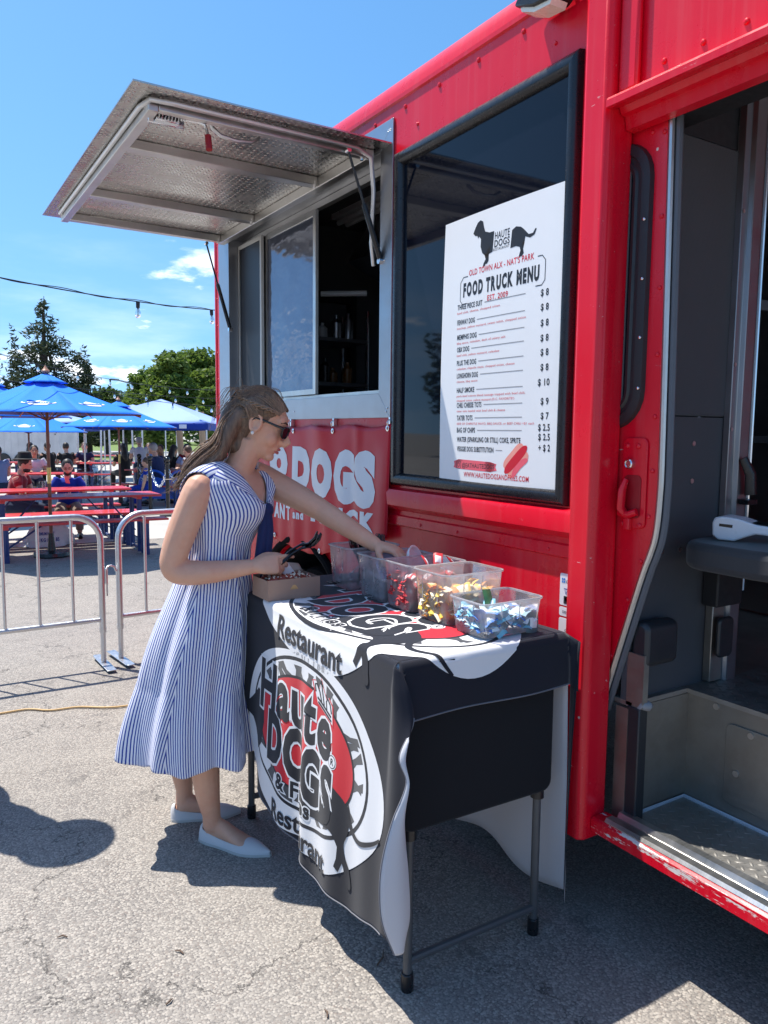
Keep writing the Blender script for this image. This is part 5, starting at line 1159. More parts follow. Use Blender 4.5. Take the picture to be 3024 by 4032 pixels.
tent(5.62, 19.6, 2.9, 2.46, 1.86, .17, rad(-31), 'pale blue canopy tent with dark blue valance beside the truck corner')
tent(6.9, 27.5, 2.6, 2.6, 2.05, .16, rad(-25), 'small pale blue canopy tent showing behind the larger one')
tent(3.45, 26.0, 3.6, 2.35, 1.90, .24, rad(-24), 'dark canopy tent low under the parasols before the trailer')
for i, (x, y) in enumerate(((4.75, 22.6), (4.95, 22.3), (5.4, 23.3), (5.9, 23.6), (6.1, 23.4))):
    mb = MB(); mb.tube([(x, y, gz(x, y)), (x+.03*(-1)**i, y, 2.05)], .026, 8); tag(mb.build('tent_pole', GALV, None), ['leftmost of the bare white poles beside the kegs', 'second bare white pole beside the kegs', 'bare white pole in the middle behind the kegs', 'bare white pole left of the wooden parasol pole', 'bare white pole just left of the dark haired woman'][i], 'pole')

# ================================================================ KEGS, BAG, STANCHIONS, BIKE RACK, TRAILER, POSTS
KEG = make_steel('keg_steel', (.55, .56, .58), .3, (1, 1, 8), .25)
for i, (x, y, h) in enumerate(((4.88, 24.6, .60), (5.22, 24.3, .46), (5.0, 26.4, .58))):
    mb = MB(); mb.lathe([(.001, .0), (.19, 0), (.195, .03), (.18, .05), (.205, .08), (.21, h*.30), (.218, h*.33), (.21, h*.36), (.21, h*.62), (.218, h*.65), (.21, h*.68), (.20, h*.88), (.185, h*.92), (.20, h*.96), (.195, h), (.16, h), (.15, h*.93), (.001, h*.93)], (x, y, gz(x, y)), 20)
    tag(mb.build('beer_keg', KEG, None, 40), ['tall steel keg standing left of the short keg', 'short steel keg between the tall keg and parasol pole', 'steel keg half hidden behind the tall keg'][i], 'keg', 'steel kegs')
BAGM = simple('white_sack', (.70, .71, .73), .55, vary=.08, vscale=8)
mb = MB(); bxs = []
for j in range(13):
    v = j/12; r_ = .31*(1-.55*v**1.5)*(1 if v < .85 else 1-(v-.85)*3); zz = .30*math.sin(v*PI/2)
    bxs.append([Vector((1.66+r_*(1.0+.16*math.sin(3*a+j*.6)+.09*math.sin(7*a+j)+.05*math.sin(13*a+2*j))*math.cos(a)+.10*v, 11.5+.6*r_*(1+.12*math.sin(4*a+j*.5))*math.sin(a), gz(1.66, 11.5)+.01+zz)) for a in [2*PI*i/28 for i in range(28)]])
mb.rings(bxs); sack = tag(mb.build('plastic_sack', BAGM, None, 60), 'bulging white plastic sack on the ground under the nearest table', 'sack')
for k, (tx, s_) in enumerate((('25 KG / 55 LBS', .05), ('PREMIUM MALT', .04))):
    sh = word2d(tx, s_, .30-.06*k, .002); decal('printed_lettering', sh, lambda a, b: (1.50+a, 11.5-.195+.10*abs(a-.15)+.10*(b+.10*k), gz(1.66, 11.5)+.09+.09*k+b), NAVY, sack, .05)
POSTM = simple('black_post', (.012, .012, .013), .35)
st = [(4.42, 17.2), (4.30, 15.9), (4.32, 14.75), (4.7, 13.9)]
for i, (x, y) in enumerate(st[:3]):
    z0 = gz(x, y); root = thing('stanchion_post', (x, y, z0), ['black stanchion post farthest of the three, by the child', 'black stanchion post in the middle of the chain line', 'black stanchion post nearest of the three, before the blue rack'][i], 'stanchion', 'black chain stanchions')
    mb = MB(); mb.tube([(0, 0, .02), (0, 0, 1.0)], .038, 14); mb.build('post', POSTM, root); mb = MB(); mb.lathe([(.04, .99), (.048, 1.0), (.048, 1.03), (.03, 1.04), (.05, 1.07), (.054, 1.095), (.045, 1.125), (.02, 1.14), (.001, 1.142)], n=16); mb.build('ball_cap', simple('glossy_black', (.01, .01, .012), .12), root, 60); mb = MB(); mb.lathe([(.16, 0), (.16, .02), (.06, .04), (.001, .04)], n=20); mb.build('base', POSTM, root)
mb = MB(); mb.lathe([(.0, 0)], n=3) if False else None
def torus(R_, r_, st_):
    rg = []
    for i in range(10):
        a = 2*PI*i/10; c = Vector((R_*math.cos(a)*st_, R_*math.sin(a), 0)); rg.append([c+Vector((math.cos(a), math.sin(a), 0))*r_*math.cos(b)+Vector((0, 0, r_*math.sin(b))) for b in [2*PI*k/5 for k in range(5)]])
    rg.append(rg[0]); mb = MB(); mb.rings(rg, False); return mb
tm = torus(.026, .008, 1.5).build('link_master', CHROME, None, 80); LINK = tm.data; bpy.data.objects.remove(tm)
for i in range(3):
    a, b = Vector((*st[i], gz(*st[i])+.96)), Vector((*st[i+1], gz(*st[i+1])+.96)); L = (b-a).length
    root = thing('hanging_chain', tuple(a), ['steel chain sagging between the two farther stanchion posts', 'steel chain sagging between the two nearer stanchion posts', 'steel chain running from the nearest stanchion post behind her'][i], 'chain'); n = int(L/.062)+4
    prev = None
    for k in range(n):
        u = k/(n-1); sg = lambda q: a.lerp(b, q)+Vector((0, 0, -.42*4*q*(1-q))); p = sg(u); d = (sg(min(1, u+.01))-sg(max(0, u-.01))).normalized()
        q = d.to_track_quat('X', 'Z').to_euler(); o = inst(LINK, 'link', p-a, (q.x+(PI/2 if k % 2 else 0), q.y, q.z), root)
RACKM = simple('blue_rack_paint', (.012, .10, .52), .35, vary=.1)
rk = thing('bike_rack_sign', (4.85, 16.6, gz(4.85, 16.6)), 'blue metal rack with two arched hoops behind the chain', 'bike rack', None, rad(-32))
for k, xo in enumerate((-.30, .32)):
    mb = MB(); mb.tube([(xo-.29, 0, 0), (xo-.29, 0, .52)]+[(xo-.29*math.cos(a), 0, .52+.27*math.sin(a)) for a in [PI*i/12 for i in range(1, 12)]]+[(xo+.29, 0, .52), (xo+.29, 0, 0)], .028, 10); mb.build('hoop', RACKM, rk, 60)
mb = MB(); out = [(-.60, .18), (.60, .18), (.60, .55)]+[(.32+.27*math.cos(a), .55+.10*math.sin(a)) for a in [PI*i/8 for i in range(1, 8)]]+[(.02, .5)]+[(-.30+.27*math.cos(a), .55+.10*math.sin(a)) for a in [PI*i/8 for i in range(1, 8)]]+[(-.60, .55)]
mb.prism(out, lambda a, b, k: (a, (-.012, .012)[k], b)); orient(mb.build('plate', RACKM, rk, 20))
WTR = make_concrete('trailer_white', (.74, .735, .76))
tr = thing('white_trailer', (4.6, 37.5, gz(4.6, 37.5)), 'white box trailer parked behind the tables on the left', 'trailer', None, rad(-32))
mb = MB(); mb.box(-2.2, 1.62, 0, 2.2, .35, 1.86); mb.build('box', WTR, tr, bevel=.05)
for i in range(12):
    mb = MB(); mb.box(-2.1+.31*i, -2.085+.31*i, -.008, -.001, .4, 1.80); mb.build('panel_seam', simple('trailer_seam', (.55, .54, .57), .5), tr)
for x in (-.9, -.1):
    mb = MB(); mb.lathe([(.10, -.10), (.32, -.10), (.34, -.05), (.34, .10)], (x, .02, .34), 20, 'y'); mb.build('wheel', BLACKRUB, tr)
for k in range(2): decal('printed_number', xf(word2d('8', .09, .06, .004), 1.05, 1.42-.13*k), lambda a, b: (a, -.012, b), INK, tr)
mb = MB(); mb.box(1.40, 1.46, -.02, -.001, 1.5, 1.56); mb.build('marker_lamp', SILVERPAINT, tr)
PINEP = simple('weathered_post', (.36, .25, .16), .8, vary=.25, vscale=4)
for i, (x, y, lx) in enumerate(((8.6, 27.4, -.25), (9.15, 26.6, -.22))):
    mb = MB(); mb.tube([(x+.02, y, gz(x, y)), (x+lx*.4, y, 1.2), (x+lx*.6, y, 2.15)], [.12, .115, .11], 10); tag(mb.build('wooden_post', PINEP, None), ['leaning wooden post left of the other one beside the tent', 'leaning wooden post nearest the truck corner'][i], 'post')
mb = MB(); mb.tube([(15.5, 58, -.4), (15.5, 58, 4.2), (15.1, 58.2, 4.75), (13.6, 59, 5.15)], [.09, .08, .06, .05], 8); mb.box(13.2, 13.8, 58.8, 59.1, 5.08, 5.2); tag(mb.build('street_lamp', GALV, None, 60), 'grey street lamp arm in front of the trees', 'street lamp')

# ================================================================ STRING LIGHTS
BULBG = make_glass('bulb_glass', (.98, .98, .98)); FIL = simple('filament_brass', (.75, .55, .25), .4, metal=.5); WIREM = simple('black_cable', (.012, .012, .014), .5)
mb = MB(); mb.lathe([(.020, .0), (.021, -.012), (.019, -.06), (.016, -.066), (.001, -.066)], n=12); sk_ = mb.build('m1', WIREM, None, 40); SOCK = sk_.data; bpy.data.objects.remove(sk_)
mb = MB(); mb.lathe([(.014, -.064), (.017, -.078), (.028, -.105), (.031, -.125), (.028, -.148), (.016, -.162), (.001, -.166)], n=16, cap=False); sk_ = mb.build('m2', BULBG, None, 60); GLB = sk_.data; bpy.data.objects.remove(sk_)
mb = MB()
for k in range(4): a = PI/2*k; mb.tube([(.004*math.cos(a), .004*math.sin(a), -.07), (.011*math.cos(a), .011*math.sin(a), -.10), (.009*math.cos(a), .009*math.sin(a), -.145)], .0018, 5)
sk_ = mb.build('m3', FIL, None, 60); FILM = sk_.data; bpy.data.objects.remove(sk_)
def lights(A, B, sag, us, label, s=1.0, glass=True):
    A, B = Vector(A), Vector(B); root = thing('string_lights', tuple(A), label, 'string lights', 'festoon lights')
    f = lambda u: A.lerp(B, u)+Vector((0, 0, -sag*4*u*(1-u)))-A
    mb = MB(); mb.tube([f(i/60) for i in range(61)], .0055*s, 6); mb.build('cable', WIREM, root, 80)
    mb = MB(); mb.tube([f(i/60)+Vector((0, 0, .012*s*math.sin(i*.55)+.006)) for i in range(61)], .004*s, 5); mb.build('support_wire', WIREM, root, 80)
    for u in us:
        p = f(u); o = inst(SOCK, 'socket', p, (random.uniform(-.06, .06), random.uniform(-.06, .06), 0), root, (s, s, s))
        g = inst(GLB, 'bulb', (0, 0, 0), (0, 0, 0), o); inst(FILM, 'filament', (0, 0, 0), (0, 0, 0), g)
    return root
lights((.38, 9.75, 3.25), (6.6, 14.4, 3.86), .14, (.10, .43, .675, .9), 'festoon lights strung high across the sky beside the awning', 1.45)
lights((1.9, 22.1, 3.46), (11.4, 29.2, 3.10), .30, (.145, .27, .385, .47, .55, .635, .72), 'festoon lights crossing in front of the conifer', 1.25)
lights((2.6, 26.0, 2.95), (12.0, 28.6, 2.72), .12, (.38, .5, .62, .74, .86), 'festoon lights low in front of the leafy trees', 1.25)
lights((4.2, 18.2, 2.28), (7.6, 17.6, 2.10), .10, (.2, .36, .52, .62, .76, .9), 'small festoon lights in front of the canopy tent', .9)

# ================================================================ VERGE, ROAD, TREES
GRASSM = NT('grass'); GRASSM.set(base=GRASSM.mix(GRASSM.noise(1.8, 6, .65), (.09, .15, .03), (.20, .26, .07)), rough=.9); GRASSM.bump(GRASSM.noise(40, 4), .5, .05); GRASSM = GRASSM.m
def sheet(name, pts, dz, mat):
    return structure(link_mesh(name, [(x, y, gz(x, y)+dz) for x, y in pts], [tuple(range(len(pts)))], mat, None, None))
def band(name, b0, b1, dz, mat, a0=-60, a1=90):
    f = lambda a, b: (.8472*a+.5313*b, -.5313*a+.8472*b)
    return sheet(name, [f(a0, b0), f(a1, b0), f(a1, b1), f(a0, b1)], dz, mat)
band('near_verge', 47, 53.5, .004, GRASSM); band('road', 53.5, 66, .008, make_concrete('road_surface', (.46, .44, .42))); band('far_verge', 66, 120, .012, GRASSM)
def leaf_mat(name, a, b, t_=.35):
    t = NT(name); c = t.mix(t.ramp(t.noise(1.1, 4, .6), .32, .68), a, b); c = t.mix(t.math('MULTIPLY', t.noise(9, 3), .5), c, tuple(x*.75 for x in a))
    t.set(base=c, rough=.55, spec=.3); tl = t.n('ShaderNodeBsdfTranslucent'); t.l(t.mix(.5, c, (b[0]*1.3, b[1]*1.3, b[2])), tl.inputs[0])
    mx = t.n('ShaderNodeMixShader'); mx.inputs[0].default_value = t_; t.l(t.b.outputs[0], mx.inputs[1]); t.l(tl.outputs[0], mx.inputs[2]); t.l(mx.outputs[0], t.out.inputs[0]); return t.m
LEAF1 = leaf_mat('leaf_green', (.055, .105, .018), (.20, .29, .06)); LEAF2 = leaf_mat('leaf_dark', (.035, .07, .02), (.10, .155, .042)); CONI = leaf_mat('conifer_needles', (.030, .046, .022), (.085, .105, .050), .15); BARK = simple('bark', (.085, .065, .05), .9, vary=.35, vscale=9, bump=.5, bscale=12)
def crown_mesh(blobs, n, size, mat, seed, flat=.0, needle=False):
    """leaf-sized faces spread through ellipsoidal clumps"""
    rnd = random.Random(seed); vol = [b[3]*b[4]*b[5] for b in blobs]; tot = sum(vol); v = []; f = []
    for b, vo in zip(blobs, vol):
        for _ in range(int(n*vo/tot)):
            d = Vector((rnd.gauss(0, 1), rnd.gauss(0, 1), rnd.gauss(0, 1))).normalized(); r = rnd.random()**.38
            jit = 1+.22*noise.noise(Vector((d.x*2.3+seed, d.y*2.3, d.z*2.3+b[0])))+.12*noise.noise(d*6+Vector((b[1], seed, 0)))
            p = Vector((b[0]+d.x*b[3]*r*jit, b[1]+d.y*b[4]*r*jit, b[2]+d.z*b[5]*r*jit))
            if noise.noise(p*1.3+Vector((seed, 0, 0))) < -.22 and rnd.random() < .8: continue      # gaps between clumps
            u = Vector((rnd.gauss(0, 1), rnd.gauss(0, 1), rnd.gauss(0, .6))).normalized(); w = u.orthogonal().normalized(); w = (Matrix.Rotation(rnd.uniform(0, 6.28), 3, u) @ w)
            s = size*rnd.uniform(.6, 1.3); o = len(v); e = s*(.35 if needle else .6)
            v += [p-u*s, p-w*e*.8+u*s*.1, p+u*s, p+w*e*.8+u*s*.1]; f.append((o, o+1, o+2, o+3))
    return v, f
def tree(name, x, y, blobs, n, size, mat, label, trunk, group, seed, needle=False, limbs=5):
    z0 = gz(x, y); root = thing(name, (x, y, z0), label, 'tree', group); rnd = random.Random(seed)
    mb = MB(); h, r = trunk; mb.tube([(0, 0, -.1), (.05*h*.1, .02, h*.35), (0, 0, h*.7), (.01*h, 0, h)], [r*1.25, r, r*.6, r*.06], 10)
    for k in range(limbs):
        b = blobs[rnd.randrange(len(blobs))]; s_ = h*rnd.uniform(.25, .8); e = Vector((b[0], b[1], b[2])); m = Vector((0, 0, s_)).lerp(e, .5)+Vector((0, 0, .2)); mb.tube([(0, 0, s_), m, e], [r*.4, r*.25, r*.08], 6)
    mb.build('trunk', BARK, root, 60)
    v, f = crown_mesh(blobs, n, size, mat, seed, needle=needle); link_mesh('crown', v, f, mat, root, None)
    return root
def fw(a, b): return (.8472*a+.5313*b, -.5313*a+.8472*b)
def lat(px, b): return (px-829.5)*b/1661.0          # lateral offset of a picture column at depth b
GTR = 'trees beyond the beer garden'
def conifer(x, y, H, R_, seed, n, label, prongs=()):
    rnd = random.Random(seed); blobs = []
    for k in range(46):
        u = k/45; h = H*(.12+.84*u); r = R_*(1-u)**.75*(1+.35*math.sin(k*2.4+seed)); a = k*2.39996
        L = r*rnd.uniform(.45, .8); blobs.append((math.cos(a)*L, math.sin(a)*L, h+rnd.uniform(-.2, .3), max(.28, r*.50), max(.28, r*.50), max(.25, H*.045)))
    for px_, py_, pz_, hh in prongs:
        for j in range(7): q = j/6; blobs.append((px_+.1*math.sin(j), py_, pz_+hh*q, .75*(1-q)+.22, .75*(1-q)+.22, hh*.14))
    return tree('conifer_tree', x, y, blobs, n, .17, CONI, label, (H, .22), GTR, seed, True, 8)
x, y = fw(lat(103, 45), 45); conifer(x, y, 9.4, 2.7, 3, 15000, 'tall dark conifer with ragged top behind the large parasol', ((-1.6, .4, 4.2, 3.2), (2.0, -1.0, 3.8, 2.6)))
x, y = fw(lat(192, 52), 52); conifer(x, y, 6.3, 1.8, 5, 9000, 'small dark conifer between the parasol top and leafy trees')
x, y = fw(lat(18, 50), 50); conifer(x, y, 4.9, 1.5, 8, 6000, 'low conifer at the left edge behind the parasols')
x, y = fw(lat(-6, 44), 44); conifer(x, y, 6.2, 1.2, 12, 5000, 'conifer just cut off by the left edge of the photo')
def leafy(px, b, H, W, seed, n, label, mat=LEAF1, k=13, size=.17):
    x, y = fw(lat(px, b), b); rnd = random.Random(seed); blobs = []
    for i in range(k):
        a = 2*PI*i/k*2.4; u = rnd.random(); h = H*(.38+.5*u); r = W*rnd.uniform(.25, .75)*math.sin(PI*min(1, .25+.7*u)); s = W*rnd.uniform(.26, .42)
        blobs.append((math.cos(a)*r, math.sin(a)*r, h, s, s, s*.8))
    blobs.append((0, 0, H*.55, W*.6, W*.6, H*.28)); blobs.append((0, 0, H*.86, W*.42, W*.42, H*.12))
    return tree('leafy_tree', x, y, blobs, n, size, mat, label, (H*.75, .2), GTR, seed)
leafy(372, 46, 6.5, 2.5, 21, 17000, 'big leafy tree rising above the canopy tent'); leafy(440, 50, 7.2, 2.9, 22, 15000, 'leafy tree whose right side is hidden by the truck'); leafy(318, 52, 6.0, 2.5, 23, 9000, 'lower leafy tree left of the big leafy tree')
leafy(232, 58, 4.8, 2.7, 24, 9000, 'bushy tree just right of the small conifer', LEAF2); leafy(270, 62, 5.0, 3.0, 25, 8000, 'dark bushy tree behind the lower leafy tree', LEAF2); leafy(455, 44, 4.4, 1.5, 26, 6000, 'small leafy tree beside the truck corner')
leafy(345, 40, 2.8, 1.3, 27, 5000, 'young tree with low crown under the tent edge', LEAF1, 9, .13); leafy(150, 60, 3.6, 2.6, 28, 6000, 'dark spreading tree behind the kegs', LEAF2)
x, y = fw(lat(258*.99, 43), 43)
t_ = tree('dark_trunk_tree', *fw(lat(150, 40), 40), [(-.3, 0, 1.9, 1.2, 1.0, .5), (.7, .2, 2.0, 1.0, 1.0, .5), (.2, 0, 2.6, 1.3, 1.2, .6), (-1.0, .3, 1.7, .6, .6, .35)], 5200, .12, LEAF2, 'tree with thick dark trunk right of the white trailer', (2.2, .30), GTR, 31)
# a belt of woodland that reads as one mass behind everything
rnd = random.Random(40); bl = []
for i in range(60):
    px = -420+1700*i/60; b = 100+rnd.uniform(-6, 8); x, y = fw(lat(px, b), b); s = rnd.uniform(3.0, 4.4); bl.append((x, y, rnd.uniform(1.6, 2.9), s, s, rnd.uniform(2.2, 3.2)))
v, f = crown_mesh(bl, 42000, .34, LEAF2, 41); wd = link_mesh('distant_wood', v, f, LEAF2, None, None); stuff(wd); wd['label'] = 'dark green belt of woodland along the horizon'; wd['category'] = 'woodland'
# unseen trees and brick building added on the open side to darken window reflections
for i, (x, y, H, W) in enumerate(((-26, 22, 8, 3.6), (-30, 33, 9, 4.0), (-24, 12, 7, 3.2), (-34, 46, 10, 4.4))):
    bl = [(math.cos(k*2.4)*W*.5, math.sin(k*2.4)*W*.5, H*(.4+.05*k), W*.5, W*.5, H*.16) for k in range(9)]
    tree('leafy_tree', x, y, bl, 3500, .4, LEAF2, ['added leafy tree off to the left mirrored in the black window', 'added tall leafy tree off to the left beyond the first mirrored one', 'added shorter leafy tree off to the left nearest the truck door', 'largest added leafy tree far off to the left'][i], (H*.6, .3), 'added trees off to the left', 60+i)
BR = simple('brick_far', (.30, .17, .13), .85, vary=.2, vscale=3); bd = thing('brick_building', (-38, 10, 0), 'long brick building off to the left, seen only in reflections', 'building')
mb = MB(); mb.box(-4, 4, -22, 14, 0, 7); mb.build('wall', BR, bd); mb = MB(); mb.box(-4.3, 4.3, -22.3, 14.3, 7, 7.4); mb.build('roof', CONCRETE, bd)
for i in range(8):
    mb = MB(); mb.box(4.0, 4.05, -20+4*i, -18+4*i, 1.2, 3.4); mb.build('window', TINT, bd)
# shrubs beyond the chain
for i, (px, b, w, h) in enumerate(((405, 33, .9, .55), (440, 31, .8, .6), (375, 36, .7, .45))):
    x, y = fw(lat(px, b), b); root = thing('flowering_shrub', (x, y, gz(x, y)), ['low green shrub with reddish tips below the tent legs', 'green shrub beside the wooden posts', 'small green shrub at the left of the planting'][i], 'shrub', 'shrubs beyond the tables')
    v, f = crown_mesh([(-w*.4, 0, h*.5, w*.6, w*.5, h*.6), (w*.4, .1, h*.55, w*.6, w*.5, h*.6), (0, 0, h*.8, w*.5, w*.5, h*.4)], 1600, .07, LEAF1, 70+i); link_mesh('foliage', v, f, LEAF1, root, None)
    mb = MB(); [mb.tube([(0, 0, 0), (.15*math.cos(k), .15*math.sin(k), h*.5)], .012, 5) for k in range(5)]; mb.build('stem', BARK, root)
# raised kerb at the patio's edge
mb = MB(); mb.tube(cr([(3.6, 12.3, gz(3.6, 12.3)+.02), (4.6, 11.9, gz(4.6, 11.9)+.02), (7, 11.7, gz(7, 11.7)+.02), (12, 11.65, gz(12, 11.65)+.02)], 6), .085, 8); structure(mb.build('kerb', CONCRETE, None, 60))

# ================================================================ PEOPLE IN THE BEER GARDEN
def skin_mat(name, c):
    t = NT(name); t.set(base=t.mix(t.math('MULTIPLY', t.ramp(t.noise(9, 5, .65), .45, .75), .55), t.mix(t.noise(34, 5, .7), tuple(x*.86 for x in c), tuple(min(1, x*1.08) for x in c)), (c[0]*.95, c[1]*.72, c[2]*.68)), rough=t.ramp(t.noise(60, 3), .3, .7, .42, .56), sss=.12, sssr=(.4, .15, .08), ssss=.02, spec=.4); t.bump(t.noise(220, 3), .06, .002); return t.m
SKIN_L = skin_mat('skin_light', (.60, .36, .26)); SKIN_M = skin_mat('skin_medium', (.46, .26, .17)); SKIN_D = skin_mat('skin_tan', (.36, .20, .13))
HAIRD = simple('dark_hair', (.018, .013, .011), .5, vary=.3, vscale=60); HAIRB = simple('brown_hair', (.075, .045, .028), .5, vary=.3, vscale=60); HAIRG = simple('grey_hair', (.30, .29, .28), .55, vary=.2, vscale=60)
def garment(name, c, v=.15): return make_fabric(name, c, 300, .85, v, .2, .15)
def ellip(mb, c, r, n=10, m=8, rot=None):
    rg = []
    for j in range(m+1):
        a = -PI/2+PI*j/m; q = max(1e-3, math.cos(a)); rg.append([Vector((r[0]*q*math.cos(2*PI*i/n), r[1]*q*math.sin(2*PI*i/n), r[2]*math.sin(a))) for i in range(n)])
    rg = [[(rot @ p if rot else p)+Vector(c) for p in k] for k in rg]; mb.rings(rg, True)
def remesh(o, vox, smooth=6, fac=.5):
    r = o.modifiers.new('remesh', 'REMESH'); r.mode = 'VOXEL'; r.voxel_size = vox; r.use_smooth_shade = True
    if smooth: s = o.modifiers.new('smooth', 'SMOOTH'); s.iterations = smooth; s.factor = fac
    return o
def person(loc, face, label, shirt, pants, hair, skin, pose='sit', lean=.12, arms='table', long_hair=False, hat=None, sleeve=.5, tilt=.0, beard=None, scale=1.0, glasses=False, seat=.47):
    """seated or standing figure; face = heading in degrees, 0 looks along +Y"""
    z0 = gz(loc[0], loc[1]); root = thing('person', (loc[0], loc[1], z0), label, 'person', None, rad(face)); root.scale = (scale,)*3
    hz = seat+.09 if pose == 'sit' else .93; P_ = Vector((0, 0, hz)); up = Vector((0, math.sin(lean), math.cos(lean)))
    C_ = P_+up*.34; Nk = P_+up*.50; Sh = [P_+up*.455+Vector((s*.185, 0, 0)) for s in (-1, 1)]; Hc = Nk+Vector((0, .035+lean*.1, .145))
    ru = Matrix.Rotation(-tilt, 3, 'X')
    body = MB(); sh_ = MB(); pa = MB(); hr = MB()
    body.tube([P_, P_+up*.18, C_, Nk+up*-.03], [.14, .12, .15, .07], 12, sy=.7, up=(1, 0, 0)); body.tube([Nk-up*.06, Nk+Vector((0, .01, .06))], .055, 10)
    ellip(body, Hc, (.074, .092, .118), 14, 12, ru); ellip(body, Hc+ru @ Vector((0, .03, -.055)), (.058, .065, .062), 12, 8, ru); body.tube([Hc+ru @ Vector((0, .085, .01)), Hc+ru @ Vector((0, .108, -.028)), Hc+ru @ Vector((0, .088, -.036))], [.010, .016, .010], 8)
    for s in (-1, 1): ellip(body, Hc+ru @ Vector((s*.076, -.005, -.01)), (.012, .022, .032), 8, 6)
    sh_.tube([P_-up*.02, P_+up*.15, C_, P_+up*.43, Nk-up*.02], [.165, .155, .175, .155, .075], 14, sy=.72, up=(1, 0, 0))
    for k, s in enumerate((-1, 1)):
        S_ = Sh[k]
        if arms == 'table': E_ = S_+Vector((s*.05, .10, -.27)); W_ = E_+Vector((-s*.10, .235, .04))
        elif arms == 'face' and s == 1: E_ = S_+Vector((.03, .20, -.16)); W_ = Hc+Vector((.05, .13, -.08))
        elif arms == 'down': E_ = S_+Vector((s*.06, .02, -.28)); W_ = E_+Vector((s*.0, .07, -.24))
        else: E_ = S_+Vector((s*.05, .08, -.27)); W_ = E_+Vector((-s*.12, .22, .02))
        body.tube([S_, (S_+E_)/2, E_, (E_+W_)/2, W_], [.055, .05, .042, .040, .028], 10); d = (W_-E_).normalized()
        body.tube([W_, W_+d*.05, W_+d*.085], [.028, .038, .030], 8, sy=.5)
        for q in range(4): o_ = d.cross(Vector((0, 0, 1))).normalized()*(q-1.5)*.018; body.tube([W_+d*.075+o_, W_+d*.115+o_-Vector((0, 0, .008)), W_+d*.14+o_-Vector((0, 0, .022))], [.010, .009, .007], 6)
        body.tube([W_+d*.03-Vector((s*.03, 0, 0)), W_+d*.085-Vector((s*.045, 0, .005))], [.012, .008], 6)
        sh_.tube([S_-Vector((s*.05, 0, -.01)), S_+(E_-S_)*.35, S_+(E_-S_)*(sleeve if sleeve < 1 else 1)]+([E_+(W_-E_)*(sleeve-1)] if sleeve > 1 else []), [.075, .068, .062]+([.05] if sleeve > 1 else []), 10)
        hp = P_+Vector((s*.09, 0, -.02))
        if pose == 'sit': K_ = hp+Vector((s*.05, .42, -.01)); A_ = Vector((s*.14, .45, .09))
        else: K_ = Vector((s*.10, .03, .50)); A_ = Vector((s*.11, -.01, .09))
        body.tube([hp, K_, A_], [.085, .06, .04], 10); body.tube([A_+Vector((0, -.05, -.05)), A_+Vector((0, .06, -.055)), A_+Vector((0, .15, -.065))], [.038, .04, .028], 8)
        pa.tube([hp+Vector((0, -.03, .02)), hp.lerp(K_, .5), K_+Vector((0, .02, 0)), A_+Vector((0, 0, .03))], [.105, .095, .075, .06], 10)
        ft = MB(); ft.tube([A_+Vector((0, -.07, -.055)), A_+Vector((0, .05, -.045)), A_+Vector((0, .17, -.065))], [.038, .048, .032], 10); ft.build('shoe', BLACKPL, root, 60)
    pa.tube([P_+Vector((0, 0, -.10)), P_+Vector((0, 0, .06))], [.15, .16], 12, sy=.8, up=(1, 0, 0))
    remesh(body.build('body', skin, root), .012, 4); remesh(sh_.build('shirt', shirt, root), .016, 4); remesh(pa.build('trousers', pants, root), .016, 4)
    ellip(hr, Hc+ru @ Vector((0, -.018, .028)), (.086, .094, .104), 14, 10, ru)
    if long_hair: hr.tube([Hc+Vector((0, -.06, .02)), Hc+Vector((0, -.10, -.10)), Nk+Vector((0, -.12, -.12)), Nk+Vector((0, -.12, -.22))], [.07, .085, .08, .03], 12, sy=.7, up=(1, 0, 0))
    ho = hr.build('hair', hair, root, 60)
    if hat == 'brim': mb = MB(); mb.lathe([(.165, -.012), (.17, .0), (.105, .012), (.098, .05), (.088, .10), (.05, .112), (.001, .105)], tuple(Hc+Vector((0, -.005, .075))), 24); mb.build('hat', simple('black_felt', (.012, .011, .012), .8), root, 50)
    if hat == 'cap': mb = MB(); ellip(mb, Hc+Vector((0, -.015, .045)), (.09, .10, .085), 14, 10); mb.tube([Hc+Vector((0, .07, .055)), Hc+Vector((0, .16, .045))], [.06, .05], 10, sy=.12, up=(1, 0, 0)); mb.build('cap', simple('grey_cap', (.30, .31, .33), .7), root, 50)
    if beard: mb = MB(); ellip(mb, Hc+ru @ Vector((0, .035, -.078)), (.062, .062, .048), 12, 8, ru); mb.build('beard', beard, root, 60)
    for s in (-1, 1): mb = MB(); ellip(mb, Hc+ru @ Vector((s*.030, .081, .012)), (.011, .007, .007), 8, 6); mb.build('eye', BLACKPL, root, 60)
    mb = MB(); mb.tube([Hc+ru @ Vector((-.024, .087, -.062)), Hc+ru @ Vector((0, .096, -.066)), Hc+ru @ Vector((.024, .087, -.062))], [.003, .006, .003], 6); mb.build('mouth', simple('lip_colour', (.36, .13, .11), .5), root, 60)
    if glasses:
        mb = MB()
        for s in (-1, 1): mb.tube([Hc+ru @ Vector((s*.032+.024*math.cos(a), .094, .010+.018*math.sin(a))) for a in [2*PI*i/12 for i in range(13)]], .003, 5); mb.tube([Hc+ru @ Vector((s*.056, .092, .014)), Hc+ru @ Vector((s*.078, .0, .014))], .0025, 5)
        mb.build('glasses', BLACKPL, root, 60)
    return root, Hc
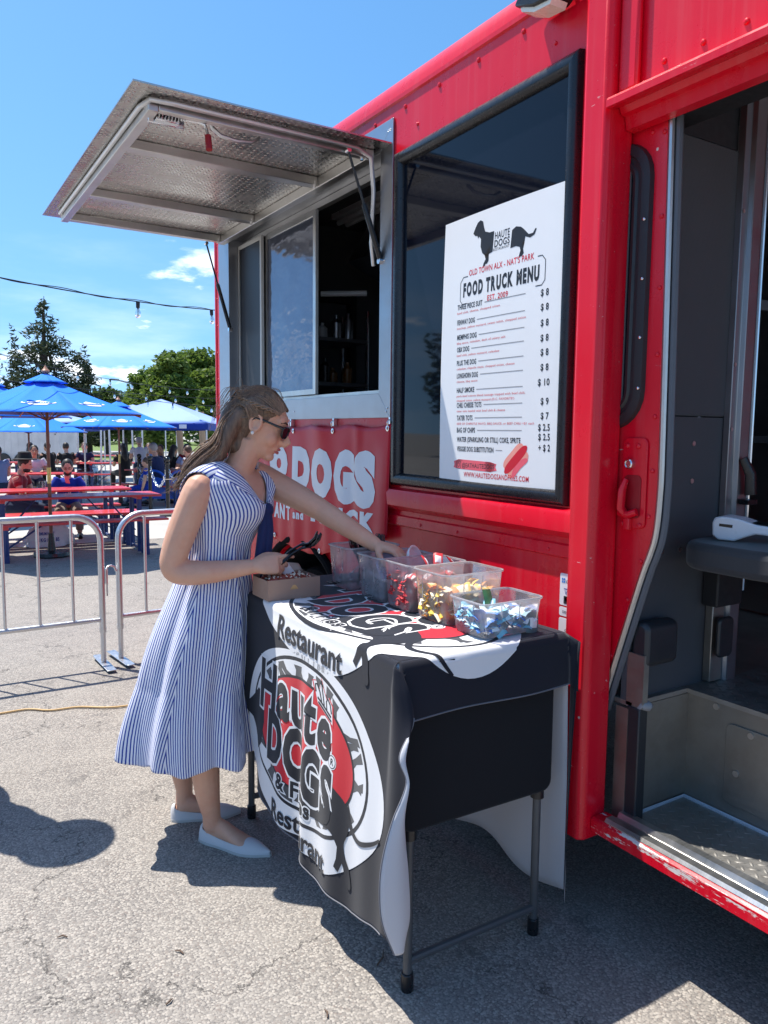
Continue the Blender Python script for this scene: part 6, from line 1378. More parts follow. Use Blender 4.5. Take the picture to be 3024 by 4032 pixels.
JEAN = garment('denim', (.030, .045, .085)); KHAKI = garment('khaki_cloth', (.22, .17, .13)); BLKC = garment('black_cloth', (.012, .012, .014)); GRYC = garment('grey_cloth', (.26, .27, .29)); WHTC = garment('white_cloth', (.62, .62, .68)); NAVYC = garment('navy_cloth', (.018, .028, .085)); BLUC = garment('royal_blue_cloth', (.008, .035, .32)); REDC = garment('dark_red_cloth', (.20, .012, .022)); PALC = garment('pale_blue_cloth', (.20, .26, .45))
p1, _ = person((1.36, 12.62), -115, 'man in dark red shirt and black brimmed hat seated side on', REDC, JEAN, HAIRD, SKIN_L, hat='brim', lean=.30, tilt=.25, beard=HAIRD, scale=1.0, seat=.40)
p2, hc2 = person((2.16, 12.68), 172, 'bearded man in royal blue shirt and glasses looking at his phone', BLUC, KHAKI, HAIRD, SKIN_L, lean=.24, tilt=.30, beard=HAIRD, glasses=True, scale=.98, seat=.36)
sh2 = word2d('Rebels', .035, .16, .004); decal('shirt_print', xf(sh2, -.02, 0, .25), lambda a, b: (-a+.05, .232+.03*abs(a), .70+b), KET, p2, .05); decal('shirt_print', xf(word2d('DOGS', .04, .13, .004), -.03, -.07, .2), lambda a, b: (-a+.05, .214, .70+b), WSA, p2, .05)
mb = MB(); mb.box(-.035, .035, -.004, .004, -.06, .06); ph = tag(mb.build('smartphone', simple('red_phone_case', (.45, .03, .04), .35), None, bevel=.004), 'red cased smartphone in the hands of the man in blue', 'smartphone'); ph.location = (2.08, 12.24, .74); ph.rotation_euler = (-.7, .2, .3)
person((2.95, 22.85), -15, 'woman with dark hair and grey top seen from behind', GRYC, JEAN, HAIRD, SKIN_M, long_hair=True, sleeve=.35); person((3.42, 22.6), 30, 'man in black shirt left of another black shirt, from behind', BLKC, BLKC, HAIRD, SKIN_M, arms='table'); person((3.85, 22.55), 5, 'man in black shirt right of another black shirt, from behind', BLKC, JEAN, HAIRD, SKIN_L)
person((1.58, 16.55), 20, 'person in pale blue top at the left edge seen from behind', PALC, JEAN, HAIRD, SKIN_L, sleeve=.2, lean=.05)
person((5.02, 21.0), 10, 'dark haired woman just left of the man in white', BLKC, BLKC, HAIRD, SKIN_M, long_hair=True, sleeve=.6); person((5.02, 19.4), -8, 'man in white T-shirt and cap standing bent over a table', WHTC, JEAN, HAIRG, SKIN_L, pose='stand', lean=.35, hat='cap', scale=.9)
person((5.40, 18.9), 150, 'person in black top with hand raised to the face', BLKC, JEAN, HAIRB, SKIN_M, arms='face'); person((5.55, 18.6), -60, 'woman with long black hair behind the man in navy', BLKC, BLKC, HAIRD, SKIN_M, long_hair=True)
person((4.42, 16.35), 60, 'child in bright blue shirt beside the farthest stanchion', BLUC, BLUC, HAIRB, SKIN_L, arms='down', scale=.80, seat=.50); person((4.82, 16.95), 35, 'broad man in navy shirt seen from behind at the crowded table', NAVYC, JEAN, HAIRG, SKIN_L, lean=.28, scale=1.06)
person((5.75, 17.9), 140, 'woman in sunglasses facing the camera at the crowded table', PALC, JEAN, HAIRD, SKIN_L, glasses=True); person((5.60, 17.2), 40, 'person in white shirt right of the man in navy', WHTC, JEAN, HAIRB, SKIN_L)
person((4.45, 23.3), 170, 'person in navy shirt facing the camera behind the kegs', NAVYC, JEAN, HAIRB, SKIN_L); person((6.05, 22.4), 160, 'person in pale top seated beyond the man in white', PALC, JEAN, HAIRB, SKIN_M, arms='table'); person((6.55, 20.6), 175, 'person in dark red shirt far behind the crowded table', REDC, JEAN, HAIRD, SKIN_L); person((6.9, 20.0), 150, 'person in grey shirt under the canopy tent', GRYC, JEAN, HAIRG, SKIN_L); person((2.35, 17.6), 178, 'person in white top behind the man in blue', WHTC, JEAN, HAIRD, SKIN_M, long_hair=True)
GLS = make_glass('cup_plastic', (.85, .87, .9), .05)
mb = MB(); mb.lathe([(.03, 0), (.034, .11), (.032, .11), (.028, .004), (.001, .004)], (1.74, 12.1, gz(1.74, 12.1)+.766), 14); tag(mb.build('drink_glass', GLS, None, 60), 'clear drink glass in front of the man in the hat', 'glass')
mb = MB(); mb.lathe([(.035, 0), (.038, .01), (.038, .22), (.03, .24), (.024, .25), (.026, .29), (.001, .29)], (1.80, 17.0, gz(1.8, 17)+.766), 14); tag(mb.build('water_bottle', WHITEP, None, 60), 'white water bottle on the red table behind the man in the hat', 'bottle')

# ================================================================ WOMAN AT THE TABLE
OW = Vector((.90, 2.68, 0))
def W(a, b, z): return Vector((OW.x+.8472*a+.5313*b, OW.y-.5313*a+.8472*b, z))       # a: the way she faces, b: to her left, z: up
wm = thing('person', (.90, 2.68, 0), 'woman in blue striped sleeveless dress and sunglasses reaching over the table', 'person')
SKINW = skin_mat('skin_woman', (.70, .395, .27))
def stripe_mat(name, period=.0120, blue=(.028, .055, .28), white=(.77, .79, .85)):
    t = NT(name); s = t.n('ShaderNodeSeparateXYZ'); t.l(t.c.outputs['UV'], s.inputs[0])
    wv = t.math('ADD', t.math('MULTIPLY', s.outputs[0], 1/period), t.math('MULTIPLY', t.noise(22, 3), .35))
    f = t.math('FRACT', wv); m = t.math('MULTIPLY', t.ramp(f, .05, .11), t.ramp(f, .47, .53, 1, 0))
    c = t.mix(m, white, t.mix(t.noise(200, 2), blue, tuple(x*1.3 for x in blue)))
    t.set(base=c, rough=.8, sheen=.15, spec=.2); t.bump(t.math('ADD', t.noise(260, 3), t.math('MULTIPLY', t.noise(16, 4), 3)), .12, .003)
    return t.m
STRIPE = stripe_mat('striped_cotton'); NAVYR = make_fabric('navy_ribbon', (.012, .020, .085), 300, .6, .2, .2, .2)
body = MB()
def tw(pts, rs, n=14, sy=1.0, up=None): body.tube([W(*p) for p in pts], rs, n, True, sy, up)
# head, tipped down towards the table
HT = rad(20); HC = (.219, 0.0, 1.520)
def Hd(x, y, z):
    c, s = math.cos(HT), math.sin(HT); return W(HC[0]+x*c+z*s, HC[1]+y, HC[2]-x*s+z*c)
rotH = Matrix(((.8472*math.cos(HT), .5313, .8472*math.sin(HT)), (-.5313*math.cos(HT), .8472, -.5313*math.sin(HT)), (-math.sin(HT), 0, math.cos(HT))))
def he(c, r, n=18, m=14): ellip(body, Hd(*c), r, n, m, rotH)
he((-.012, 0, .036), (.092, .071, .090)); he((.022, 0, -.012), (.066, .062, .088)); he((.030, 0, -.062), (.050, .047, .048)); he((.062, 0, -.094), (.022, .026, .018)); he((.050, .032, -.030), (.030, .028, .032)); he((.050, -.032, -.030), (.030, .028, .032)); he((.066, 0, .036), (.024, .050, .034)); he((.070, 0, -.058), (.022, .028, .020))
body.tube([Hd(.084, 0, .022), Hd(.096, 0, -.004), Hd(.115, 0, -.026), Hd(.104, 0, -.037), Hd(.082, 0, -.038)], [.008, .0095, .0125, .0115, .008], 10)
for s in (-1, 1): he((.090, s*.010, -.031), (.011, .008, .007), 8, 6)
for s in (-1, 1):                               # ears: rim, bowl and lobe
    ec = [(-.006+.019*math.cos(q)*1.0, s*.078, .006+.030*math.sin(q)) for q in [2*PI*i/12 for i in range(13)]]
    body.tube([Hd(*p) for p in ec], .0062, 6); he((-.006, s*.071, .004), (.016, .004, .026), 10, 6); he((-.003, s*.075, -.025), (.009, .006, .011), 8, 6)
tw([(.118, 0, 1.320), (.140, 0, 1.370), (.168, 0, 1.420), (.190, 0, 1.468)], [.066, .054, .051, .052])
# torso, twisted so that the left shoulder comes forward
TOR = [(.84, -.015, .155, .175, 0), (.92, .01, .150, .165, 3), (1.00, .048, .108, .122, 6), (1.06, .060, .104, .118, 10), (1.14, .080, .115, .133, 15), (1.22, .100, .128, .155, 20), (1.28, .112, .118, .170, 24), (1.325, .116, .095, .172, 26), (1.357, .118, .070, .130, 26), (1.385, .120, .055, .062, 26)]
def tor(z):
    T_ = [sstep([(r[0], r[k]) for r in TOR], z) for k in range(1, 5)]; return T_
def tpt(z, th, grow=0.0):
    c, ra, rb, ya = tor(z); ya = rad(ya); x, y = (ra+grow)*math.cos(th), (rb+grow)*math.sin(th)
    if z > 1.10: x += .020*max(0, math.cos(th))**2*max(0, 1-((z-1.215)/.075)**2)*(1+.5*abs(math.sin(2*th)))
    return (c+x*math.cos(ya)+y*math.sin(ya), y*math.cos(ya)-x*math.sin(ya), z)
body.rings([[W(*tpt(z, 2*PI*i/28, -.010)) for i in range(28)] for z in (1.0, 1.06, 1.14, 1.22, 1.28, 1.325, 1.355, 1.385)])
# right arm, bent at the waist; left arm, stretched over the tubs
ap = cr([(.062, -.100, 1.322), (.036, -.148, 1.305), (.010, -.162, 1.240), (-.024, -.170, 1.150), (-.046, -.174, 1.085), (-.052, -.175, 1.045), (-.034, -.173, 1.022), (.020, -.164, 1.017), (.090, -.150, 1.020), (.160, -.137, 1.028), (.208, -.128, 1.034)], 4)
ar = [lerp([(0, .040), (.1, .051), (.2, .053), (.3, .051), (.42, .047), (.5, .045), (.6, .0445), (.7, .0435), (.8, .039), (.9, .031), (1, .0265)], i/(len(ap)-1)) for i in range(len(ap))]
tw([tuple(p) for p in ap], ar, 16, .95)
tw([(.168, .105, 1.345), (.205, .125, 1.322), (.275, .105, 1.290), (.350, .078, 1.256), (.425, .050, 1.218)], [.050, .056, .052, .047, .042])
tw([(.415, .053, 1.224), (.460, .032, 1.198), (.530, -.006, 1.160), (.590, -.040, 1.128), (.634, -.064, 1.104)], [.041, .041, .037, .031, .0265], 14, .92)
# hands: palm, four bent fingers of unequal length, thumb from the side
def hand(wr, f, s, curls, thumb, L=(.066, .074, .070, .056), spread=.0175, k=1.0, hd=1):
    f = Vector(f).normalized(); s = Vector(s); s = (s-f*s.dot(f)).normalized(); n = f.cross(s)*hd       # n: out of the back of the hand
    wr = Vector(wr)
    def pt(x, y, z): q = wr+f*x+s*y+n*z; return W(*q)
    rg = []
    for x, w_, t_ in ((-.012, .024, .021), (.010, .027, .020), (.035, .036, .018), (.060, .040, .0165), (.080, .039, .014), (.088, .034, .010)):
        rg.append([pt(x*k, w_*math.cos(q)*k, t_*math.sin(q)*k+.004*math.sin(PI*x/.09)) for q in [2*PI*i/14 for i in range(14)]])
    body.rings(rg); tips = []
    for i in range(4):
        y = (1.5-i)*spread; p = wr+f*(.076-.004*abs(i-1.2))*k+s*y; d = f.copy(); ang = 0; out = [p-f*.02]; fan = Matrix.Rotation((1.5-i)*.05*hd, 3, n); d = fan @ d; Q = [p]
        for j, seg in enumerate((.46, .30, .24)):
            d = (d*math.cos(curls[i][j])-n*math.sin(curls[i][j]) if j == 0 else Matrix.Rotation(curls[i][j]*hd, 3, s) @ d)
            p = p+d*L[i]*seg*1.25*k; Q.append(p)
        Q = [wr+f*.05*k+s*y]+Q; P_ = cr([W(*q) for q in Q], 3); m_ = len(P_)-1; body.tube(P_, [(.0098-.0030*j/m_)*k for j in range(m_)]+[.0045*k], 9); tips.append((P_[-1], d.copy()))
    th = [wr+f*.012*k+s*.020*k]+[wr+f*q[0]*k+s*q[1]*k+n*q[2]*k for q in thumb]; P_ = cr([W(*q) for q in th], 4); m_ = len(P_)-1
    body.tube(P_, [(.0135-.0050*j/m_)*k for j in range(m_)]+[.005*k], 9); tips.append((P_[-1], None))
    return tips
tipsR = hand((.214, -.128, 1.035), (1, .10, .10), (.05, .45, .85), [(.30, .35, .25), (.75, .75, .45), (.95, .95, .6), (1.05, 1.05, .7)], [(.040, .040, -.012), (.072, .042, -.022), (.100, .036, -.026)])
tipsL = hand((.640, -.067, 1.101), (.85, -.42, -.18), (-.40, -.80, .05), [(.45, .55, .35), (.40, .50, .35), (.38, .48, .3), (.35, .45, .3)], [(.030, .036, -.022), (.055, .044, -.040), (.078, .040, -.056)], hd=-1)
# legs and feet
tw([(.045, -.04, 1.02), (.02, -.070, .80), (.025, -.092, .60), (.030, -.098, .46), (.022, -.098, .38), (.026, -.094, .30), (.033, -.088, .20), (.044, -.078, .11), (.045, -.072, .06)], [.07, .072, .066, .054, .050, .053, .045, .033, .034])
tw([(.045, .03, 1.02), (-.02, .070, .80), (-.075, .095, .60), (-.100, .100, .46), (-.112, .103, .38), (-.116, .106, .30), (-.112, .108, .20), (-.103, .110, .11), (-.105, .110, .06)], [.07, .072, .066, .054, .050, .052, .044, .032, .033])
def footprint(heel, toe):
    h, t = Vector(heel), Vector(toe); d = (t-h); L = d.length; d.normalize(); n = Vector((-d.y, d.x)); return h, d, n, L
FT = [footprint((.000, -.044), (.272, -.163)), footprint((-.148, .090), (.108, .150))]
def fpt(F, x, y, z): q = F[0]+F[1]*x*F[3]+F[2]*y; return W(q.x, q.y, z)
for F in FT:
    rg = []
    for x, w_, z0, z1 in ((.05, .016, .012, .050), (.12, .026, .010, .075), (.24, .028, .010, .098), (.36, .030, .012, .086), (.50, .034, .010, .064), (.64, .037, .009, .046), (.78, .032, .009, .034), (.88, .020, .010, .026)):
        rg.append([fpt(F, x, w_*math.cos(q), (z0+z1)/2+(z1-z0)/2*math.sin(q)) for q in [2*PI*i/14 for i in range(14)]])
    body.rings(rg)
bo = remesh(body.build('body', SKINW, wm), .0046, 5, .5)
# shoes: pale pointed flats with a low-cut throat
SHOEM = make_fabric('knit_shoe', (.66, .64, .64), 500, .75, .06, .5, .1); SOLE = simple('shoe_sole', (.55, .53, .50), .6); LIN = simple('shoe_lining', (.03, .06, .16), .7)
for i, F in enumerate(FT):
    sec = [(-.015, .006, .030), (.00, .020, .062), (.05, .027, .066), (.14, .033, .060), (.26, .034, .047), (.38, .036, .040), (.50, .041, .038), (.60, .044, .042), (.66, .044, .044), (.74, .041, .042), (.84, .030, .034), (.93, .016, .026), (1.0, .005, .018)]
    rg = []
    for x, w_, h in sec:
        half = []; open_ = .05 <= x <= .60
        for k in range(9):
            q = PI*k/8
            if k <= 4 or not open_: half.append((w_*math.cos(q) if True else 0, .006+(h-.006)*math.sin(q)))
            else: half.append((w_*math.cos(q), .006+(h-.006)*math.sin(q)))
        rg.append(half)
    v = []; f = []
    for (x, w_, h), half in zip(sec, rg): v += [tuple(fpt(F, x, y*1.03, z)) for y, z in half]
    n = 9
    for j in range(len(sec)-1):
        mid = .5*(sec[j][0]+sec[j+1][0])
        for k in range(8):
            if .04 < mid < .62 and 2 <= k <= 5: continue                     # the throat is open
            a = j*n+k; f.append((a, a+1, a+n+1, a+n))
    s_ = link_mesh('shoe', v, f, SHOEM, wm, 70); m_ = s_.modifiers.new('t', 'SOLIDIFY'); m_.thickness = .003; m_.offset = 0; m2 = s_.modifiers.new('sub', 'SUBSURF'); m2.levels = 1; m2.render_levels = 2
    mb = MB(); ol = [(x, w_+.001) for x, w_, h in sec]; P_ = [fpt(F, x, w_*1.04, .0) for x, w_ in ol]+[fpt(F, x, -w_*1.04, .0) for x, w_ in ol[::-1]]
    mb.add(P_+[p+Vector((0, 0, .009)) for p in P_], [tuple(range(len(P_)))[::-1], tuple(range(len(P_), 2*len(P_)))]+[(k, (k+1) % len(P_), len(P_)+(k+1) % len(P_), len(P_)+k) for k in range(len(P_))]); orient(mb.build('sole', SOLE, s_))
# dress: bodice with an open V, gathered flared skirt, sailor collar, navy tie
def cloth_grid(name, fn, uvf, nu, nv, mat, skip=None, thick=.0015, parent=wm, closed=False):
    v = [tuple(fn(i/nu, j/nv)) for j in range(nv+1) for i in range(nu+1)]; uv = [uvf(i/nu, j/nv) for j in range(nv+1) for i in range(nu+1)]; f = []
    for j in range(nv):
        for i in range(nu):
            if skip and skip((i+.5)/nu, (j+.5)/nv): continue
            a = j*(nu+1)+i; f.append((a, a+1, a+nu+2, a+nu+1))
    me = bpy.data.meshes.new(name); me.from_pydata(v, [], f); me.materials.append(mat); l = me.uv_layers.new(name='UVMap')
    for p in me.polygons:
        for li in p.loop_indices: l.data[li].uv = uv[me.loops[li].vertex_index]
    me.polygons.foreach_set('use_smooth', [True]*len(f)); o = bpy.data.objects.new(name, me); COL.objects.link(o); o.parent = parent
    if thick: m_ = o.modifiers.new('t', 'SOLIDIFY'); m_.thickness = thick; m_.offset = 1
    return o
def bod(u, v):
    th = PI+2*PI*u; z = 1.02+(1.375-1.02)*v; k = .006+.004*math.sin(th*9+v*7)*ss(.0, .5, 1-v)*(1-v)+.010*math.exp(-((v-.07)/.10)**2)*(.5+.5*math.sin(th*17))
    return W(*tpt(z, th, k))
def bod_uv(u, v): return ((u-.5)*.92*(.92+.08*v)+.02*v, v*.36)
def bod_skip(u, v):
    th = abs((u-.5)*2*PI); z = 1.02+.355*v
    return z > 1.245 and th < .12+(z-1.245)*7.0
cloth_grid('bodice', bod, bod_uv, 150, 60, STRIPE, bod_skip)
cloth_grid('waistband', lambda u, v: W(*tpt(1.015+.030*v, 2*PI*u, .012+.001*math.sin(u*60))), lambda u, v: (v*.03+.5, u), 80, 3, STRIPE)
NG = 6; GOFF = .62
def skirt_r(th, t):
    k = ss(0, 1, t)*.55+t*.45
    fold = (.30+.70*t)*(.070*math.sin(7*th+.6)+.045*math.sin(11*th+2.1+1.2*t)+.026*math.sin(19*th+.3-2*t)+.020*math.sin(4*th))
    g = .035*math.exp(-(t/.09)**2)*math.sin(34*th)
    return k, fold+g
def skirt(u, t):
    th = 2*PI*u; k, fo = skirt_r(th, t); c = .052+(-.035-.052)*k-.012*math.sin(PI*t)
    ra = .118+(.256-.118)*k; rb = .130+(.262-.130)*k; puff = .020*math.sin(PI*min(1, t*1.6))
    q = 1+fo; z = 1.020-(1.020-.345)*t-.012*math.sin(8*th+.6)*t*.8+(.02*math.cos(th+.2)*t)*-.5
    return W(c+(ra+puff)*q*math.cos(th), (rb+puff)*q*math.sin(th), z)
def skirt_uv(u, t):
    x = (u+GOFF/NG) % 1.0; g = x*NG; i = math.floor(g); rel = g-i-.5; circ = .86+(1.68-.86)*t
    return (rel*circ/NG+.0+i*.0, t*.7)
cols = NG*40
# each gore gets its own columns so that the stripes break at the seams
v = []; f = []; uv = []; rows = 90
for gi in range(NG):
    o = len(v)
    for j in range(rows+1):
        for i in range(41):
            x = (gi+i/40)/NG; u = (x-GOFF/NG) % 1.0; t_ = j/rows
            v.append(tuple(skirt(u, t_))); circ = .86+(2.5-.86)*t_; uv.append(((i/40-.5)*circ/NG+.003*gi, t_*.7))
    for j in range(rows):
        for i in range(40): a = o+j*41+i; f.append((a, a+41, a+42, a+1))
me = bpy.data.meshes.new('skirt'); me.from_pydata(v, [], f); me.materials.append(STRIPE); l = me.uv_layers.new(name='UVMap')
for p in me.polygons:
    for li in p.loop_indices: l.data[li].uv = uv[me.loops[li].vertex_index]
me.polygons.foreach_set('use_smooth', [True]*len(f)); sk = bpy.data.objects.new('skirt', me); COL.objects.link(sk); sk.parent = wm
wl_ = sk.modifiers.new('weld', 'WELD'); wl_.merge_threshold = .0004; m_ = sk.modifiers.new('t', 'SOLIDIFY'); m_.thickness = .0012; m_.offset = 0
def lapel(name, inner, outer, nu=24, lift=.004):
    I, O_ = cr([W(*p) for p in inner], 8), cr([W(*p) for p in outer], 8); n_ = min(len(I), len(O_))-1
    cloth_grid(name, lambda u, v: I[round(u*n_)].lerp(O_[round(u*n_)], v)+Vector((-.3, -.5, .8))*.015*math.sin(PI*v*.85), lambda u, v: (v*.060+u*.10, u*.3), n_, 8, STRIPE, None, .004)
lapel('collar', [(.050, .0, 1.398), (.068, -.052, 1.400), (.118, -.082, 1.385), (.178, -.072, 1.330), (.236, -.040, 1.238)], [(.005, .0, 1.352), (.010, -.075, 1.352), (.050, -.118, 1.366), (.112, -.150, 1.318), (.240, -.052, 1.240)])
lapel('collar', [(.050, .0, 1.398), (.085, .055, 1.402), (.150, .085, 1.388), (.225, .050, 1.320), (.244, -.020, 1.240)], [(.010, .0, 1.352), (.045, .10, 1.372), (.150, .150, 1.366), (.252, .110, 1.320), (.258, -.010, 1.240)])
def strap(name, inn, out_):
    I, O_ = cr([W(*p) for p in inn], 8), cr([W(*p) for p in out_], 8); n_ = len(I)-1; cen = W(.06, -.10, 1.26)
    def g(u, v):
        p = I[round(u*n_)].lerp(O_[round(u*n_)], v); d = (p-cen).normalized(); return p+d*.010*math.sin(PI*v)
    cloth_grid(name, g, lambda u, v: (u*.20, v*.1), n_, 10, STRIPE, None, .0025)
strap('shoulder_strap', [(-.030, -.070, 1.27), (.012, -.060, 1.352), (.072, -.066, 1.388), (.130, -.085, 1.368), (.165, -.105, 1.27)], [(-.040, -.112, 1.25), (-.032, -.142, 1.312), (.006, -.160, 1.356), (.062, -.162, 1.350), (.112, -.152, 1.262)])
strap('shoulder_strap', [(.02, .05, 1.29), (.06, .06, 1.37), (.11, .075, 1.388), (.165, .09, 1.37), (.20, .10, 1.30)], [(.08, .15, 1.26), (.10, .168, 1.32), (.155, .180, 1.36), (.215, .172, 1.345), (.25, .14, 1.27)])
mb = MB(); ellip(mb, W(.250, -.040, 1.222), (.022, .020, .026), 12, 8); knot = mb.build('tie_knot', NAVYR, wm, 60)
def ribbon(pts, ws, nrm=(-.5, -.86, 0)):
    P_ = cr([W(*p) for p in pts], 6); n_ = len(P_)-1
    def g(u, v):
        i = round(v*n_); w_ = lerp([(k/(len(ws)-1), x) for k, x in enumerate(ws)], v); return P_[i]+Vector((.8472, -.5313, 0))*(u-.5)*w_+Vector((-.53, -.85, 0))*.006*math.cos((u-.5)*PI*2)
    mb = MB(); mb.grid(g, 6, n_); o = mb.build('tie_tail', NAVYR, wm, 70); o.modifiers.new('t', 'SOLIDIFY').thickness = .002
ribbon([(.248, -.048, 1.222), (.238, -.060, 1.17), (.232, -.070, 1.10), (.222, -.075, 1.04)], [.022, .036, .040, .034]); ribbon([(.252, -.046, 1.222), (.254, -.055, 1.15), (.248, -.066, 1.06), (.236, -.070, .98), (.226, -.068, .935)], [.020, .034, .032, .022, .006])
# hair: half up, long lengths down the back
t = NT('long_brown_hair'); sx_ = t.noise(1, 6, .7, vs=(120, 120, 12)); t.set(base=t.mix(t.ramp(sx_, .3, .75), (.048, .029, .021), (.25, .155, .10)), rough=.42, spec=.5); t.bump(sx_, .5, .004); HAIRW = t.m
hb = MB()
for c, r in (((-.022, 0, .046), (.094, .078, .092)), ((-.050, 0, .020), (.066, .074, .086)), ((-.058, -.004, -.050), (.040, .052, .060)), ((-.046, -.006, -.092), (.030, .046, .045)), ((-.006, 0, .076), (.066, .062, .042))): ellip(hb, Hd(*c), r, 20, 14, rotH)
hb.tube([Hd(-.090, -.01, .06), Hd(-.105, -.012, -.01), W(.088, -.030, 1.450), W(.040, -.045, 1.405), W(-.015, -.055, 1.358), W(-.065, -.058, 1.315)], [.034, .038, .038, .032, .016, .004], 14, True, 1.0, (.53, .85, 0))
hb.tube([Hd(-.070, -.05, .03), Hd(-.085, -.062, -.05), W(.085, -.070, 1.420), W(.030, -.080, 1.360), W(-.02, -.075, 1.325)], [.030, .030, .028, .022, .006], 10)
hair = remesh(hb.build('hair', HAIRW, wm, 60), .006, 6)
rnd = random.Random(11); hs_ = MB()
clip = (-.105, -.012, .070)
for k in range(150):                                                         # swept back from the hairline to the clip
    s = -1 if rnd.random() < .75 else 1; ph = rnd.random(); y0 = s*rnd.uniform(.0, .066)
    st_ = Hd(.074-.10*ph*ph, s*(.012+.062*math.sqrt(ph)), .085-.085*ph+.012*math.sin(PI*ph)); m1 = Hd(.0-.06*ph, s*(.030+.054*math.sqrt(ph)), .125-.075*ph); en = Hd(clip[0]+rnd.gauss(0, .008), clip[1]+rnd.gauss(0, .014), clip[2]-.045*ph+rnd.gauss(0, .012))
    hs_.tube(cr([st_, m1+Vector((rnd.gauss(0, .002), rnd.gauss(0, .002), rnd.gauss(0, .003))), en], 5), [.0012, .0022, .0026, .0026, .0024, .0024, .0022, .0022, .002, .002, .0014], 5)
for k in range(380):                                                         # lengths falling down the back
    u = rnd.gauss(0, 1); w_ = rnd.gauss(0, 1); e = rnd.uniform(.0, 1)
    P_ = [Hd(-.085+rnd.gauss(0, .010), -.012+u*.026, .055-.05*e), Hd(-.104-.008*w_, -.014+u*.028, -.012-.03*e), W(.088-.010*w_, -.044+u*.022-.018*e, 1.450+.010*w_), W(.044-.011*w_, -.058+u*.020, 1.408+.013*w_), W(-.004-.009*w_-.012*e, -.068+u*.018, 1.364+.011*w_-.008*e), W(-.050-.018*e+.006*w_, -.070+u*.016, 1.322+.008*w_-.016*e)]
    n_ = 25; hs_.tube([p+Vector((rnd.gauss(0, .0012),)*3) for p in cr(P_, 5)], [.0012+.0006*math.sin(PI*i/n_) for i in range(n_)]+[.0004], 4)
for k in range(40):                                                          # above the ear, and stray wisps
    P_ = [Hd(.050-.03*rnd.random(), -.066-.004*rnd.random(), .050+.02*rnd.random()), Hd(0, -.080, .044+rnd.gauss(0, .006)), Hd(-.05, -.079, .020+rnd.gauss(0, .010)), Hd(-.095, -.045+rnd.gauss(0, .01), -.01+rnd.gauss(0, .015)), W(.06+rnd.gauss(0, .01), -.06, 1.43+rnd.gauss(0, .01))]
    hs_.tube(cr(P_, 4), [.0018]*16+[.0008], 4)
for k in range(46):                                                          # flyaways
    a0 = rnd.uniform(0, 1); y_ = rnd.uniform(-.07, .02); P_ = [Hd(.05-.14*a0, y_, .115-.05*a0*a0), Hd(.01-.15*a0+rnd.gauss(0, .01), y_-.006, .132-.05*a0+rnd.uniform(0, .012)), Hd(-.06-.10*a0, y_-.01, .10-.08*a0+rnd.gauss(0, .02)), Hd(-.13-.02*a0, y_+rnd.gauss(0, .01), .04-.1*a0+rnd.gauss(0, .02))]
    hs_.tube(cr(P_, 4), .0006, 4)
for k in range(30):
    P_ = [W(.09, -.06+rnd.gauss(0, .02), 1.45), W(.03+rnd.gauss(0, .014), -.08, 1.40+rnd.gauss(0, .014)), W(-.03+rnd.gauss(0, .018), -.09+rnd.gauss(0, .01), 1.345+rnd.gauss(0, .016)), W(-.075+rnd.gauss(0, .02), -.085, 1.295+rnd.gauss(0, .02))]
    hs_.tube(cr(P_, 4), .0008, 4)
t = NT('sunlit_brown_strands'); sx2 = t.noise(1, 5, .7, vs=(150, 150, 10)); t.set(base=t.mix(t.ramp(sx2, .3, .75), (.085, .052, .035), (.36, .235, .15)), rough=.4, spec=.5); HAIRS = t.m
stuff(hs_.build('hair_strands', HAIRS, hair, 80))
for s in (-1, 1):
    mb = MB(); tp_ = cr([Hd(.060, s*.058, .062), Hd(.020, s*.082, .066), Hd(-.040, s*.082, .066), Hd(-.088, s*.050, .066), Hd(-.108, s*.012, .062)], 8)
    for q in range(3): mb.tube([p+Vector((.0035*math.cos(i*.8+q*2.09), 0, .0055*math.sin(i*.8+q*2.09))) for i, p in enumerate(tp_)], .0038, 6)
    mb.build('twisted_lock', HAIRS, hair, 80)
mb = MB(); mb.tube([Hd(clip[0]-.008, clip[1]-.02, clip[2]+.03), Hd(clip[0]-.016, clip[1]-.02, clip[2]-.01), Hd(clip[0]-.010, clip[1]-.022, clip[2]-.05)], .004, 6); mb.build('hair_clip', BLACKPL, hair)
# face: lips, brow; sunglasses and pearl earring
LIPM = simple('lips', (.52, .16, .15), .4); mb = MB(); mb.tube([Hd(.076, -.022, -.062), Hd(.089, -.010, -.057), Hd(.0925, 0, -.0585), Hd(.089, .010, -.057), Hd(.076, .022, -.062)], [.002, .004, .005, .004, .002], 8); mb.tube([Hd(.076, -.022, -.064), Hd(.086, -.010, -.070), Hd(.089, 0, -.071), Hd(.086, .010, -.070), Hd(.076, .022, -.064)], [.002, .005, .006, .005, .002], 8); mb.build('lips', LIPM, wm, 70)
mb = MB(); mb.tube([Hd(.078, -.018, -.0635), Hd(.0885, 0, -.0645), Hd(.078, .018, -.0635)], [.002, .0032, .002], 6); mb.build('teeth', WHITEP, wm)
mb = MB(); mb.tube([Hd(.072, -.046, .034), Hd(.086, -.028, .040), Hd(.090, -.012, .036)], [.002, .0035, .003], 6); mb.build('eyebrow', HAIRB, wm)
SGL = simple('sunglass_black', (.006, .006, .007), .15, coat=.4); sg = thing('sunglasses', tuple(Hd(.09, 0, 0)), 'black sunglasses worn by the woman in the striped dress', 'sunglasses')
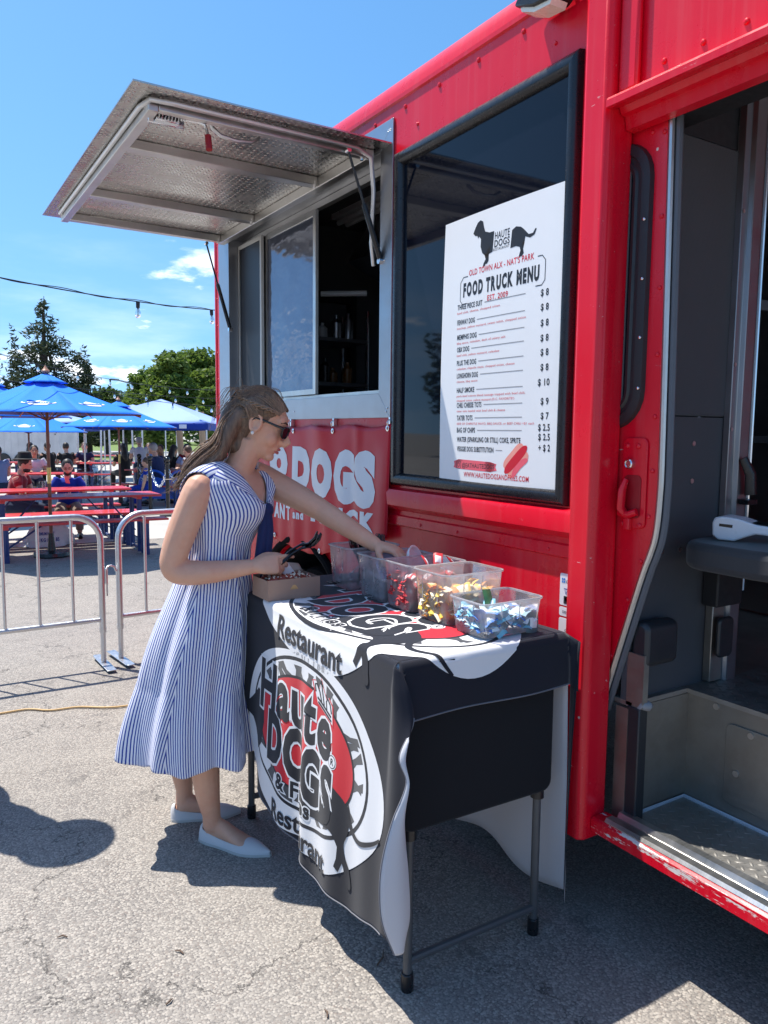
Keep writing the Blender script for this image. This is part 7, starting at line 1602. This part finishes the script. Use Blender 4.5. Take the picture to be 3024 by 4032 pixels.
for s in (-1, 1):
    mb = MB(); ol = [(-.027, .014), (-.010, .019), (.016, .017), (.026, .012), (.025, -.004), (.014, -.020), (-.004, -.023), (-.020, -.016), (-.028, -.002)]; ol = [(p.x, p.y) for p in cr([(x, y, 0) for x, y in ol+[ol[0]]], 4)[:-1]]
    mb.prism(ol, lambda x, y, k: Hd((.103, .099)[k]-.42*abs(x+.033)**1.25*1.2, s*(.033+x), .008+y)); orient(mb.build('lens', TINT, sg, 40)); lensq = [Hd(.1035-.42*abs(x+.033)**1.25*1.2, s*(.033+x), .008+y) for x, y in ol]; mb = MB(); mb.tube(lensq+[lensq[0]], .0026, 6); mb.build('rim', SGL, sg, 60)
    mb = MB(); mb.tube([Hd(.086, s*.060, .020), Hd(.060, s*.071, .021), Hd(.010, s*.079, .024), Hd(-.012, s*.080, .022), Hd(-.028, s*.078, .004)], [.0055, .0042, .0034, .003, .0025], 6, True, .55, (0, 0, 1)); mb.build('temple', SGL, sg, 60)
mb = MB(); mb.tube([Hd(.1025, -.008, .014), Hd(.105, 0, .016), Hd(.1025, .008, .014)], .0028, 6); mb.build('bridge', SGL, sg); adopt(sg)
mb = MB(); ellip(mb, Hd(-.004, -.0845, -.030), (.0062, .0062, .0062), 12, 10); tag(mb.build('pearl_earring', simple('pearl', (.78, .76, .70), .2, coat=.5), None, 80), 'white pearl stud in the woman\'s ear', 'earring')
adopt(wm)
# forks in her right hand
for i, (da, dz, sp_) in enumerate(((0, 0, .0), (.010, .004, .12), (-.004, .010, -.10))):
    d = W(.78, .05+sp_, .62)-W(0, 0, 0); d.normalize(); c = W(.345+da, -.098+.006*i, 1.070+dz); q = d.to_track_quat('Y', 'Z'); o = inst(FM, 'plastic_fork', c, tuple(q.to_euler()), None, (1.5, 1.2, 2.2)); tag(o, ['black plastic fork in her right hand, lowest of three', 'black plastic fork in her right hand, middle of three', 'black plastic fork in her right hand, topmost of three'][i], 'fork', 'forks held in her hand')
# a bystander just outside the frame on the left; the shadow falls into the picture
person((.03, 3.48), -80, 'bystander in grey shirt just left of the frame whose shadow falls across the asphalt', GRYC, JEAN, HAIRD, SKIN_M, pose='stand', arms='down', lean=.02, hat='brim')

# small litter on the asphalt
TW = simple('dry_twig', (.13, .085, .06), .9, vary=.3)
for i, (x, y, a, l) in enumerate(((1.07, 1.72, .5, .07), (.62, 2.05, 1.9, .03), (.52, 1.88, .3, .025), (.35, 2.3, 2.4, .03), (.86, 1.62, 1.1, .03), (.95, 3.9, .4, .05))):
    mb = MB(); mb.tube([(x, y, .004), (x+l*.5*math.cos(a), y+l*.5*math.sin(a), .007), (x+l*math.cos(a+.25), y+l*math.sin(a+.25), .004)], [.0022, .0028, .0012], 6)
    tag(mb.build('twig', TW, None, 60), ['brown twig lying just left of the table\'s front leg', 'tiny twig on the sunlit asphalt left of the cloth hem', 'tiny twig lowest on the sunlit asphalt', 'tiny twig on the asphalt below the bystander\'s shadow', 'tiny twig near the bottom of the photo', 'twig on the asphalt behind the orange cord'][i], 'twig', 'twigs on the asphalt')
